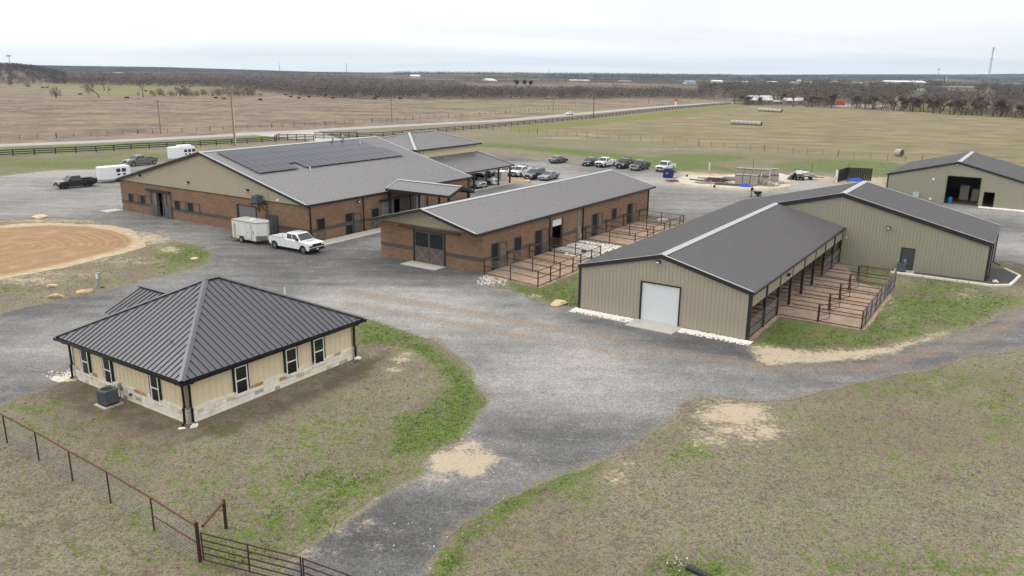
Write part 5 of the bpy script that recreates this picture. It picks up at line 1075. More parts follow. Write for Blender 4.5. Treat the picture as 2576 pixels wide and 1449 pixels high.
def vehicle(name, label, cat, kind, pt, near_rear=None, near_front=None, yaw=None, at=None, side=None, rim=None, scale=1., grille='black', bed=True, rack=False, bumper=None, group=None, dually=False):
    K = dict(crew=(6.25, 2.03, 1.98, 4.36, 1.02, 1.16), half=(5.85, 2.0, 1.93, 3.68, .98, 1.10), suv=(4.75, 1.92, 1.74, 2.80, .92, .88), bigsuv=(5.1, 1.93, 1.80, 3.04, .92, .90), sedan=(4.85, 1.85, 1.47, 2.78, .96, .82), hatch=(4.25, 1.78, 1.66, 2.56, .88, .80))[kind]
    Lg, Wd, Ht, wb, fo, bl = K; truck = kind in ('crew', 'half'); wr = .41 if kind == 'crew' else .39 if truck else .36 if 'suv' in kind else .325
    xf, xr = wb/2+fo, wb/2+fo-Lg; s = scale
    if near_rear:
        a, b = G(*near_rear), G(*near_front); d = (b-a).normalized(); mid = (a+b)/2 if at is None else None
        lat = Vector((-d.y, d.x, 0)); sg = 1 if lat.dot(Vector((0, 0, 0))-mid) > 0 else -1
        yaw = math.atan2(d.y, d.x); loc = mid - lat*sg*(Wd/2-.12)*s
        loc = b - d*(wb/2)*s - lat*sg*(Wd/2-.12)*s
    elif near_front:   # only the near front wheel is seen
        b = G(*near_front); d = Vector((math.cos(yaw), math.sin(yaw), 0)); lat = Vector((-d.y, d.x, 0)); sg = side or (1 if lat.dot(-b) > 0 else -1)
        loc = b - d*(wb/2)*s - lat*sg*(Wd/2-.12)*s
    else: loc = Vector(at)
    loc.z = .012
    t = thing(name, label, cat, tuple(loc), yaw, group); t.scale = (s, s, s)
    zb = .40 if truck else .27; xw0, xw1 = wb/2, -wb/2; ar = wr+.085
    hood = 1.20 if kind == 'crew' else 1.12 if truck else 1.02 if 'suv' in kind else .88 if kind == 'sedan' else .98
    belt = 1.30 if kind == 'crew' else 1.22 if truck else 1.12 if 'suv' in kind else .96 if kind == 'sedan' else 1.06
    rail = 1.33 if kind == 'crew' else 1.26
    cowl = xw0-.42 if truck else xw0-.40 if kind != 'hatch' else xw0-.25
    if truck: cb = cowl-2.28 if kind == 'crew' else cowl-2.1        # back of the cab
    def arc(xc): return [(xc + ar*math.cos(math.pi*i/9), wr*.98 + ar*math.sin(math.pi*i/9)) for i in range(10)]
    up = []
    # counter-clockwise from the rear bottom: rear -> along the bottom to the front -> over the top
    bot = [(xr+.06, zb+.18), (xr+.28, zb)] + [(xw1-ar, zb)] + arc(xw1)[::-1][0:0] + [p for p in arc(xw1)[::-1]] + [(xw1+ar, zb), (xw0-ar, zb)] + [p for p in arc(xw0)[::-1]] + [(xw0+ar, zb), (xf-.18, zb), (xf, zb+.14)]
    if truck: top = [(xf, hood-.42), (xf-.03, hood-.08), (xf-.16, hood), (xw0+.1, hood+.06), (cowl, belt)] + [(cb, belt), (cb-.02, rail-.0)] + [(xr+.02, rail), (xr, rail-.06), (xr+.0, zb+.3)]
    elif kind == 'sedan': top = [(xf, .58), (xf-.06, .72), (xf-.25, .80), (cowl, belt), (xr+.75, belt+.08), (xr+.12, belt+.06), (xr, belt-.1), (xr+.02, zb+.3)]
    else: top = [(xf, .62), (xf-.05, hood-.14), (xf-.25, hood-.04), (cowl, belt), (xr+.12, belt+.06), (xr+.0, belt-.1), (xr, zb+.3)]
    prof = [(x, max(z, zb)) for x, z in bot] + top
    if truck:
        # cut the bed open: floor, inner walls
        fl = .86
        i0 = len(bot)
        prof = [(x, max(z, zb)) for x, z in bot] + [(xf, hood-.42), (xf-.03, hood-.08), (xf-.16, hood), (xw0+.1, hood+.06), (cowl, belt), (cb, belt), (cb-.01, fl), (xr+.03, fl), (xr+.0, zb+.3)]
    body = body_shell(prof, Wd, zb).build('body', pt, t, bevel=.045)
    if truck:
        m = MB()
        for y0, y1 in ((-Wd/2+.012, -Wd/2+.16), (Wd/2-.16, Wd/2-.012)): m.box(xr+.03, cb-.015, y0, y1, fl-.02, rail)
        m.box(cb-.10, cb-.02, -Wd/2+.16, Wd/2-.16, fl, rail); m.build('bed_side', pt, t, bevel=.02)
        MB().box(xr+.0, xr+.10, -Wd/2+.05, Wd/2-.05, fl-.1, rail-.01).build('tailgate', pt, t, bevel=.015)
        MB().box(xr+.1, cb-.1, -Wd/2+.16, Wd/2-.16, fl, fl+.012).build('bed_liner', M_plastic if pt is not P_white or kind != 'crew' else M_white, t)
        m = MB()
        for y0, y1 in ((-Wd/2+.02, -Wd/2+.15), (Wd/2-.15, Wd/2-.02)): m.box(xr+.05, cb-.05, y0, y1, rail, rail+.012)
        m.build('bed_rail', M_plastic, t)
    # greenhouse
    if truck: A = [(cowl+.02, belt-.03), (cb+.02, belt-.03), (cb+.12, Ht-.05), (cb+.55, Ht), (cowl-.85, Ht), (cowl-.72, Ht-.05)]; B0, B1, R0, R1 = cb+.02, cowl+.02, cb+.12, cowl-.64
    elif kind == 'sedan': B0, B1, R0, R1 = xr+.55, cowl+.05, xr+1.35, cowl-1.0
    elif kind == 'hatch': B0, B1, R0, R1 = xr+.06, cowl+.08, xr+.55, cowl-.80
    else: B0, B1, R0, R1 = xr+.07, cowl+.05, xr+.42, cowl-.78
    yb, yr_ = Wd/2-.05, Wd/2-(.21 if truck else .26); zb_, zt = belt-.03, Ht-.05
    m = MB(); rx0, rx1 = (R0+.1, R1-.14) if truck else (R0+.18, R1-.22); yr2 = yr_-.10
    vs = [(B0, -yb, zb_), (B1, -yb, zb_), (B1, yb, zb_), (B0, yb, zb_), (R0, -yr_, zt), (R1, -yr_, zt), (R1, yr_, zt), (R0, yr_, zt), (rx0, -yr2, Ht), (rx1, -yr2, Ht), (rx1, yr2, Ht), (rx0, yr2, Ht)]
    m.add(vs, [(3,2,1,0), (0,1,5,4), (1,2,6,5), (2,3,7,6), (3,0,4,7), (4,5,9,8), (5,6,10,9), (6,7,11,10), (7,4,8,11), (8,9,10,11)])
    cab = m.build('cab', pt, t, bevel=.055)
    def quad_on(c00, c10, c11, c01, u0, u1, v0, v1, off, nm, mt, par=cab):
        c00, c10, c11, c01 = map(Vector, (c00, c10, c11, c01)); n = (c10-c00).cross(c01-c00).normalized()
        ctr = (c00+c10+c11+c01)/4
        if n.dot(ctr-Vector((0, 0, 1.2))) < 0: n = -n
        f = lambda u, v: (c00*(1-u)+c10*u)*(1-v) + (c01*(1-u)+c11*u)*v
        q = [f(*u0, ) if False else f(a, b) for a, b in ((u0[0], v0), (u1[0], v0), (u1[1], v1), (u0[1], v1))]
        mm = MB(); mm.hexa([p+n*.002 for p in q]+[p+n*off for p in q]); return mm.build(nm, mt, par)
    quad_on(vs[1], vs[2], vs[6], vs[5], (.05, .05), (.95, .95), .08, .95, .012, 'windshield', M_vglass)
    quad_on(vs[3], vs[0], vs[4], vs[7], (.08, .08), (.92, .92), .15, .9, .012, 'rear_window', M_vglass)
    for sgn in (-1, 1):
        c = (vs[0], vs[1], vs[5], vs[4]) if sgn < 0 else (vs[3], vs[2], vs[6], vs[7])
        sp_ = [(.10, .47), (.53, .93)] if truck or kind in ('sedan',) else [(.05, .30), (.34, .60), (.64, .94)]
        if kind == 'sedan': sp_ = [(.16, .50), (.54, .90)]
        for a, b in sp_:
            quad_on(*c, (a, a), (b, b if b < .9 else b-.06), .16, .88, .012, 'side_window', M_vglass)
        q = (B1-.42 if truck else B1-.5)
        m = MB(); m.box(q-.06, q+.10, sgn*(Wd/2+.03)-.13 if sgn > 0 else sgn*(Wd/2+.03)-.13, sgn*(Wd/2+.03)+.13, belt+.0, belt+(.27 if truck else .16)); m.build('mirror', M_plastic if truck else pt, t, bevel=.03)
        for xx in ((-.35, .75) if truck else (-.5, .45)):
            MB().box(xx+q-1.15, xx+q-.95, sgn*Wd/2-.02, sgn*Wd/2+.02, belt-.2, belt-.16).build('door_handle', pt if truck else M_chrome, t)
        # door shut lines
        m = MB()
        for xx in ((cb+.06, cb+1.12, cowl-.05) if truck else (B0+1.0, (B0+B1)/2+.12, cowl-.08)): m.box(xx-.006, xx+.006, sgn*(Wd/2-.008)-.012, sgn*(Wd/2-.008)+.012, zb+.14, belt-.08)
        m.build('door_seam', M_plastic, t)
        # wheels
        for xw in (xw0, xw1):
            yc = sgn*(Wd/2-.13 + (.10 if dually and xw < 0 else 0)); w = MB(); prof_w = [(wr*.62, -.12), (wr*.93, -.125), (wr, -.09), (wr, .09), (wr*.93, .125), (wr*.62, .12)]; N = 20
            V = [(xw+r_*math.cos(2*math.pi*i/N), yc+y_, wr+r_*math.sin(2*math.pi*i/N)) for i in range(N) for r_, y_ in prof_w]; k = len(prof_w)
            w.add(V, [(i*k+j, i*k+j+1, ((i+1) % N)*k+j+1, ((i+1) % N)*k+j) for i in range(N) for j in range(k-1)]); wo = w.build('wheel', M_tyre, t)
            r = MB(); r.cyl((xw, yc, wr), (0, 1, 0), wr*.64, .17, 16); yo = yc+sgn*.09
            for i in range(5 if not truck else 6): a = 2*math.pi*i/(5 if not truck else 6); r.beam((xw, yo, wr), (xw+wr*.58*math.cos(a), yo, wr+wr*.58*math.sin(a)), wr*.2, .03, up=(0, 1, 0))
            ro_ = r.build('rim', rim or M_rim, wo); r = MB(); r.cyl((xw, yc+sgn*.088, wr), (0, 1, 0), wr*.5, .012, 14); r.build('rim_shadow', M_plastic, ro_)
            m = MB()  # arch lip
            for i in range(9):
                a0, a1 = math.pi*i/9, math.pi*(i+1)/9
                m.beam((xw+ar*math.cos(a0), sgn*(Wd/2-.005), wr*.98+ar*math.sin(a0)), (xw+ar*math.cos(a1), sgn*(Wd/2-.005), wr*.98+ar*math.sin(a1)), .05, .06, up=(0, 1, 0))
            if truck and kind == 'crew' or 'suv' in kind: m.build('arch_trim', M_plastic if pt is not P_gray else pt, t)
        # lamps
        hz = hood-.20 if truck else (hood-.24 if 'suv' in kind else .66)
        MB().box(xf-.20, xf+.012, sgn*(Wd/2-.23)-.19, sgn*(Wd/2-.23)+.19, hz-.09, hz+.07).build('headlight', M_lamp, t, bevel=.02)
        MB().box(xr-.012, xr+.10, sgn*(Wd/2-.11)-.09, sgn*(Wd/2-.11)+.09, belt-.36, belt-.03).build('taillight', M_red, t, bevel=.015)
    if truck:
        for sgn in (-1, 1): MB().box(xf-.12, xf+.006, sgn*(Wd/2-.23)-.21, sgn*(Wd/2-.23)+.21, hood-.44, hood-.30).build('lamp_bezel', M_plastic, t, bevel=.015)
    gm = {'black': M_plastic, 'chrome': M_chrome}[grille]; gz0, gz1 = (hood-.42, hood-.10) if truck else (.50, .66) if kind == 'sedan' else (hood-.40, hood-.20); gw = Wd/2-.42 if truck else Wd/2-.48
    gr = MB().box(xf-.1, xf+.018, -gw, gw, gz0, gz1).build('grille', M_plastic, t, bevel=.02); m = MB()
    for k in range(3): z = gz0+(gz1-gz0)*(k+.7)/3.4; m.box(xf+.012, xf+.03, -gw+.04, gw-.04, z-.018, z+.012)
    m.build('grille_bar', gm, gr)
    bm_ = bumper or (M_chrome if grille == 'chrome' else M_plastic if truck else pt)
    MB().box(xf-.25, xf+.07, -Wd/2+.03, Wd/2-.03, zb+.02, zb+.30 if truck else zb+.26).build('front_bumper', bm_, t, bevel=.05)
    MB().box(xr-.10 if truck else xr-.03, xr+.18, -Wd/2+.06, Wd/2-.06, zb+.08, zb+.30).build('rear_bumper', bm_ if truck else pt, t, bevel=.04)
    MB().box(xf+.07, xf+.085, -.16, .16, zb+.08, zb+.22).build('number_plate', M_plate, t)
    MB().box(xr-.02-.09, xr-.10+.0 if truck else xr-.03, -.16, .16, zb+.36 if not truck else zb+.12, zb+.48 if not truck else zb+.24).build('number_plate', M_plate, t)
    MB().box(xr+.4, xf-.4, -Wd/2+.2, Wd/2-.2, zb-.12, zb+.3).build('underbody', M_plastic, t)
    if kind in ('suv', 'bigsuv'):
        m = MB()
        for sgn in (-1, 1): m.beam((R0+.3, sgn*(yr_-.08), Ht+.06), (R1-.4, sgn*(yr_-.08), Ht+.06), .05, .04)
        m.build('roof_rail', M_plastic, t)
    if rack:
        m = MB()
        for y in (-Wd/2+.2, Wd/2-.2): m.tube((cb-.15, y, rail), (cb-.15, y, Ht+.08), .045)
        m.tube((cb-.15, -Wd/2+.2, Ht+.08), (cb-.15, Wd/2-.2, Ht+.08), .045)
        for k in range(4): m.tube((cb-.15, -Wd/2+.2, rail+.12+k*.15), (cb-.15, Wd/2-.2, rail+.12+k*.15), .025)
        m.build('headache_rack', M_plastic, t)
    return t
YR = R(-123)
wt = vehicle('pickup_truck', 'white crew-cab pickup hitched to a white cargo trailer beside the block barn', 'pickup', 'crew', P_white, (691.4,625.5), (764.8,639.5), rim=M_rim)
m = MB(); hx = 4.36/2+1.02; m.box(hx-1.05, hx-.95, -.38, .38, 1.24, 1.285); m.build('hood_scoop', M_plastic, wt)
m = MB(); m.prism([(hx+.022, -.17, .93), (hx+.022, -.06, .93), (hx+.022, -.05, .955), (hx+.022, .05, .955), (hx+.022, .06, .93), (hx+.022, .17, .93), (hx+.022, .15, .885), (hx+.022, .06, .885), (hx+.022, .05, .86), (hx+.022, -.05, .86), (hx+.022, -.06, .885), (hx+.022, -.15, .885)], (.025, 0, 0)); m.build('emblem', M_chrome, wt)
vehicle('pickup_truck', 'black pickup hitched to a white horse trailer on the gravel', 'pickup', 'half', P_black, (225.7,469.7), (166.5,475.9), rim=M_rimdk)
vehicle('pickup_truck', 'gray-brown crew-cab dual-wheel pickup parked by the black fence', 'pickup', 'crew', P_gray, (391.8,413.4), (335.7,419), grille='chrome', dually=True)
vehicle('sedan', 'gray sedan parked alone, its tail towards the stable', 'sedan', 'sedan', P_dkgray, None, None, yaw=R(54), at=(9.4, 166.2, 0))
vehicle('hatchback', 'small black hatchback first in the row at the grass edge', 'hatchback', 'hatch', P_dark, None, (1485,418.8), yaw=R(-121))
vehicle('pickup_truck', 'white heavy pickup between the black hatchback and maroon pickup', 'pickup', 'crew', P_white, None, (1521,421.9), yaw=YR, scale=.95, rim=M_rim)
vehicle('pickup_truck', 'dark maroon pickup with a black headache rack and bumper guard', 'pickup', 'half', P_maroon, None, (1573,425.2), yaw=YR, rack=True, rim=M_rimdk)
vehicle('pickup_truck', 'slate-gray pickup with a chrome grille at the grass edge', 'pickup', 'half', P_slate, None, (1609.5,430.2), yaw=YR, grille='chrome')
vehicle('pickup_truck', 'white pickup with a black grille standing behind the blue dumpster', 'pickup', 'half', P_white, None, (1674.7,433.2), yaw=YR, bumper=M_chrome)
vehicle('suv', 'navy blue suv parked beyond the beige air unit, half behind the porch', 'suv', 'suv', P_navy, None, (1246,443.6), yaw=YR)
vehicle('suv', 'white suv with a black grille beside the navy suv', 'suv', 'suv', P_white, None, (1275,445.8), yaw=YR)
vehicle('pickup_truck', 'white pickup with a black guard bumper and rack beside the gray suv', 'pickup', 'crew', P_white, None, (1308.1,447.1), yaw=YR, rack=True, scale=.95, bumper=M_plastic)
vehicle('suv', 'gray three-row suv with roof rails between white pickup and silver sedan', 'suv', 'bigsuv', P_dkgray, None, (1343.5,452.7), yaw=YR, rim=M_rimdk)
vehicle('sedan', 'silver-blue sedan last in the front row beside the stable roof', 'sedan', 'sedan', P_silver, (1397.8,450.8), (1380.3,454.8))
vehicle('pickup_truck', 'white pickup nose out from under the office porch, nearer the barn', 'pickup', 'half', P_white, None, (1195.3,476.2), yaw=R(-33), side=-1, grille='chrome')
vehicle('suv', 'white suv nose out beside the white pickup under the porch', 'suv', 'bigsuv', P_white, None, (1230.6,466.9), yaw=R(-33), side=-1)
pc = G(1432, 288.9); vehicle('sedan', 'white car driving on the distant road', 'car', 'sedan', P_white, yaw=R(-123), at=(pc.x, pc.y, 0))
# ------------------------------------------------------------------ trailers
def tr_wheel(t, x, y, r=.36, sgn=1):
    w = MB(); w.cyl((x, y, r), (0, 1, 0), r, .22, 20); wo = w.build('wheel', M_tyre, t); MB().cyl((x, y+sgn*.10, r), (0, 1, 0), r*.55, .05, 14).build('rim', M_rim, wo)
def v_box(mb, x0, x1, nose, w, z0, z1, rnd=0):
    h = w/2
    if rnd: pl = [(x0, -h), (x1, -h)] + [(x1+nose*math.sin(a), -h*math.cos(a)) for a in [math.pi*i/10 for i in range(1, 10)]] + [(x1, h), (x0, h)]
    else: pl = [(x0, -h), (x1, -h), (x1+nose, -.12), (x1+nose, .12), (x1, h), (x0, h)]
    mb.prism([(a, b, z0) for a, b in pl], (0, 0, z1-z0))
M_dirtyw = mat('grimy_white_panel', (.66, .66, .63), .45, var=.08, vs=.8, dirt=lin(178,166,142)); M_tread = mat('diamond_plate', lin(128,120,108), .5, metal=.4, var=.15); M_trail = mat('white_trailer_skin', (.76, .78, .80), .35, var=.03)
yw = math.atan2((G(764.8,639.5)-G(691.4,625.5)).y, (G(764.8,639.5)-G(691.4,625.5)).x)
fr_t = Frame(0, 0, yw); wl_ = G(609.8, 610.4); dd_ = Vector((math.cos(yw), math.sin(yw), 0)); la_ = Vector((-dd_.y, dd_.x, 0)); c_t = wl_ + la_*.95
t = thing('cargo_trailer', 'grimy white enclosed cargo trailer with a V nose behind the white pickup', 'trailer', tuple(c_t), yw)
m = MB(); v_box(m, -1.55, 2.35, .75, 1.92, .42, 2.42); m.build('body', M_dirtyw, t)
m = MB(); v_box(m, -1.57, 2.36, .76, 1.96, 2.42, 2.47); m.build('roof', mat('trailer_roof', lin(178,178,174), .5, var=.12), t); m = MB(); v_box(m, -1.57, 2.37, .77, 1.97, 2.34, 2.42); m.build('roof_edge', M_gray, t)
m = MB(); m.box(.5, 1.0, -.25, .25, 2.47, 2.56); m.build('roof_vent', M_white, t)
m = MB()
for s_ in (-1, 1): m.hexa([(2.35, s_*.962, .42), (3.12, s_*.13, .42), (3.10, s_*.10, .42), (2.33, s_*.93, .42), (2.36, s_*.975, 1.0), (3.13, s_*.14, 1.0), (3.10, s_*.10, 1.0), (2.33, s_*.93, 1.0)])
m.build('stone_guard', M_tread, t)
for s_ in (-1,):
    d = MB().box(.88, 1.62, s_*.96-.035, s_*.96+.0, .55, 2.22).build('side_door', M_dirtyw, t); m = MB()
    m.box(.84, .88, s_*.96-.03, s_*.96, .5, 2.26); m.box(1.62, 1.66, s_*.96-.03, s_*.96, .5, 2.26); m.box(.88, 1.62, s_*.96-.03, s_*.96, 2.22, 2.26); m.box(.88, 1.62, s_*.96-.03, s_*.96, .5, .55); m.build('door_frame', M_gray, d); m = MB(); m.box(.9, 1.15, s_*.96-.07, s_*.96-.03, 1.28, 1.34); m.box(1.45, 1.7, s_*.96-.05, s_*.96-.03, .7, .74); m.box(1.45, 1.7, s_*.96-.05, s_*.96-.03, 1.95, 1.99); m.build('handle', M_gray, d)
m = MB(); m.prism([(1.95, -.968, 1.42), (2.08, -.968, 1.28), (1.98, -.968, 1.55)], (0, -.008, 0)); m.prism([(1.95, -.968, 1.38), (2.02, -.968, 1.22), (1.90, -.968, 1.15)], (0, -.008, 0)); m.build('emblem', M_plastic, t)
m = MB(); m.box(-1.2, -1.0, -1.05, -.965, .45, 2.05); m.build('side_plank', mat('weathered_plank', lin(188,168,144), .8, var=.15), t)
for s_ in (-1, 1): tr_wheel(t, 0, s_*.98, .36, s_); m = MB(); m.box(-.48, .48, s_*.98-.14, s_*.98+.14, .74, .79); m.build('fender', M_tread, t)
m = MB(); m.beam((3.0, 0, .5), (4.0, 0, .52), .1, .1); m.beam((2.4, .7, .45), (3.7, .03, .5), .07, .09); m.beam((2.4, -.7, .45), (3.7, -.03, .5), .07, .09); m.tube((3.5, 0, .1), (3.5, 0, .9), .04); m.build('hitch', M_plastic, t)
MB().box(-1.9, -1.55, -.9, .9, .3, .44).build('rear_bumper', M_plastic, t)
def horse_trailer(label, loc, yaw, n=2, ac=False, Lh=4.6, zt=2.5):
    t = thing('horse_trailer', label, 'trailer', tuple(loc), yaw, 'white horse trailers hitched to pickups'); m = MB(); v_box(m, -Lh/2, Lh/2, .75, 2.2, .45, zt, rnd=1); m.build('body', M_trail, t, bevel=.04)
    m = MB(); v_box(m, -Lh/2+.03, Lh/2-.03, .70, 2.06, zt, zt+.07, rnd=1); m.build('roof', M_white, t, bevel=.04); m = MB(); v_box(m, -Lh/2-.01, Lh/2+.01, .76, 2.22, .43, .58, rnd=1); m.build('skirt', M_gray, t)
    for s_ in (-1, 1):
        for k in range(n):
            x = .1-.2-k*.92; w = MB().box(x-.34, x+.34, s_*1.1-.03 if s_ < 0 else s_*1.1, s_*1.1 if s_ < 0 else s_*1.1+.03, 1.62, 2.2).build('window', M_vglass, t, bevel=.012)
            d = MB().box(x-.36, x+.36, s_*1.1-.04 if s_ < 0 else s_*1.1, s_*1.1 if s_ < 0 else s_*1.1+.04, .98, 1.5).build('drop_hatch', M_trail, t, bevel=.02); MB().box(x-.24, x+.24, s_*1.1-.05 if s_ < 0 else s_*1.1+.04, s_*1.1-.04 if s_ < 0 else s_*1.1+.05, 1.1, 1.4).build('hatch_pane', M_vglass, d)
        for xw in (-.55, -1.45): tr_wheel(t, xw, s_*1.0, .36, s_)
        m = MB(); m.box(-2.0, 0, s_*1.12-.13, s_*1.12+.13, .72, .8); m.build('fender', M_gray, t)
    m = MB(); m.beam((Lh/2+.5, 0, .5), (Lh/2+1.7, 0, .52), .1, .1); m.beam((Lh/2-.2, .7, .5), (Lh/2+1.3, .03, .5), .08, .08); m.beam((Lh/2-.2, -.7, .5), (Lh/2+1.3, -.03, .5), .08, .08); m.build('hitch', M_gray, t)
    if ac:
        for x, y in ((.3, -.45), (.4, .45), (-.7, -.3)): MB().box(x-.45, x+.45, y-.3, y+.3, zt+.07, zt+.36).build('air_unit', M_white, t, bevel=.08)
        # maker's lettering left as short grey strokes the photo cannot resolve
        m = MB()
        for k in range(6): m.box(-.2-k*.13, -.12-k*.13, -.765, -.755, zt+.16, zt+.25)
        m.build('lettering', M_plastic, t)
        MB().box(-1.9, -.3, -.755, .5, zt+.07, zt+.34).build('rooftop_pod', M_white, t, bevel=.05)
    m = MB(); m.box(Lh/2-.7, Lh/2-.1, -1.108, -1.1, 1.7, 1.78); m.build('decal', M_gray, t)
    return t
yb_ = math.atan2((G(166.5,475.9)-G(225.7,469.7)).y, (G(166.5,475.9)-G(225.7,469.7)).x); db = Vector((math.cos(yb_), math.sin(yb_), 0))
ctr = G(225.7,469.7) - db*(1.1+1.9+2.6) + Vector((-db.y, db.x, 0))*-.85
lat = Vector((-db.y, db.x, 0)); sgb = 1 if lat.dot(-ctr) > 0 else -1
q0 = G(262, 460.5); horse_trailer('white two-window horse trailer hitched behind the black pickup', Vector((-66.0, 131.2, 0)), yb_+R(-2), 2, Lh=4.2)
yg = math.atan2((G(335.7,419)-G(391.8,413.4)).y, (G(335.7,419)-G(391.8,413.4)).x); dg = Vector((math.cos(yg), math.sin(yg), 0))
horse_trailer('white three-window horse trailer with rooftop air units behind the gray-brown pickup', Vector((-68.0, 163.6, 0)), yg, 3, True, Lh=4.6, zt=2.7)
# ------------------------------------------------------------------ rocks
M_lime = mat('limestone_rock', lin(206,186,150), .9, var=.2, vs=2.5, bump=.03, bs=6, dirt=lin(176,140,92)); M_ochre = mat('ochre_rock', lin(206,180,140), .9, var=.25, vs=2, bump=.03, bs=6, dirt=lin(160,118,72)); M_wrock = mat('white_rock', lin(226,218,204), .9, var=.15, vs=4)
def rock(name, label, P, sx, sy, sz, rz, m, seed, group=None):
    b = bmesh.new(); bmesh.ops.create_icosphere(b, subdivisions=4, radius=1); r = random.Random(seed); dirs = [Vector((r.uniform(-1,1), r.uniform(-1,1), r.uniform(-.6,1))).normalized() for _ in range(16)]; cut = [r.uniform(.45, .85) for _ in dirs]
    for v in b.verts:
        c = v.co.normalized(); k = 1.
        for d, q in zip(dirs, cut):
            t_ = c.dot(d)
            if t_ > q*.98: k = min(k, q/t_)
        c = c*k*(1+r.uniform(-.03, .03)); v.co = Vector((c.x*sx, c.y*sy, max(c.z, -.35)*sz + sz*.3))
    me = bpy.data.meshes.new(name); b.to_mesh(me); b.free(); me.materials.append(m); o = bpy.data.objects.new(name, me); COL.objects.link(o); o.location = P; o.rotation_euler.z = rz
    return tag(o, label, 'rock', group)
g3 = lambda x, y, dz=0.: G(x, y) + Vector((0, 0, dz))
rock('boulder', 'flat pale limestone boulder at the gravel edge beside the metal barn corner', g3(1403,766), .9, .6, .36, .3, M_lime, 3)
rock('boulder', 'block-shaped ochre boulder on the gravel edge left of the water hydrant', g3(143,749), .85, .45, .40, .15, M_ochre, 5, 'boulders along the lane edge')
rock('boulder', 'wedge-shaped ochre boulder between the water hydrant and the gray pedestal', g3(214,738), .95, .42, .45, .5, M_ochre, 8, 'boulders along the lane edge')
rock('boulder', 'small pale rock in the dry grass above the ochre boulders', g3(131,722), .55, .4, .26, .1, M_lime, 12)
rock('boulder', 'tan boulder on the far rim of the riding arena', g3(103,548), 1.3, .6, .38, .1, M_lime, 14)
rock('boulder', 'small flat pale rock on the green tip of the arena lawn', g3(487,652), .55, .4, .16, .1, M_lime, 16)
rock('boulder', 'rust-brown boulder on the gravel bed in front of the gray suv', g3(1327,459), 1.4, .8, .5, .9, M_ochre, 19)
rock('splash_rock', 'pale splash rock under the left downspout of the tan house', g3(176,958), .45, .38, .12, .2, M_lime, 21, 'splash rocks under house downspouts')
rock('splash_rock', 'grey white splash rock at the near corner of the tan house', g3(489,1072), .30, .26, .14, 1., M_wrock, 22, 'splash rocks under house downspouts')
rock('splash_rock', 'thin white slab lying by the near corner of the tan house', g3(458,1078), .30, .18, .06, .3, M_wrock, 23, 'splash rocks under house downspouts')
rock('splash_rock', 'grey white splash rocks under the right downspout of the tan house', g3(900,903), .34, .42, .2, .4, M_wrock, 24, 'splash rocks under house downspouts')
p = FD.w(LD+.2, -W2-.75); rock('boulder', 'white flat rock at the near corner of the taupe barn wing', p, .55, .35, .25, FD.a, M_wrock, 27)
p = FC.w(36.4, -2.3); rock('boulder', 'white rocks in the last pen of the block stable', p, .9, .6, .3, .4, M_wrock, 29)
# loose stone
def stone_bed(name, label, pts_fn, n, r0, r1, m, seed):
    r = random.Random(seed); V = []; F = []
    base = [(0,0,1),(.9,0,.1),(.28,.85,.1),(-.73,.53,.1),(-.73,-.53,.1),(.28,-.85,.1)]; fs = [(0,1,2),(0,2,3),(0,3,4),(0,4,5),(0,5,1)]
    for _ in range(n):
        p = pts_fn(r); k = r.uniform(r0, r1); a = r.uniform(0, 6.28); c, s_ = math.cos(a), math.sin(a); q = r.uniform(.6, 1.2); h = r.uniform(.5, 1.0); o = len(V)
        for x, y, z in base: x += r.uniform(-.2, .2); y += r.uniform(-.2, .2); V.append((p.x+(x*c-y*s_*q)*k, p.y+(x*s_+y*c*q)*k, .012+z*k*h))
        F += [tuple(i+o for i in f) for f in fs]
    me = bpy.data.meshes.new(name); me.from_pydata(V, [], F); me.materials.append(m); o = bpy.data.objects.new(name, me); COL.objects.link(o); return tag(o, label, 'gravel', kind='stuff')
def strip(fr, x0, x1, y0, y1): return lambda r: fr.w(x0+(x1-x0)*min(1, abs(r.gauss(0, .45)) if True else 0), r.uniform(y0, y1))
M_wgravel = mat('white_river_rock', lin(236,230,221), .9, var=.15, vs=8)
stone_bed('white_gravel', 'white rock strip along the front of the taupe barn, left of its door', strip(FD, -.06, -1.25, 8.8, 14.0), 1500, .04, .09, M_wgravel, 1)
stone_bed('white_gravel', 'white rock strip along the front of the taupe barn, right of its door', strip(FD, -.06, -1.1, -.4, 4.9), 1500, .04, .09, M_wgravel, 2)
stone_bed('white_gravel', 'white rock bed around the slab between the stable pens', lambda r: FC.w(r.uniform(12.2, 19.0), -r.uniform(.05, 5.2)) if r.random() > .18 else FC.w(r.uniform(11.6, 12.2), -r.uniform(2, 5)), 2600, .05, .11, M_wgravel, 3)
stone_bed('white_gravel', 'pale rock scatter at the near corner of the stable pens', lambda r: G(r.gauss(1240, 20), 0) if False else G(1205+70*r.random()+r.uniform(-8, 8), 697+18*r.random()+r.uniform(-4, 4)), 380, .03, .065, M_wgravel, 4)
stone_bed('white_gravel', 'white rock strip along the foot of the sage equipment barn', lambda r: FF.w(r.uniform(hb[1]+.3, WF), -abs(r.gauss(0, .55))-.05), 1500, .05, .11, M_wgravel, 5)
stone_bed('white_gravel', 'pale rocks at the left downspout of the tan house', lambda r: FA.w(r.uniform(-.9, .6), 11.5+abs(r.gauss(0, .7))), 260, .05, .10, M_wgravel, 6)
stone_bed('tan_gravel', 'tan landscaping rock bed beside the office porch', lambda r: FG.w(r.uniform(54.6, 60), r.uniform(8.8, 14.5)), 1800, .08, .2, mat('tan_river_rock', lin(190,164,136), .9, var=.3, vs=5), 7)
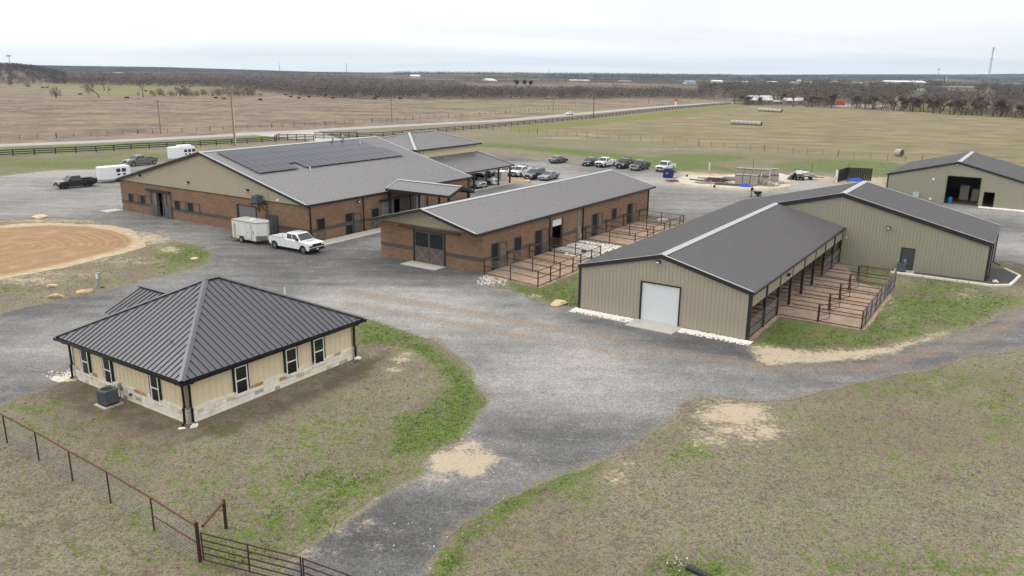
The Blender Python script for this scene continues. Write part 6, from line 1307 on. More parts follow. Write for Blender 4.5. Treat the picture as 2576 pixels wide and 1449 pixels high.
# loose pale stones on the lane
stone_bed('white_gravel', 'single pale stones scattered over the gravel lane', lambda r: (lambda f, u: G(1330-f*330+u*(150-f*50), 1030+f*410))(r.random(), r.uniform(-1, 1)), 60, .018, .04, M_wgravel, 8)
# stone edging around the barn wing
eg = thing('stone_edging', 'white limestone block edging around the dark gravel bed of the barn wing', 'edging', (0, 0, 0)); ed = [G(2352, 690), G(2420, 704), G(2495, 722), G(2528, 712), G(2534, 680), G(2520, 661)]
ed = [FD.w(LD-1.75, -5.1), FD.w(LD-1.75, -W2-.7), FD.w(LD-.6, -W2-2.0), FD.w(LD+4.0, -W2-2.6), FD.w(LD+6.5, -W2-1.2)]
for a, b in zip(ed, ed[1:]):
    n = max(1, round((b-a).length/1.0)); m = MB()
    for k in range(n): m.beam(a.lerp(b, k/n)+Vector((random.uniform(-.03,.03), 0, .09)), a.lerp(b, (k+.97)/n)+Vector((0, random.uniform(-.03,.03), .09)), .22, .2)
    m.build('edging_stone', M_wrock, eg, bevel=.02)
bed_ = [FD.w(LD-.1, -5.0), FD.w(LD-1.7, -5.0), FD.w(LD-1.7, -W2-.7), FD.w(LD-.6, -W2-1.9), FD.w(LD+4.0, -W2-2.5), FD.w(LD+6.5, -W2-1.2), FD.w(LD+6.5, -W2+.1), FD.w(LD, -W2+.1)]
m = MB(); m.add([(p.x, p.y, .035) for p in bed_], [tuple(range(len(bed_)))]); o = m.build('gravel_bed', mat('dark_gravel', lin(74,72,74), .95, var=.5, vs=14, bump=.03, bs=20)); struct(o)
# ------------------------------------------------------------------ small yard fixtures
p = G(174.5, 744); t = thing('water_hydrant', 'thin frost-proof water hydrant standing between the two ochre boulders', 'hydrant', tuple(p)); MB().tube((0,0,-.1), (0,0,1.25), .03, n=8).build('pipe', M_gray, t); m = MB(); m.tube((0,0,1.25), (.12,-.08,1.36), .04); m.beam((-.05,.02,1.38), (.3,-.12,1.40), .07, .09); m.build('head', M_gray, t)
p = G(250, 724); t = thing('utility_pedestal', 'gray electrical pedestal on a post in the dry grass by the arena', 'pedestal', tuple(p), .3); MB().box(-.11,.11,-.08,.08,-.1,.8).build('post', M_gray, t); MB().box(-.2,.2,-.12,.12,.75,1.35).build('box', M_gray, t, bevel=.02); MB().box(-.16,.02,-.14,-.12,.85,1.28).build('cover', M_white, t); m = MB(); m.tube((.1,0,.05), (.4,-.1,.03), .05); m.build('cable', M_plastic, t)
p = G(717, 744); o = MB().tube((0,0,-.1), (0,0,.7), .055, n=10).build('white_pipe', M_white); o.location = p; tag(o, 'short white vent pipe in the gravel behind the tan house roof', 'pipe')
p = G(1784, 428); o = MB().tube((0,0,-.1), (0,0,1.5), .13, n=10).build('white_post', M_white); o.location = p; tag(o, 'white pipe post in the grass right of the blue dumpster', 'post')
p = G(1772, 1450); a = R(-42); t = thing('culvert_pipe', 'black corrugated culvert pipe end poking out of the grass bank', 'culvert', tuple(p), a)
m = MB(); N = 20; V = []; F = []; K = 16
for j in range(K+1):
    for i in range(N): rr0 = .13*(1.06 if j % 2 else .96); V.append((-.75+j*.09, rr0*math.cos(2*math.pi*i/N), .06+rr0*math.sin(2*math.pi*i/N)))
for j in range(K):
    for i in range(N): F.append((j*N+i, j*N+(i+1) % N, (j+1)*N+(i+1) % N, (j+1)*N+i))
m.add(V, F); m.build('pipe', mat('black_corrugated_plastic', (.018,.018,.02), .5, var=.2), t, norm=False)
stone_bed('white_gravel', 'pale stones around the black culvert pipe end', lambda r: G(1706+r.gauss(0, 12), 1416+r.gauss(0, 8)), 16, .03, .05, M_wgravel, 9)
p = FC.w(13.6, -3.3); o = MB().tube((0,0,.0), (0,0,.16), .26, .3, n=20).build('rubber_feed_tub', M_plastic); o.location = (p.x, p.y, .08); tag(o, 'black rubber feed tub on the slab between the stable pens', 'tub')
m = MB(); m.box(-.14, .14, -.12, .12, 0, .3); p = FC.w(11.9, -2.2); o = m.build('white_bucket', M_white, bevel=.05); o.location = (p.x, p.y, .02); tag(o, 'small white salt block near the slab between the stable pens', 'salt block')
# ------------------------------------------------------------------ dumpster
pL, pR = G(1665, 447.5), G(1697, 449.0); d = (pR-pL).normalized(); yaw = math.atan2(d.y, d.x); c = (pL+pR)/2 + Vector((-d.y, d.x, 0))*.8
t = thing('dumpster', 'blue front-load dumpster with black lids on the gravel by the white pickup', 'dumpster', tuple(c), yaw); M_dump = mat('blue_dumpster_paint', lin(26,48,104), .5, var=.15)
m = MB(); m.prism([(-1.0,-.75,.12), (.75,-.75,.12), (1.0,-.75,1.25), (.35,-.75,1.7), (-.75,-.75,1.7), (-1.0,-.75,1.4)], (0,1.5,0)); m.build('body', M_dump, t)
m = MB(); m.hexa([(.3,-.72,1.71), (1.35,-.72,.98), (1.35,-.02,.98), (.3,-.02,1.71), (.33,-.72,1.76), (1.4,-.72,1.03), (1.4,-.02,1.03), (.33,-.02,1.76)]); m.build('lid', M_plastic, t); m = MB(); m.hexa([(.3,.02,1.71), (1.35,.02,.98), (1.35,.72,.98), (.3,.72,1.71), (.33,.02,1.76), (1.4,.02,1.03), (1.4,.72,1.03), (.33,.72,1.76)]); m.build('lid', M_plastic, t)
m = MB(); m.box(-.6,.4,-.86,-.75,.95,1.15); m.build('fork_sleeve', M_dump, t); MB().box(-.45,.05,-.765,-.75,.78,1.0).build('sign_plate', M_plate, t)
m = MB()
for x in (-.7, 0, .7): m.box(x-.05, x+.05, -.775, -.75, .12, 1.5)
m.build('stiffener', M_dump, t)
p = G(1690, 457); t = thing('scrap_pile', 'low pile of reddish scrap boards in front of the blue dumpster', 'scrap', tuple(p)); m = MB()
for k in range(10): a = random.uniform(-.5,.5); y = random.uniform(-.5,.5); m.beam((-1.3*random.random(), y, .06+k*.03), (1.3*random.random(), y+a, .06+k*.03), .16, .05)
m.build('board', mat('red_scrap', lin(128,86,74), .9, var=.3), t)
# ------------------------------------------------------------------ block yard
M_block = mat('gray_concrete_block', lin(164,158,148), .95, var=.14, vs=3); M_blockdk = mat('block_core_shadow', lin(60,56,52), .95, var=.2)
zb = Zm(2700, 620, 3.22)
def block_pallet(px, py, top_py, w, label, yaw_=R(-8), z0=0, lay=5, d=1.05, P=None):
    p = P if P is not None else G(*zb(px, py)); t = thing('block_pallet', label, 'block pallet', (p.x, p.y, z0), yaw_, 'pallets of concrete block in the yard'); rows = lay
    m = MB(); n = max(2, round(w/.42))
    for j in range(rows):
        for i in range(n):
            x = -w/2+i*w/n; e = random.uniform(0, .025); m.box(x+.006, x+w/n-.006, -.05-e, d, .14+j*.205, .14+j*.205+.198)
    m.build('blocks', M_block, t); h = MB()
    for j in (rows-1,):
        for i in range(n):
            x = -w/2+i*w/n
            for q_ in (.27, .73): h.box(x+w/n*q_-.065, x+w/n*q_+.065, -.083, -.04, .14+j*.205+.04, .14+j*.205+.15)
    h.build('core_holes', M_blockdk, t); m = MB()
    m.box(-w/2, w/2, -.03, d, .09, .13)
    for x in (-w/2+.05, -.06, w/2-.17): m.box(x, x+.12, -.03, d, 0, .09)
    m.build('pallet', M_cross, t)
    return p
P0 = []
B = [(668,352,'block pallet with core holes, left end of the lower block row by the pipes'), (765,355,'block pallet above the small blue tarp in the lower block row'), (865,362,'block pallet just left of the broken block heap')]
pa = G(*zb(620,345)); pb = G(*zb(905,362)); dv = (pb-pa).normalized(); yw_ = math.atan2(dv.y, dv.x); nv = Vector((-dv.y, dv.x, 0))
Ls = (pb-pa).length; w3 = Ls/3-.12
for k in range(3): block_pallet(0, 0, 0, w3, B[k][2], yw_, P=pa+dv*(Ls*(k+.5)/3), lay=8, d=1.15)
pa2 = pa + nv*2.6 + dv*.2
for k, lb in enumerate(('left block pallet of the upper tier behind the pipes','second block pallet of the upper tier','third block pallet of the upper tier','right block pallet of the upper tier above the lower stack')):
    block_pallet(0, 0, 0, 1.25, lb, yw_, P=pa2+dv*(.3+1.4*k), lay=6, d=1.15); block_pallet(0, 0, 0, 1.25, lb+', resting on another pallet', yw_, P=pa2+dv*(.3+1.4*k), lay=5, d=1.15, z0=1.42)
block_pallet(0, 0, 0, 1.3, 'tall block pallet at the far left back of the block yard', yw_, P=pa2+nv*2.2+dv*-.1, lay=8)
block_pallet(0, 0, 0, 1.5, 'weathered block pallet at the right end of the block yard', yw_+.2, P=G(*zb(1120,305)), lay=5); block_pallet(0, 0, 0, 1.4, 'leaning block pallet stacked on the right end pallet', yw_+.2, P=G(*zb(1120,305)), lay=4, z0=1.25)
def heap(name, label, cat, P, n, mt, fn, pn):
    t = thing(name, label, cat, tuple(P), yw_); m = MB(); fn(m, n); m.build(pn, mt, t); return t
def f_blk(m, n):
    for k in range(n): x, y, z = random.gauss(0, .75), random.gauss(0, .5), max(0, random.gauss(.25, .25)); a = random.uniform(0, 3); c, s_ = math.cos(a)*.2, math.sin(a)*.2; m.hexa([(x-c-s_*.5, y-s_+c*.5, z), (x+c-s_*.5, y+s_+c*.5, z), (x+c+s_*.5, y+s_-c*.5, z), (x-c+s_*.5, y-s_-c*.5, z), (x-c-s_*.5, y-s_+c*.5, z+.2), (x+c-s_*.5, y+s_+c*.5, z+.2), (x+c+s_*.5, y+s_-c*.5, z+.2), (x-c+s_*.5, y-s_-c*.5, z+.2)])
heap('block_heap', 'loose heap of broken gray blocks at the right of the lower row', 'blocks', G(*zb(985,352)), 40, M_block, f_blk, 'rubble'); heap('block_heap', 'small low heap of gray blocks at the far right of the block yard', 'blocks', G(*zb(1070,368)), 22, M_block, f_blk, 'rubble')
def f_pipe(m, n):
    for k in range(n): y = (k % 6)*.16; z = .1+(k//6)*.13; m.tube((-2.3+random.uniform(-.15,.15), y, z), (2.2+random.uniform(-.15,.15), y, z), .07, n=8)
heap('pipe_stack', 'stack of long green-gray pipes in front of the block pallets', 'pipes', G(*zb(548,358)), 14, mat('green_gray_pipe', lin(96,102,98), .6, var=.2), f_pipe, 'pipe')
def f_steel(m, n):
    for k in range(n): a = random.uniform(-.5,.9); x, y = random.gauss(0,.6), random.gauss(0,.5); l = random.uniform(1.0,2.2); m.beam((x-l*math.cos(a), y-l*math.sin(a), .08+k*.035), (x+l*math.cos(a), y+l*math.sin(a), .08+k*.035), .14, .1)
heap('scrap_steel', 'tangled pile of dark red steel beams on the pale sand pad', 'scrap', G(*zb(400,310)), 16, mat('red_primer_steel', lin(96,62,54), .7, var=.3), f_steel, 'beam'); heap('scrap_steel', 'flat dark red steel sheet at the left tip of the scrap pile', 'scrap', G(*zb(215,300)), 4, mat('rust_sheet', lin(104,70,56), .8, var=.3), f_steel, 'beam')
heap('scrap_sheets', 'pale crumpled metal sheets behind the red steel beams', 'scrap', G(*zb(330,275)), 8, M_gray, f_steel, 'sheet'); heap('scrap_sheets', 'pale metal strips between the red beams and block pallets', 'scrap', G(*zb(545,290)), 9, M_gray, f_steel, 'sheet')
M_tarp = mat('blue_tarp', lin(28,74,188), .45, var=.2, vs=3)
def tarp(label, P, rx, ry, h, seed):
    r = np.random.default_rng(seed); n = 22; V = []; F = []
    for j in range(n+1):
        for i in range(n+1):
            u, v = i/n*2-1, j/n*2-1; k = max(0, 1-(u*u+v*v)); z = h*k**.6*(.5+1.0*vnoise(np.array([u*3.1+seed]), np.array([v*3.3]), seed)[0]) + .02 + .12*h*vnoise(np.array([u*9.]), np.array([v*9.]), seed+3)[0]
            w_ = .85+.3*vnoise(np.array([u*2+9.]), np.array([v*2.]), seed+1)[0]; V.append((u*rx*w_, v*ry*w_, z))
    for j in range(n):
        for i in range(n):
            if ((i+.5)/n*2-1)**2+((j+.5)/n*2-1)**2 < 1.1: F.append((j*(n+1)+i, j*(n+1)+i+1, (j+1)*(n+1)+i+1, (j+1)*(n+1)+i))
    m = MB(); m.add(V, F); o = m.build('blue_tarp', M_tarp, norm=False); o.location = P; return tag(o, label, 'tarp', 'crumpled blue tarps')
for k, (px, py, lb) in enumerate(((470,285,'gray wire panel lying flat behind the red steel beams'), (600,262,'gray flat panel leaning by the back block pallets'), (1210,330,'pale board bundle at the right rim of the sand pad'), (250,335,'thin pale board at the front of the scrap pile'))):
    heap('panel_bundle', lb, 'panels', G(*zb(px, py)), 5, M_gray if k % 2 else M_block, f_steel, 'panel')
tarp('small crumpled blue tarp at the foot of the block pallets', G(*zb(758,372)), .95, .6, .5, 2)
# windbreak
wa, wb_, wc = G(*zb(1905,320)), G(*zb(2032,278)), G(*zb(2352,296)); t = thing('windbreak', 'black slatted windbreak screen with a pale end post on the sand', 'screen wall', tuple(wa)); M_slat = mat('black_screen_slat', (.012,.011,.011), .7, var=.4, vs=2)
for a, b, nm in ((wa, wb_, 'side_screen'), (wb_, wc, 'back_screen')):
    m = MB(); n = round((b-a).length/.3)
    for k in range(n): m.beam(a.lerp(b, (k+.5)/n)-wa+Vector((0,0,0)), a.lerp(b, (k+.5)/n)-wa+Vector((0,0,2.15)), .27, .04, up=(b-a).normalized().cross(Vector((0,0,1))))
    m.beam(a-wa+Vector((0,0,2.15)), b-wa+Vector((0,0,2.15)), .1, .08); m.build(nm, M_slat, t)
MB().box(-.14,.14,-.14,.14,0,2.2).build('end_post', M_white, t); MB().beam((-.7,-.9,.05), (0,0,1.1), .08, .08).build('brace', M_cross, t)
tarp('large crumpled blue tarp inside the black windbreak', G(*zb(2140,298)), 1.5, .9, .5, 5)
# utility cart
ua, ub = G(2000.8,453.7), G(2020.7,454); d = (ub-ua).normalized(); fwd = Vector((d.y, -d.x, 0)); yw2 = math.atan2(fwd.y, fwd.x); c = (ua+ub)/2 - fwd*.9
M_utv = mat('dark_green_cart_paint', lin(34,40,34), .5, var=.15); t = thing('utility_vehicle', 'dark green side-by-side utility cart facing the stable with white windscreen', 'utility cart', (c.x, c.y, .012), yw2)
m = MB(); m.prism([(-1.3,-.62,.45), (1.25,-.62,.45), (1.4,-.62,.75), (1.1,-.62,1.0), (.5,-.62,1.08), (.4,-.62,.6), (-.5,-.62,.6), (-.5,-.62,1.05), (-1.3,-.62,1.05)], (0,1.24,0)); m.build('body', M_utv, t, bevel=.03)
for sx in (-.9, .9):
    for sy in (-.62, .62): MB().cyl((sx,sy,.32), (0,1,0), .32, .26, 16).build('wheel', M_tyre, t)
m = MB()
for sy in (-.58,.58): m.tube((.55,sy,1.05), (.25,sy,1.85), .03); m.tube((-.5,sy,1.0), (-.45,sy,1.85), .03); m.tube((.25,sy,1.85), (-.45,sy,1.85), .03)
m.build('roll_cage', M_plastic, t); MB().box(-.55,.35,-.66,.66,1.85,1.9).build('roof_panel', M_plastic, t); m = MB(); m.hexa([(.56,-.55,1.1), (.57,-.55,1.1), (.57,.55,1.1), (.56,.55,1.1), (.28,-.55,1.8), (.29,-.55,1.8), (.29,.55,1.8), (.28,.55,1.8)]); m.build('windscreen', M_lamp, t); MB().box(-.4,.1,-.5,.5,.6,1.2).build('seat', M_plastic, t)
for sy in (-.4,.4): MB().box(1.33,1.42,sy-.12,sy+.12,.72,.86).build('headlight', M_gray, t)
p = G(*zb(1575,282)); t = thing('utility_trailer', 'small flat utility trailer with an engine unit behind the green cart', 'trailer', tuple(p), yw2+1.35); MB().box(-1.4,1.2,-.6,.6,.5,.6).build('deck', M_plastic, t); MB().box(-.2,.7,-.45,.45,.6,1.1).build('engine_unit', M_gray, t)
for sy in (-.66,.66): MB().cyl((0,sy,.32), (0,1,0), .32, .2, 16).build('wheel', M_tyre, t)
MB().beam((1.2,0,.5), (2.4,0,.5), .1, .1).build('tongue', M_plastic, t)
p = G(*zb(1345,275)); t = thing('sheet_stack', 'white metal sheets leaning in a stack beside the green cart', 'metal sheets', tuple(p), yw_-.5)
for k in range(3): m = MB(); m.hexa([(-.5+k*.05,-1.4,.02), (-.45+k*.05,-1.4,.02), (-.45+k*.05,1.4,.02), (-.5+k*.05,1.4,.02), (.6+k*.05,-1.2,1.3), (.65+k*.05,-1.2,1.3), (.65+k*.05,1.5,1.3), (.6+k*.05,1.5,1.3)]); m.build('sheet', M_white, t)
MB().box(-.3,1.8,.9,2.6,1.25,1.32).build('flat_sheet', M_white, t)
for px, py, lb in ((14,245,'small black bucket on the pale sand near the dumpster'), (362,382,'small black bucket at the front edge of the sand pad')):
    o = MB().tube((0,0,0), (0,0,.4), .16, .2, n=12).build('bucket', M_plastic); o.location = G(*zb(px, py)); tag(o, lb, 'bucket')
p = G(*zb(320,375)); o = MB(); o.tube((0,0,-.1), (0,0,1.1), .04, n=6); o.tube((-.12,0,1.05), (.12,0,1.05), .06, n=6); o = o.build('yard_hydrant', M_gray); o.location = p; tag(o, 'short gray yard hydrant at the front edge of the sand pad', 'hydrant')
# ------------------------------------------------------------------ person with a wheelbarrow
pp = G(1889.5, 495.5); qq = G(1903, 494.8); fw_ = (qq-pp); fw_.z = 0; fw_.normalize(); ya = math.atan2(fw_.y, fw_.x)
M_skin = mat('skin', lin(168,120,96), .6, var=.05); M_shirt = mat('black_shirt', (.014,.014,.016), .8, var=.1); M_shorts = mat('gray_pants', lin(120,116,110), .8, var=.1); M_hair = mat('dark_hair', (.012,.01,.009), .6, var=0)
def skinned(name, joints, edges, m, parent, levels=2):
    me = bpy.data.meshes.new(name); me.from_pydata([j[:3] for j in joints], edges, []); o = bpy.data.objects.new(name, me); COL.objects.link(o); o.parent = parent
    sk = o.modifiers.new('skin', 'SKIN'); sk.use_smooth_shade = True
    for i, j in enumerate(joints): v = me.skin_vertices[0].data[i]; v.radius = (j[3], j[4] if len(j) > 4 else j[3]); v.use_root = (i == 0)
    ss = o.modifiers.new('subdiv', 'SUBSURF'); ss.levels = levels; ss.render_levels = levels; me.materials.append(m); return o
t = thing('person', 'person in a black shirt and gray pants pushing a black wheelbarrow', 'person', (pp.x, pp.y, .012), ya)
J = [(0,0,.92,.15,.13), (.03,0,1.12,.14,.11), (.08,0,1.36,.17,.11), (.10,0,1.47,.06,.06), (.13,0,1.57,.085,.095), (.135,0,1.67,.08,.09),
     (.07,.19,1.38,.06), (.16,.25,1.12,.045), (.42,.25,.98,.035), (.07,-.19,1.38,.06), (.16,-.25,1.12,.045), (.42,-.25,.98,.035),
     (.02,.10,.86,.09), (.12,.10,.48,.06), (.02,.10,.09,.045), (.15,.10,.04,.04), (-.02,-.10,.86,.09), (-.08,-.10,.48,.06), (-.32,-.10,.12,.045), (-.20,-.10,.05,.04)]
E_ = [(0,1),(1,2),(2,3),(3,4),(4,5),(2,6),(6,7),(7,8),(2,9),(9,10),(10,11),(0,12),(12,13),(13,14),(14,15),(0,16),(16,17),(17,18),(18,19)]
skinned('body', J, E_, M_skin, t)
skinned('shirt', [(.0,0,.90,.20,.175), (.02,0,1.0,.19,.165), (.03,0,1.14,.185,.15), (.07,0,1.34,.215,.15), (.085,0,1.43,.12,.11), (.07,.21,1.38,.085), (.13,.245,1.2,.075), (.07,-.21,1.38,.085), (.13,-.245,1.2,.075)], [(0,1),(1,2),(2,3),(3,4),(3,5),(5,6),(3,7),(7,8)], M_shirt, t)
skinned('trousers', [(0,0,.95,.175,.155), (0,0,.88,.175,.155), (.02,.10,.80,.12), (.12,.10,.48,.088), (.04,.10,.10,.075), (-.02,-.10,.80,.12), (-.08,-.10,.48,.088), (-.30,-.10,.14,.075)], [(0,1),(1,2),(2,3),(3,4),(1,5),(5,6),(6,7)], M_shorts, t)
m = MB(); m.hexa([(.205,-.02,1.585), (.205,.02,1.585), (.19,.014,1.64), (.19,-.014,1.64), (.235,-.014,1.59), (.235,.014,1.59), (.20,.01,1.64), (.20,-.01,1.64)]); m.build('nose', M_skin, t); m = MB()
for sy in (-.035,.035): m.box(.20,.212,sy-.012,sy+.012,1.635,1.65)
m.box(.205,.215,-.028,.028,1.545,1.555); m.build('eyes_and_mouth', M_hair, t); m = MB()
for sy in (-.098,.098): m.cyl((.125,sy,1.62), (0,1,0), .028, .02, 8)
m.build('ears', M_skin, t)
skinned('hair', [(.095,0,1.65,.10,.105), (.11,0,1.73,.085,.09)], [(0,1)], M_hair, t)
m = MB(); m.box(.0,.2,.06,.14,0,.06); m.box(-.3,-.12,-.14,-.06,0,.06); m.build('shoes', M_plastic, t)
for sy in (-.25,.25):
    m = MB()
    for k in range(4): m.tube((.40+k*.024,sy-.02,.975), (.42+k*.024,sy,.945), .011, n=5)
    m.tube((.40,sy,.985), (.46,sy+.03,.965), .012, n=5); m.build('fingers', M_skin, t)
w0 = pp + fw_*.42; t = thing('wheelbarrow', 'black two-wheeled cart pushed by the person in the black shirt', 'wheelbarrow', (w0.x, w0.y, .012), ya)
m = MB(); m.hexa([(.35,-.3,.42), (1.15,-.25,.42), (1.15,.25,.42), (.35,.3,.42), (.2,-.42,.86), (1.4,-.38,.80), (1.4,.38,.80), (.2,.42,.86)]); m.build('tray', M_plastic, t)
for sy in (-.28,.28): wo = MB().cyl((.95,sy,.25), (0,1,0), .25, .09, 16).build('wheel', M_tyre, t); MB().cyl((.95,sy,.25), (0,1,0), .14, .1, 12).build('rim', M_gray, wo)
m = MB()
for sy in (-.25,.25): m.tube((0,sy,.96), (.5,sy*.9,.5), .018); m.tube((.5,sy*.9,.5), (1.0,sy*.9,.3), .018); m.tube((.42,sy*.9,.5), (.42,sy*.9,.0), .018)
m.build('handle_frame', M_gray, t)
# ------------------------------------------------------------------ hay bales
M_wrap = mat('net_wrapped_hay', lin(168,166,154), .7, var=.12, vs=2); M_hayend = mat('hay_bale_end', lin(96,76,54), .95, var=.3, vs=3)
def bale(P, yaw_, label, group=None, r=.85, w=1.45):
    t = thing('hay_bale', label, 'hay bale', (P.x, P.y, 0), yaw_, group); N = 28; V = []; F = []
    for s_, k in ((-w/2, .93), (-w/2+.08, 1), (w/2-.08, 1), (w/2, .93)):
        for i in range(N): a = 2*math.pi*i/N; V.append((s_, r*k*math.cos(a), r*.97+r*k*math.sin(a)*(1 if math.sin(a) > -.9 else .97)))
    for j in range(3):
        for i in range(N): F.append((j*N+i, j*N+(i+1) % N, (j+1)*N+(i+1) % N, (j+1)*N+i))
    MB().add(V, F).build('wrap', M_wrap, t, smooth=True); m = MB()
    for s_ in (-w/2, w/2):
        o = [(s_, r*.93*math.cos(2*math.pi*i/N), r*.97+r*.93*math.sin(2*math.pi*i/N)) for i in range(N)]; m.add(o + [(s_*1.02, 0, r*.97)], [(i, (i+1) % N, N) for i in range(N)])
    m.build('end_face', M_hayend, t); return t
za = Zm(2016, 200, 2.5506); a, b = G(*za(2222, 737)), G(*za(2482, 752)); dv_ = (b-a).normalized(); n = 7; yb2 = math.atan2(dv_.y, dv_.x)
for k in range(n): P = a.lerp(b, k/(n-1)); bale(P, yb2, 'round bale %s of the nearer bale row in the hay field' % ('at the left end' if k == 0 else 'at the right end' if k == n-1 else 'in the middle'), 'nearer row of net-wrapped bales', r=.78, w=(b-a).length/(n-1)*.96)
za = Zm(2700, 260, 3.68); a, b = G(*za(1078, 656)), G(*za(1360, 673)); dv_ = (b-a).normalized(); n = 6; yb2 = math.atan2(dv_.y, dv_.x)
for k in range(n): P = a.lerp(b, k/(n-1)); bale(P, yb2, 'round bale %s of the farther bale row near the tree line' % ('at the left end' if k == 0 else 'at the right end' if k == n-1 else 'in the middle'), 'farther row of net-wrapped bales', r=.85, w=(b-a).length/(n-1)*.96)
bale(G(2261, 393), R(-62), 'single round bale with a brown end alone beside the wire fence', r=.85, w=1.5)
# ------------------------------------------------------------------ road marker and signs
p = G(1699.5, 267.5); t = thing('marker_post', 'white roadside marker post with a red top beside the road', 'marker', tuple(p)); MB().box(-.45,.45,-.3,.3,-.1,2.7).build('base', M_white, t); MB().box(-.62,.62,-.42,.42,2.7,4.1).build('cap', mat('red_marker_paint', lin(206,62,46), .5, var=.05), t)
p = G(1653, 285.5); 
za = Zm(1008, 200, 2.5506); p = G(*za(1645, 728)); o = MB().box(-.18,.18,-.12,.12,-.05,1.1).build('pipeline_marker', mat('orange_marker', lin(206,120,50), .5)); o.location = p; tag(o, 'small orange marker post in the verge across the road', 'marker')
# ------------------------------------------------------------------ bare winter trees
M_bark = mat('gray_bark', lin(92,82,74), .95, var=.2); M_twig = mat('bare_twigs', lin(122,111,103), .95, var=.15, vs=.3); M_twigdk = mat('dark_bare_twigs', lin(102,93,86), .95, var=.15, vs=.3); M_twigred = mat('reddish_bare_twigs', lin(146,116,106), .95, var=.15, vs=.3); M_ever = mat('evergreen_leaf', lin(44,50,38), .9, var=.3, vs=.4)
def tree_mesh(seed, h=10., spread=1., depth=4, twig_n=5, lean=(0, 0), trunk_f=.28, tl=1.1, tw=.055, low=False):
    r = random.Random(seed); T = MB(); C = MB()
    def grow(p, d, L, rad, lev):
        q = p; n = 2 if lev < depth else 1
        for k in range(n):
            d2 = (d + Vector((r.gauss(0,.13), r.gauss(0,.13), r.gauss(.02,.06)))).normalized(); e = q + d2*L/n
            (T if lev < 3 else C).tube(q, e, rad*(1-.3*k/n), rad*(1-.3*(k+1)/n), n=5 if lev < 2 else 3, cap=False); q, d = e, d2
        if lev >= depth:
            for _ in range(twig_n):
                a = (d + Vector((r.gauss(0,.6), r.gauss(0,.6), r.gauss(.15,.45)))).normalized()*tl*r.uniform(.6, 1.3); b = q + a; s_ = a.cross(Vector((r.gauss(0,1), r.gauss(0,1), r.gauss(0,1)))).normalized()*tw*r.uniform(.7, 1.6)
                p0 = q.lerp(p, r.random()*.6); C.add([p0-s_, p0+s_, b], [(0, 1, 2)])
            return
        for k in range(r.choice((3, 3, 4)) if lev < 2 else r.choice((2, 3, 3))):
            az = r.uniform(0, 6.283); el = r.uniform(.35, 1.0)*spread; ax = d.orthogonal().normalized(); ax = ax*math.cos(az) + d.cross(ax)*math.sin(az)
            nd = (d*math.cos(el) + ax*math.sin(el) + Vector((0, 0, .12))).normalized(); grow(q.lerp(p, r.uniform(0, .35)), nd, L*r.uniform(.62, .86), rad*.58, lev+1)
    d0 = Vector((lean[0], lean[1], 1)).normalized(); L0 = h*trunk_f
    T.tube((0, 0, -.3), d0*.4, h*.036, h*.030, n=7, cap=False); grow(Vector((0, 0, .3)), d0, L0, h*.026, 0)
    if low:
        for _ in range(160):
            p = Vector((r.gauss(0, h*.22), r.gauss(0, h*.22), r.uniform(0, h*.25))); a = Vector((r.gauss(0,.5), r.gauss(0,.5), 1)).normalized()*r.uniform(.8, 2.); s_ = a.orthogonal().normalized()*.06; C.add([p-s_, p+s_, p+a], [(0,1,2)])
    return T, C
def shrub_mesh(seed, h=3.2, n=240):
    r = random.Random(seed); T = MB(); C = MB()
    for k in range(9): a = r.uniform(0, 6.28); T.tube((r.gauss(0,.15), r.gauss(0,.15), -.1), (math.cos(a)*h*.35*r.random(), math.sin(a)*h*.35*r.random(), h*.6), .05, .02, n=4, cap=False)
    for _ in range(n):
        a = r.uniform(0, 6.28); rad = h*.48*math.sqrt(r.random()); z = h*r.uniform(.1, .95)*(1-.35*(rad/(h*.5))**2); p = Vector((rad*math.cos(a), rad*math.sin(a), z)); d = Vector((r.gauss(0,.6)+p.x*.3, r.gauss(0,.6)+p.y*.3, r.uniform(.2, 1))).normalized()*r.uniform(.5, 1.1); s_ = d.orthogonal().normalized()*r.uniform(.03, .07); C.add([p-s_, p+s_, p+d], [(0,1,2)])
    return T, C
def ever_mesh(seed, h=6., w=5., n=900):
    r = random.Random(seed); T = MB(); C = MB(); T.tube((0,0,-.2), (0,0,h*.5), .2, .1, n=6)
    lob = [(Vector((r.gauss(0, w*.22), r.gauss(0, w*.22), h*r.uniform(.3, .7))), r.uniform(.28, .42)*w) for _ in range(7)]
    for _ in range(n):
        c, rr0 = r.choice(lob); d = Vector((r.gauss(0,1), r.gauss(0,1), r.gauss(0,1))).normalized(); p = c + d*rr0*r.uniform(.7, 1.05); p.z = max(p.z, .25); u = d.orthogonal().normalized(); v = d.cross(u); a = r.uniform(0, 6.28); u, v = u*math.cos(a)+v*math.sin(a), v*math.cos(a)-u*math.sin(a); s_ = r.uniform(.2, .42)
        C.add([p-u*s_, p+v*s_*.6, p+u*s_, p-v*s_*.6+d*.12], [(0,1,2,3)])
    return T, C
PROTO = {}
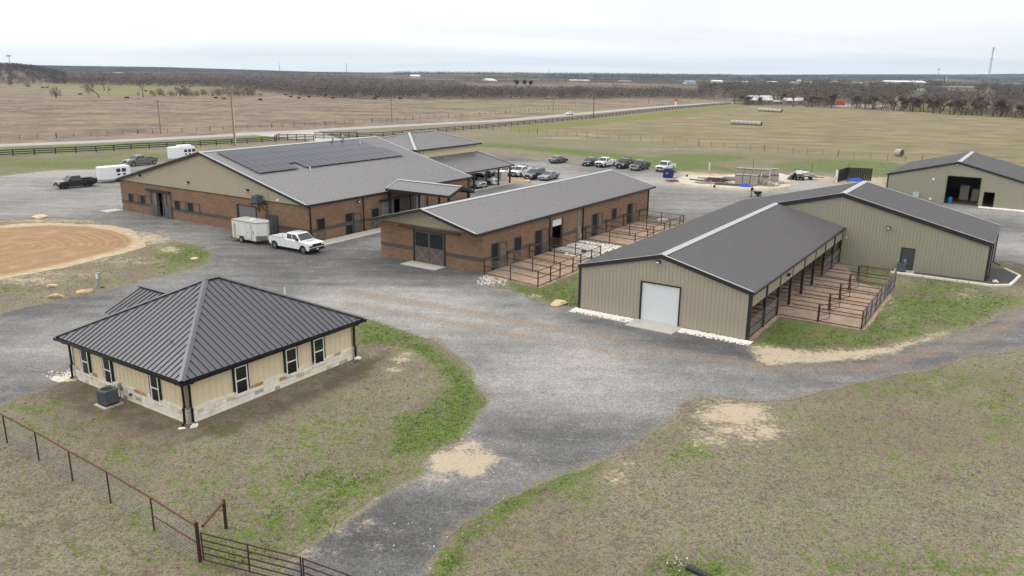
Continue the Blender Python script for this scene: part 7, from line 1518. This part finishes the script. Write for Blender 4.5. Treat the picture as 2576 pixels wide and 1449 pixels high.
def plant(kind, P, s, rz, name, label, cat='tree', group=None, cm=None):
    if kind not in PROTO:
        fam, seed = kind.split(':')[:2]; seed = int(seed)
        T, C = {'bare': lambda: tree_mesh(seed, 10, 1.0, 4, 5), 'wide': lambda: tree_mesh(seed, 9, 1.25, 4, 5, trunk_f=.22), 'lean': lambda: tree_mesh(seed, 10, 1.1, 4, 4, lean=(-.45, .1), trunk_f=.3), 'dead': lambda: tree_mesh(seed, 10, .9, 3, 2, trunk_f=.42, tl=.7), 'shrub': lambda: shrub_mesh(seed), 'ever': lambda: ever_mesh(seed), 'hedge': lambda: tree_mesh(seed, 10, 1.15, 4, 7, trunk_f=.2, tl=1.3, tw=.075, low=True)}[fam]()
        mt = {'ever': M_ever, 'hedge': M_twigdk}.get(fam, M_twig) if cm is None else cm
        t = thing(name, label, cat, tuple(P), rz, group); T.build('trunk', M_bark, t, norm=False); C.build('crown', mt, t, norm=False); PROTO[kind] = t
    else:
        t = clone(PROTO[kind]); t.name = name; tag(t, label, cat); t.location = P
        if 'group' in t: del t['group']
        if group: t['group'] = group
    t.rotation_euler.z = rz; t.scale = (s, s, s); return t
z1 = Zm(0, 200, 2.5506)
def at(x, y): return G(*z1(x, y))
def hgt(P, npx): return npx/2.5506/1.5652*(P-Vector((0,0,HC))).length/FPX
for x, y, hz, kind, lb, cm in ((115,365,62,'wide:1','small bare round tree standing farthest left in the pasture',None), (280,368,48,'shrub:2','dense dark bush right of the leftmost bare pasture tree',M_twigdk), (565,468,86,'shrub:3','large multi-stem bare bush on the dark bank in the pasture',M_twigdk),
    (935,402,112,'bare:4','tall bare tree behind the leaning tree in the pasture',None), (997,468,160,'lean:5','leaning bare tree with a bent trunk on the pasture bank',None), (1050,400,126,'dead:6','half-dead bare tree with few limbs right of the leaning tree',None), (1440,466,130,'dead:7','gnarled leafless tree with two crooked arms on the pasture bank',None), (1390,448,40,'shrub:8','small round bush just left of the gnarled leafless tree',None), (1530,455,66,'wide:9','low bare tree at the left end of the pasture thicket',M_twigred), (1775,452,92,'bare:10','reddish bare sapling rising above the pasture thicket',M_twigred), (2490,450,120,'wide:11','broad reddish bare tree above the right end of the thicket',M_twigred)):
    P = at(x, y); hh = hgt(P, hz); base_h = {'wide': 7.5, 'bare': 9, 'lean': 8, 'dead': 8, 'shrub': 3.2}[kind.split(':')[0]]; plant(kind, P, hh/base_h, random.uniform(0, 6), 'bare_tree' if 'shrub' not in kind else 'bush', lb, 'tree' if 'shrub' not in kind else 'bush', cm=cm)
for k in range(22):
    x = 1560+k*47+random.uniform(-14, 14); P = at(x, 455+random.uniform(-8, 4)-(x > 2000)*3); plant('shrub:%d' % (20+k % 4), P, hgt(P, random.uniform(46, 84))/3.2, random.uniform(0, 6), 'bush', 'gray bare bush in the thicket line across the brown pasture', 'bush', 'bushes of the pasture thicket', cm=M_twigdk if k % 4 else M_twigred)
z3 = Zm(2016, 200, 2.5506)
for x, y, w, lb in ((50,338,1.0,'round dark evergreen, left of three on the brown rise'), (128,341,1.15,'round dark evergreen, middle of three on the brown rise'), (187,341,1.0,'round dark evergreen, right of three on the brown rise'), (1995,383,1.0,'single dark evergreen in the brown field beyond the road bend')):
    P = G(*z3(x, y)); plant('ever:%d' % (30 if w == 1 else 31), P, w*hgt(P, 40)/5.2, random.uniform(0, 6), 'evergreen_tree', lb)
# hedgerow trees along the far edge of the hay field
hl = [(1846,261), (1900,266), (1960,267.5), (2040,270), (2150,273), (2260,279), (2400,288), (2500,293), (2620,300)]
def along(pl, f):
    L = [math.hypot(b[0]-a[0], b[1]-a[1]) for a, b in zip(pl, pl[1:])]; s_ = f*sum(L)
    for (a, b), l in zip(zip(pl, pl[1:]), L):
        if s_ <= l: return (a[0]+(b[0]-a[0])*s_/l, a[1]+(b[1]-a[1])*s_/l)
        s_ -= l
    return pl[-1]
for k in range(64):
    f = (k+random.uniform(.1, .9))/64; px, py = along(hl, f); py -= random.choice((0, 0, 1.5, 3.5, 6))
    if 1885 < px < 1948 and random.random() < .6: py -= 10
    if 2092 < px < 2136: continue
    P = G(px, py); hh = random.uniform(6.5, 11.5) if px < 2150 else random.uniform(7.5, 12.5)
    if abs(px-2360) < 12: hh = 12.5
    pos = 'left stretch' if px < 2080 else 'middle stretch' if px < 2300 else 'right stretch'
    plant(('hedge:%d' if k % 3 else 'bare:%d') % (40+k % 5), P, hh/9., random.uniform(0, 6), 'bare_tree', 'gray leafless tree in the %s of the hedgerow behind the hay field' % pos, 'tree', 'leafless hedgerow trees, '+pos)
def tufts(name, label, spots, m, seed, kind='stuff', nt=46):
    """a far wood: every tree a cloud of twig slivers over a few stems"""
    r = np.random.default_rng(seed); V = []; F = []; o = 0
    for P, h, w in spots:
        n = nt; a = r.uniform(0, 2*np.pi, n); rad = w*.5*np.sqrt(r.random(n)); zz_ = h*(.04+.92*r.random(n)**.85); rad *= np.clip(1.12-(np.abs(zz_/h-.6)*1.75)**2, .3, 1)
        dist = math.hypot(P.x, P.y); sw = max(.08, dist*.00036)*r.uniform(.6, 1.5, n); ln = r.uniform(.6, 1.6, n)*h/8
        x = P.x+rad*np.cos(a); y = P.y+rad*np.sin(a); dx = r.normal(0, .5, n)*ln + .25*rad*np.cos(a); dy = r.normal(0, .5, n)*ln; b = r.uniform(0, 2*np.pi, n)
        tri = np.stack([np.stack([x-sw*np.cos(b), y-sw*np.sin(b), P.z+zz_], -1), np.stack([x+sw*np.cos(b), y+sw*np.sin(b), P.z+zz_+sw*.3], -1), np.stack([x+dx, y+dy, P.z+np.minimum(zz_+ln*r.uniform(-.35, .75, n), h*1.03)], -1)], 1)
        V.append(tri.reshape(-1, 3)); F += [(o+3*i, o+3*i+1, o+3*i+2) for i in range(n)]; o += 3*n
    me = bpy.data.meshes.new(name); me.from_pydata(np.vstack(V).tolist(), [], F); me.materials.append(m); ob = bpy.data.objects.new(name, me); COL.objects.link(ob); return tag(ob, label, 'woodland', kind='stuff')
rs = random.Random(5)
def inpoly(x, y, pl):
    c = False; n = len(pl)
    for i in range(n):
        (ax, ay), (bx, by) = pl[i], pl[(i+1) % n]
        if (ay > y) != (by > y) and x < (bx-ax)*(y-ay)/(by-ay)+ax: c = not c
    return c
def fill(pl, per, h=(5.5, 8.5), wf=1.3, thr=None, nsc=.02):
    xs = [p[0] for p in pl]; ys = [p[1] for p in pl]; A = (max(xs)-min(xs))*(max(ys)-min(ys)); o = []
    for _ in range(int(A/per)):
        x, y = rs.uniform(min(xs), max(xs)), rs.uniform(min(ys), max(ys))
        if not inpoly(x, y, pl): continue
        if thr is not None and vnoise(np.array([x*nsc]), np.array([y*nsc*9]), 4)[0] < thr: continue
        hh = rs.uniform(*h); o.append((G(x, y), hh, hh*wf*rs.uniform(.8, 1.4)))
    return o
M_wood = mat('winter_wood', lin(106,99,97), .95, var=.25, vs=.03); M_wood2 = mat('winter_wood_dark', lin(90,83,80), .95, var=.3, vs=.03); M_woodg = mat('distant_evergreen_wood', lin(80,84,80), .95, var=.3, vs=.01)
fl = [(-90,190), (0,200), (60,207), (160,212), (330,218), (430,219), (560,222), (660,232), (760,243), (900,249), (1100,250), (1290,250), (1500,249), (1660,248), (1840,251)]
front = []
for k in range(620):
    px, py = along(fl, k/620); hh = rs.uniform(5.2, 8.2)*(1.15 if px > 500 else 1.0); front.append((G(px+rs.uniform(-2, 2), py-abs(rs.gauss(0, 2.2))), hh, hh*rs.uniform(1.0, 1.5)))
tufts('woodland', 'gray leafless woodland edge across the back of the brown pasture', front, M_wood2, 1, nt=110)
tufts('woodland', 'gray leafless woods filling the ground behind the pasture tree line', fill([(-90,182), (300,187), (560,194), (800,206), (1000,214), (1150,219), (1200,232), (1700,238), (1840,246), (1660,246), (1500,246), (1290,247), (900,246), (760,240), (660,228), (560,218), (330,214), (160,208), (0,196), (-90,186)], 10, (4.5, 7.5)), M_wood, 2, nt=80)
tufts('woodland', 'hazy scattered woods of the far left plain under the skyline', fill([(130,172), (560,176), (760,184), (1000,190), (1290,196), (1290,208), (1160,216), (1000,212), (800,203), (560,191), (300,184), (90,180)], 9, (4, 7), 1.6, .42, .012), M_wood, 3, nt=40)
tufts('woodland', 'scattered brush and trees of the brown rise beyond the road', fill([(1000,192), (1800,205), (1850,236), (1700,234), (1290,212), (1000,205)], 30, (3.5, 6.5), 1.3, .5, .01), M_wood, 4, nt=36)
tufts('woodland', 'gray leafless woods behind the hay field hedgerow', fill([(1760,222), (1900,214), (2150,214), (2600,216), (2600,274), (2400,262), (2260,258), (2150,259), (1960,258), (1850,254), (1760,244)], 15, (5.5, 9.5), 1.0, .30, .016), M_wood2, 5, nt=90)
tufts('woodland', 'hazy tree belts of the far right plain below the blue ridge', fill([(1290,190), (1800,193), (2600,199), (2600,216), (2150,213), (1800,206), (1290,199)], 7, (5, 9), 2.2, .40, .01), M_woodg, 6, nt=36)
tufts('woodland', 'far dark tree belt along the foot of the blue ridge', fill([(1000,185.5), (1500,187.5), (1900,190.5), (2620,197), (2620,201), (1900,195), (1500,192), (1000,189)], 3.0, (8, 13), 5, .25, .008), M_woodg, 7, nt=26)
hb_ = []
for k in range(260): px, py = along(hl, (k/260)**1.5); hh = rs.uniform(1.5, 3.4); hb_.append((G(px, py-rs.uniform(-.5, 3)), hh, hh*1.4))
tufts('undergrowth', 'low gray undergrowth along the foot of the hedgerow', hb_, M_wood2, 8, nt=40)
# ------------------------------------------------------------------ short grass standing on the near lawns
def grass_tufts(name, label, n, rmax, want, cols, seed, h0, h1, w):
    r = np.random.default_rng(seed); D = 24*(rmax/24)**r.random(n); A = np.radians(r.uniform(54, 126, n)); i = np.clip(np.round((np.degrees(A)-48)/.2).astype(int), 0, 420); j = np.clip(np.searchsorted(rr, D), 0, len(rr)-1)
    X, Y = D*np.cos(A), D*np.sin(A); gv = green[i, j] + .9*fbm(X, Y, .9, 61, 3) + .5*fbm(X, Y, .3, 71, 3); bare = np.maximum(sand[i, j], soil[i, j]*.8); inn = (gfield[i, j] < r.normal(-.05, .22, n)) & (afield[i, j] < -1) & (pf[i, j] < -.1) & (bare < .25 + .35*r.random(n))
    inn &= np.minimum.reduce([sdf(X, Y, [tuple(fr.w(*q)[:2]) for q in pl]) for fr, pl in ((FA, [(-.1,-.1),(12.5,-.1),(12.5,14.6),(-.1,14.6)]), (FD, [(0,0),(29.8,0),(29.8,-13),(41,-13),(41,14),(0,14)]))]) > .1
    k = inn & ((gv > .76) if want else (gv <= .75)); X, Y, D = X[k], Y[k], D[k]; m = len(X); V = np.zeros((m, 9, 3)); base = np.stack([X, Y, np.zeros(m)], -1)
    for q in range(3):
        a = r.uniform(0, 6.283, m); hh = r.uniform(h0, h1, m)*(1+D/160); ww = w*(.6+D/45)*r.uniform(.6, 1.4, m); ln = r.normal(0, .7, (m, 2))*hh[:, None]; off = r.normal(0, .03, (m, 2))*(1+D/40)[:, None]; b = base.copy(); b[:, :2] += off
        s_ = np.stack([np.cos(a)*ww, np.sin(a)*ww, np.zeros(m)], -1); V[:, 3*q] = b-s_; V[:, 3*q+1] = b+s_; tip = b.copy(); tip[:, :2] += ln; tip[:, 2] = hh; V[:, 3*q+2] = tip
    me = bpy.data.meshes.new(name); me.from_pydata(V.reshape(-1, 3).tolist(), [], np.arange(m*9).reshape(-1, 3).tolist())
    t = NT(name+'_blades'); g_ = t.n('ShaderNodeNewGeometry'); c = t.ramp(g_.outputs['Random Per Island'], [((q+.5)/len(cols), lin(c_)) for q, c_ in enumerate(cols)]); me.materials.append(t.fin(c, .9, spec=.1)); o = bpy.data.objects.new(name, me); COL.objects.link(o); return tag(o, label, 'grass', kind='stuff')
grass_tufts('dry_grass', 'short dry straw-coloured grass over the lawns', 60000, 95, 0, [(108,98,83), (124,113,97), (138,127,109), (152,141,122), (118,109,88)], 3, .02, .06, .012)
grass_tufts('green_grass', 'short green grass tufts in patches over the lawns', 110000, 110, 1, [(58,78,32), (78,102,36), (94,122,38), (104,114,56), (66,86,36)], 4, .02, .07, .014)
# ------------------------------------------------------------------ rough pasture tussocks
tp = []
pz_ = [(-60,352), (250,338), (640,320), (1000,302), (1330,278), (1660,260), (1660,252), (1290,254), (900,253), (640,244), (300,236), (-60,250)]
for _ in range(3600):
    x, y = rs.uniform(-60, 1660), rs.uniform(236, 352)
    if inpoly(x, y, pz_) and vnoise(np.array([x*.012]), np.array([y*.09]), 8)[0] > .5: tp.append((G(x, y), rs.uniform(.3, .75), rs.uniform(.9, 3.0)))
tufts('brush', 'low brown brush scattered in patches over the pasture', tp, mat('brown_brush', lin(112,94,82), .95, var=.25, vs=.05), 9, nt=14)
# ------------------------------------------------------------------ cattle
def cow_mesh():
    m = MB(); N = 10
    sec = [(-1.0,1.05,.30,.34), (-.85,1.08,.36,.42), (-.4,1.0,.40,.46), (.2,1.0,.40,.48), (.65,1.05,.36,.46), (.9,1.12,.26,.36), (1.15,1.2,.18,.24), (1.35,1.15,.14,.17), (1.62,.98,.10,.11)]
    V = [(x, w*math.cos(2*math.pi*i/N), z+h*.9*math.sin(2*math.pi*i/N)) for x, z, w, h in sec for i in range(N)]; F = [(k*N+i, k*N+(i+1) % N, (k+1)*N+(i+1) % N, (k+1)*N+i) for k in range(len(sec)-1) for i in range(N)] + [tuple(range(N))[::-1], tuple(range((len(sec)-1)*N, len(sec)*N))]
    m.add(V, F)
    for x in (-.8, .68):
        for y in (-.22, .22): m.tube((x, y, .8), (x-.04, y, .45), .13, .07, 6); m.tube((x-.04, y, .45), (x, y, 0), .065, .05, 6)
    m.tube((-1.02,0,1.2), (-1.1,0,.6), .035, .02, 5)
    for y in (-1, 1): m.tube((1.32, y*.1, 1.25), (1.28, y*.3, 1.22), .05, .02, 5)
    return m
M_cowb = mat('black_cow_hide', (.012,.011,.010), .8, var=.1); M_cowr = mat('brown_cow_hide', lin(110,62,42), .8, var=.1); cowp = {}
z2 = Zm(1008, 200, 2.5506)
cows = [(z1, 470, 378, 0), (z1, 432, 380, 0), (z1, 1277, 486, 0), (z1, 2170, 486, 0), (z1, 2250, 494, 1), (z1, 1097, 401, 0), (z1, 1463, 414, 0), (z1, 806, 450, 0), (z1, 1832, 372, 0), (z1, 1912, 368, 0), (z2, 45, 506, 0), (z2, 48, 453, 1), (z2, 300, 455, 0), (z2, 352, 474, 0), (z2, 433, 488, 0), (z2, 534, 476, 0), (z2, 698, 463, 1), (z2, 772, 488, 0), (z2, 895, 468, 0), (z2, 1195, 495, 0), (z2, 1224, 474, 1), (z2, 1450, 492, 0)]
for i, (zf_, x, y, br_) in enumerate(cows):
    if br_ not in cowp: o = cow_mesh().build('cow', M_cowr if br_ else M_cowb, smooth=True); cowp[br_] = o
    else: o = cowp[br_].copy(); COL.objects.link(o)
    o.name = 'cow'; o.location = G(*zf_(x, y)); o.rotation_euler.z = rs.choice((0, math.pi)) + rs.uniform(-.6, .6)
    lb = {2: 'black cow grazing just below the dark pasture bank left of the tall pole', 4: 'red-brown cow nearest the tall brown pole', 10: 'larger black cow right of the tall brown pole'}.get(i, 'red-brown cow grazing far out in the pasture' if br_ else 'black cow grazing far out in the pasture')
    tag(o, lb, 'cow', 'cattle grazing in the brown pasture')
# ------------------------------------------------------------------ far buildings
def far_house(name, label, x0, x1, yb_, yt, wall, roof, depth=8., rise=.4, cat='building', yaw_add=0., hip=False, feature=None):
    a, b = G(x0, yb_), G(x1, yb_ + (x1-x0)*.0114); d = b-a; Lw = d.length; yw0 = math.atan2(d.y, d.x)+yaw_add; H_b = (yb_-yt)/FPX*(a-Vector((0, 0, HC))).length; wh = H_b*(1-rise)
    t = thing(name, label, cat, tuple(a), yw0); MB().box(0, Lw, 0, depth, -.3, wh).build('wall', wall, t); m = MB(); e = Lw*.02
    if hip: m.add([(-e,-e,wh), (Lw+e,-e,wh), (Lw+e,depth+e,wh), (-e,depth+e,wh), (Lw*.3,depth/2,H_b), (Lw*.7,depth/2,H_b)], [(0,1,5,4), (1,2,5), (2,3,4,5), (3,0,4), (3,2,1,0)])
    else: m.prism([(-e,-e,wh), (-e,depth/2,H_b), (-e,depth+e,wh)], (Lw+2*e, 0, 0))
    m.build('roof', roof, t); f = Vector((0, 0, 0))
    m = MB(); nw = max(2, int(Lw/4)) if wall is not None else 2
    for k in range(min(nw, 8)): x = Lw*(k+.5)/min(nw, 8); o = MB().box(x-.5, x+.5, -.06, -.01, wh*.35, wh*.75).build('window', M_screen, t)
    return t
c_ = lambda n, col, r=.7: mat(n, lin(*col), r, var=.08, vs=.3)
W1, W2 = c_('far_white_wall', (214,214,210)), c_('far_cream_wall', (204,194,178)); RW, RG, RB, RN, RBr = c_('far_white_roof', (226,228,228)), c_('far_green_roof', (122,140,134)), c_('far_blue_roof', (110,140,172)), c_('far_navy_roof', (44,48,66)), c_('far_gray_roof', (150,148,146))
M_oldroof = mat('weathered_tin_roof', lin(190,188,186), .6, metal=.2, var=.2, vs=.4, dirt=lin(112,98,90), aniso=(3, .3, .3)); M_oldwall = mat('weathered_gray_boards', lin(140,132,124), .9, var=.35, vs=.8)
for a in (('old_barn','weathered old barn with a streaked tin roof among the hedgerow trees',1884,1944,263,242,M_oldwall,M_oldroof,9,.52), ('shed','collapsed pale tin shed behind the hedgerow right of the old barn',1976,2024,263.5,248,M_oldwall,M_oldroof,7,.4), ('shed','small lean-to shed attached right of the old barn',1946,1972,262,253,M_oldwall,M_oldroof,5,.35),
    ('warehouse','long low white warehouse at the right below the blue ridge',2234,2330,212,203.8,W1,RW,40,.45), ('house','large house with a green hip roof among the right woods',2309,2339,245,226,W2,RG,16,.6), ('house','large house with a navy roof and pale walls among the right woods',2342,2386,243,223,W2,RN,16,.55), ('shed','small white-roofed shed right of the navy-roofed house',2368,2392,247.5,240,W1,RW,6,.5),
    ('house','gray-roofed house in the woods left of the far clearing',2018,2042,229.5,219.5,W2,RBr,10,.5), ('building','blue-roofed farm building on the far plain',1726,1751,211,203,W1,RB,26,.5), ('building','white farm building with a stepped roof right of the blue roof',1795,1819,208.5,202.2,W1,RW,26,.4), ('building','low white shed on the far plain between blue-roofed farm and storage tank',1869,1882,207.5,204,W1,RW,14,.4), ('building','long low white shed left of the white storage tank',1934,1956,208.5,204.6,W1,RW,16,.4), ('building','low white building beside the white storage tank',1987,2003,210.5,206,W1,RW,18,.4), ('building','white gabled building just right of the storage tank',2026,2036,210.8,205.8,W1,RW,14,.5), ('building','second white gabled building right of the storage tank',2038,2048,210,206.5,W1,RW,14,.4), ('building','long white building on the far plain above the clearing',2077,2092,209.5,206,W1,RW,18,.4), ('building','white house on the far plain above the hedgerow',2098,2109,208.4,204,W1,RW,14,.5), ('building','low white shed left of the long warehouse',2152,2170,210.6,207,W1,RW,14,.4),
    ('house','long house with a wide pale hip roof on the brown rise',1209,1250,205,197.6,W2,RW,14,.7), ('building','white silo-like farm building on the left skyline woods',1032,1055,195,188.6,W1,RW,20,.4), ('building','low pale building right of the three evergreens',1433,1482,204,200.6,W1,RW,16,.4), ('building','small pale building below the far ridge right of centre',1556,1588,205,202,W1,RBr,12,.4), ('building','far white building on the plain right of centre',2203,2215,206,203.5,W1,RW,12,.4) if False else ('building','white strip of a far building under the left skyline',283,304,184.6,182.4,W1,RW,20,.4), ('building','pale far building at the left woodland skyline',388,430,176.5,173.2,W2,RBr,20,.4)):
    far_house(*a, hip='hip' in a[1])
a = G(2105, 265); b = G(2126, 265.2); d = b-a; t = thing('shipping_container', 'orange shipping container behind a gap in the hedgerow', 'container', tuple(a), math.atan2(d.y, d.x)); m = MB(); m.box(0, d.length, 0, 2.6, .1, 2.9); 
for k in range(18): m.box(d.length*(k+.3)/18, d.length*(k+.7)/18, -.05, 0, .25, 2.75)
m.build('body', mat('orange_container', lin(196,92,62), .6, var=.1), t)
a = G(2081, 264); b = G(2100, 264.2); d = b-a; t = thing('shipping_container', 'dark gray shipping container left of the orange one', 'container', tuple(a), math.atan2(d.y, d.x)); MB().box(0, d.length, 0, 2.6, .1, 3.0).build('body', mat('dark_container', lin(66,68,72), .6, var=.1), t)
p = G(2009.5, 211); t = thing('storage_tank', 'tall white cylindrical storage tank on the far plain', 'tank', tuple(p)); hT = 9.3/FPX*(p-Vector((0,0,HC))).length; MB().cyl((0,0,hT*.46), (0,0,1), hT*.62, hT*.92, 24).build('shell', W1, t); MB().tube((0,0,hT*.92), (0,0,hT), hT*.63, hT*.2, 24).build('roof', RW, t)
# pond-like pale track behind the hedgerow gap
m = MB(); q = [G(2086,268), G(2200,271), G(2235,266), G(2180,262), G(2110,263)]; m.add([(p.x, p.y, .03) for p in q], [tuple(range(5))]); struct(m.build('gravel_track', mat('pale_track', lin(176,170,166), .9)))
# ------------------------------------------------------------------ towers
def lattice(label, px, py, pt_, w0=5., w1=1.2, legs=3, plat=(.93, .8), r=.16):
    b = G(px, py); Hh = (py-pt_)/FPX*(b-Vector((0,0,HC))).length; t = thing('radio_tower', label, 'tower', tuple(b)); m = MB(); n = 14; P = lambda k, i: Vector(((w0+(w1-w0)*k/n)*math.cos(2.094*i+.5), (w0+(w1-w0)*k/n)*math.sin(2.094*i+.5), Hh*k/n))
    for k in range(n):
        for i in range(3): m.tube(P(k, i), P(k+1, i), r*1.5, n=4); m.tube(P(k, i), P(k+1, (i+1) % 3), r, n=3); m.tube(P(k, i), P(k, (i+1) % 3), r, n=3)
    m.build('lattice', M_gray, t)
    for f in plat: MB().cyl((0,0,Hh*f), (0,0,1), w0*.9+.8, Hh*.012, 8).build('antenna_platform', M_gray, t)
    m = MB(); m.tube((0,0,Hh), (0,0,Hh*1.03), r, n=4); m.build('mast', M_gray, t); return t
lattice('tall three-legged lattice radio tower at the right skyline', 2486, 205, 136.5, 4.6, 1.0, plat=(.985, .93, .66), r=.34)
lattice('thin lattice tower on the left skyline woods', 703.5, 178, 160, 2.4, .8, plat=(.95,), r=.3); lattice('slender guyed tower on the skyline left of centre', 872, 183, 161, 1.2, .8, plat=(.97,), r=.35); lattice('faint tiny tower on the centre skyline', 1381, 187.5, 177, 1.2, .8, plat=(.97,), r=.25)
b = G(2357.5, 204); Hh = 26/FPX*(b-Vector((0,0,HC))).length; t = thing('water_tower', 'slim single-stem tower with a small head left of the tall radio tower', 'tower', tuple(b)); MB().tube((0,0,0), (0,0,Hh*.93), .7, .45, n=8).build('stem', M_gray, t); MB().cyl((0,0,Hh*.95), (0,0,1), 3.2, Hh*.07, 10).build('head', M_gray, t)
b = G(27, 176); Hh = 30/FPX*(b-Vector((0,0,HC))).length; t = thing('water_tower', 'faint water tower on the far left skyline', 'tower', tuple(b)); MB().tube((0,0,0), (0,0,Hh*.9), 1.2, 1.0, n=8).build('stem', M_gray, t); MB().tube((0,0,Hh*.88), (0,0,Hh), 7, 8, n=12).build('tank', W1, t)
b = G(2377, 208); t = thing('sign_pylon', 'dark and white roadside sign pylon on the right skyline', 'sign', tuple(b)); hS = 13/FPX*(b-Vector((0,0,HC))).length; MB().box(-2.2,0,-.5,.5,0,hS).build('dark_panel', M_plastic, t); MB().box(.02,2.2,-.5,.5,hS*.2,hS*1.02).build('white_panel', W1, t)
# ------------------------------------------------------------------ hills
def hill_sheet(name, ridge, D0, D1, m, zb0):
    """a long rise: ridge = [(px, py_top)] seen at distance (D0+D1)/2"""
    V = []; F = []; n = len(ridge); K = 8; Dm = (D0+D1)/2
    for px, py in ridge:
        d = ray(px, py); d2 = Vector((d.x, d.y, 0)); k = Dm/d2.length; top = HC + d.z*k; u = d2.normalized()
        for j in range(K+1):
            f = j/K; s_ = math.sin(math.pi*f)**.8; D = D0+(D1-D0)*f; zg = -max(0, D-4300)*.0043 - 1.0; V.append(tuple(u*D + Vector((0, 0, zg + (top-zg)*s_))))
    for i in range(n-1):
        for j in range(K): F.append((i*(K+1)+j, (i+1)*(K+1)+j, (i+1)*(K+1)+j+1, i*(K+1)+j+1))
    mb = MB(); mb.add(V, F); o = mb.build(name, m, smooth=True, norm=False); o['kind'] = 'structure'; return o
tH = NT('wooded_ridge'); M_hill = tH.fin(tH.ramp(tH.noise(.011, 6, .75, vec=tH.map((1, 1, 4))), [(.36, lin(46,54,54)), (.56, lin(72,78,72)), (.7, lin(120,112,98))]), .95, spec=.05)
pr_ = [(600,176.5), (780,180.5), (1000,183), (1290,185.5), (1500,186.2), (1700,187.4), (1850,187.4), (1900,188.0), (1990,187.6), (2120,186.9), (2260,186.6), (2400,187.3), (2500,186.4), (2576,185.6), (2800,187)]
pr2 = [(a[0]+(b[0]-a[0])*k/6, a[1]+(b[1]-a[1])*k/6 + .5*(rs.random()-.5)) for a, b in zip(pr_, pr_[1:]) for k in range(6)]
hill_sheet('hills', pr2, 6600, 9000, M_hill, 0)
hill_sheet('hills', [(-700,160), (-300,158), (0,161.5), (60,163), (180,165.5), (300,167), (420,168.8), (520,172), (620,175), (720,178.5), (800,181), (900,184)], 3000, 4300, M_hill, 0)
lh = [(-500,170), (-200,164), (-60,165), (0,167), (50,169.5), (85,174), (120,182), (160,190)]
M_hillb = mat('brown_wooded_slope', lin(120,110,102), .95, var=.3, vs=.02)
hill_sheet('hills', lh, 960, 1500, M_hillb, 0)
sp = []
for _ in range(1500):
    x = rs.uniform(-220, 165); top = np.interp(x, [a for a, _ in lh], [b for _, b in lh]); d = ray(x, top); d2 = Vector((d.x, d.y, 0)); u = d2.normalized(); f = rs.uniform(.0, .6); D = 960+540*f; zt_ = HC + d.z*(1230/d2.length); s_ = math.sin(math.pi*f)**.8; hh = rs.uniform(4, 6); sp.append((u*D + Vector((0, 0, -1+(zt_+1)*s_)), hh, hh))
tufts('woodland', 'gray leafless woods covering the hill at the far left', sp, M_wood2, 10, nt=70)
# ------------------------------------------------------------------ haze
tz = bpy.data.materials.new('haze_air'); tz.use_nodes = True; n = tz.node_tree; n.nodes.clear(); o_ = n.nodes.new('ShaderNodeOutputMaterial'); v = n.nodes.new('ShaderNodeVolumePrincipled'); v.inputs['Density'].default_value = 4.6e-5; v.inputs['Color'].default_value = (.55, .75, 1, 1); v.inputs['Anisotropy'].default_value = 0; n.links.new(v.outputs[0], o_.inputs['Volume'])
hz = MB().box(-10500, 10500, -10500, 10500, -45, 175).build('haze', tz); hz['kind'] = 'stuff'; hz['label'] = 'thin blue haze over the distant plain'
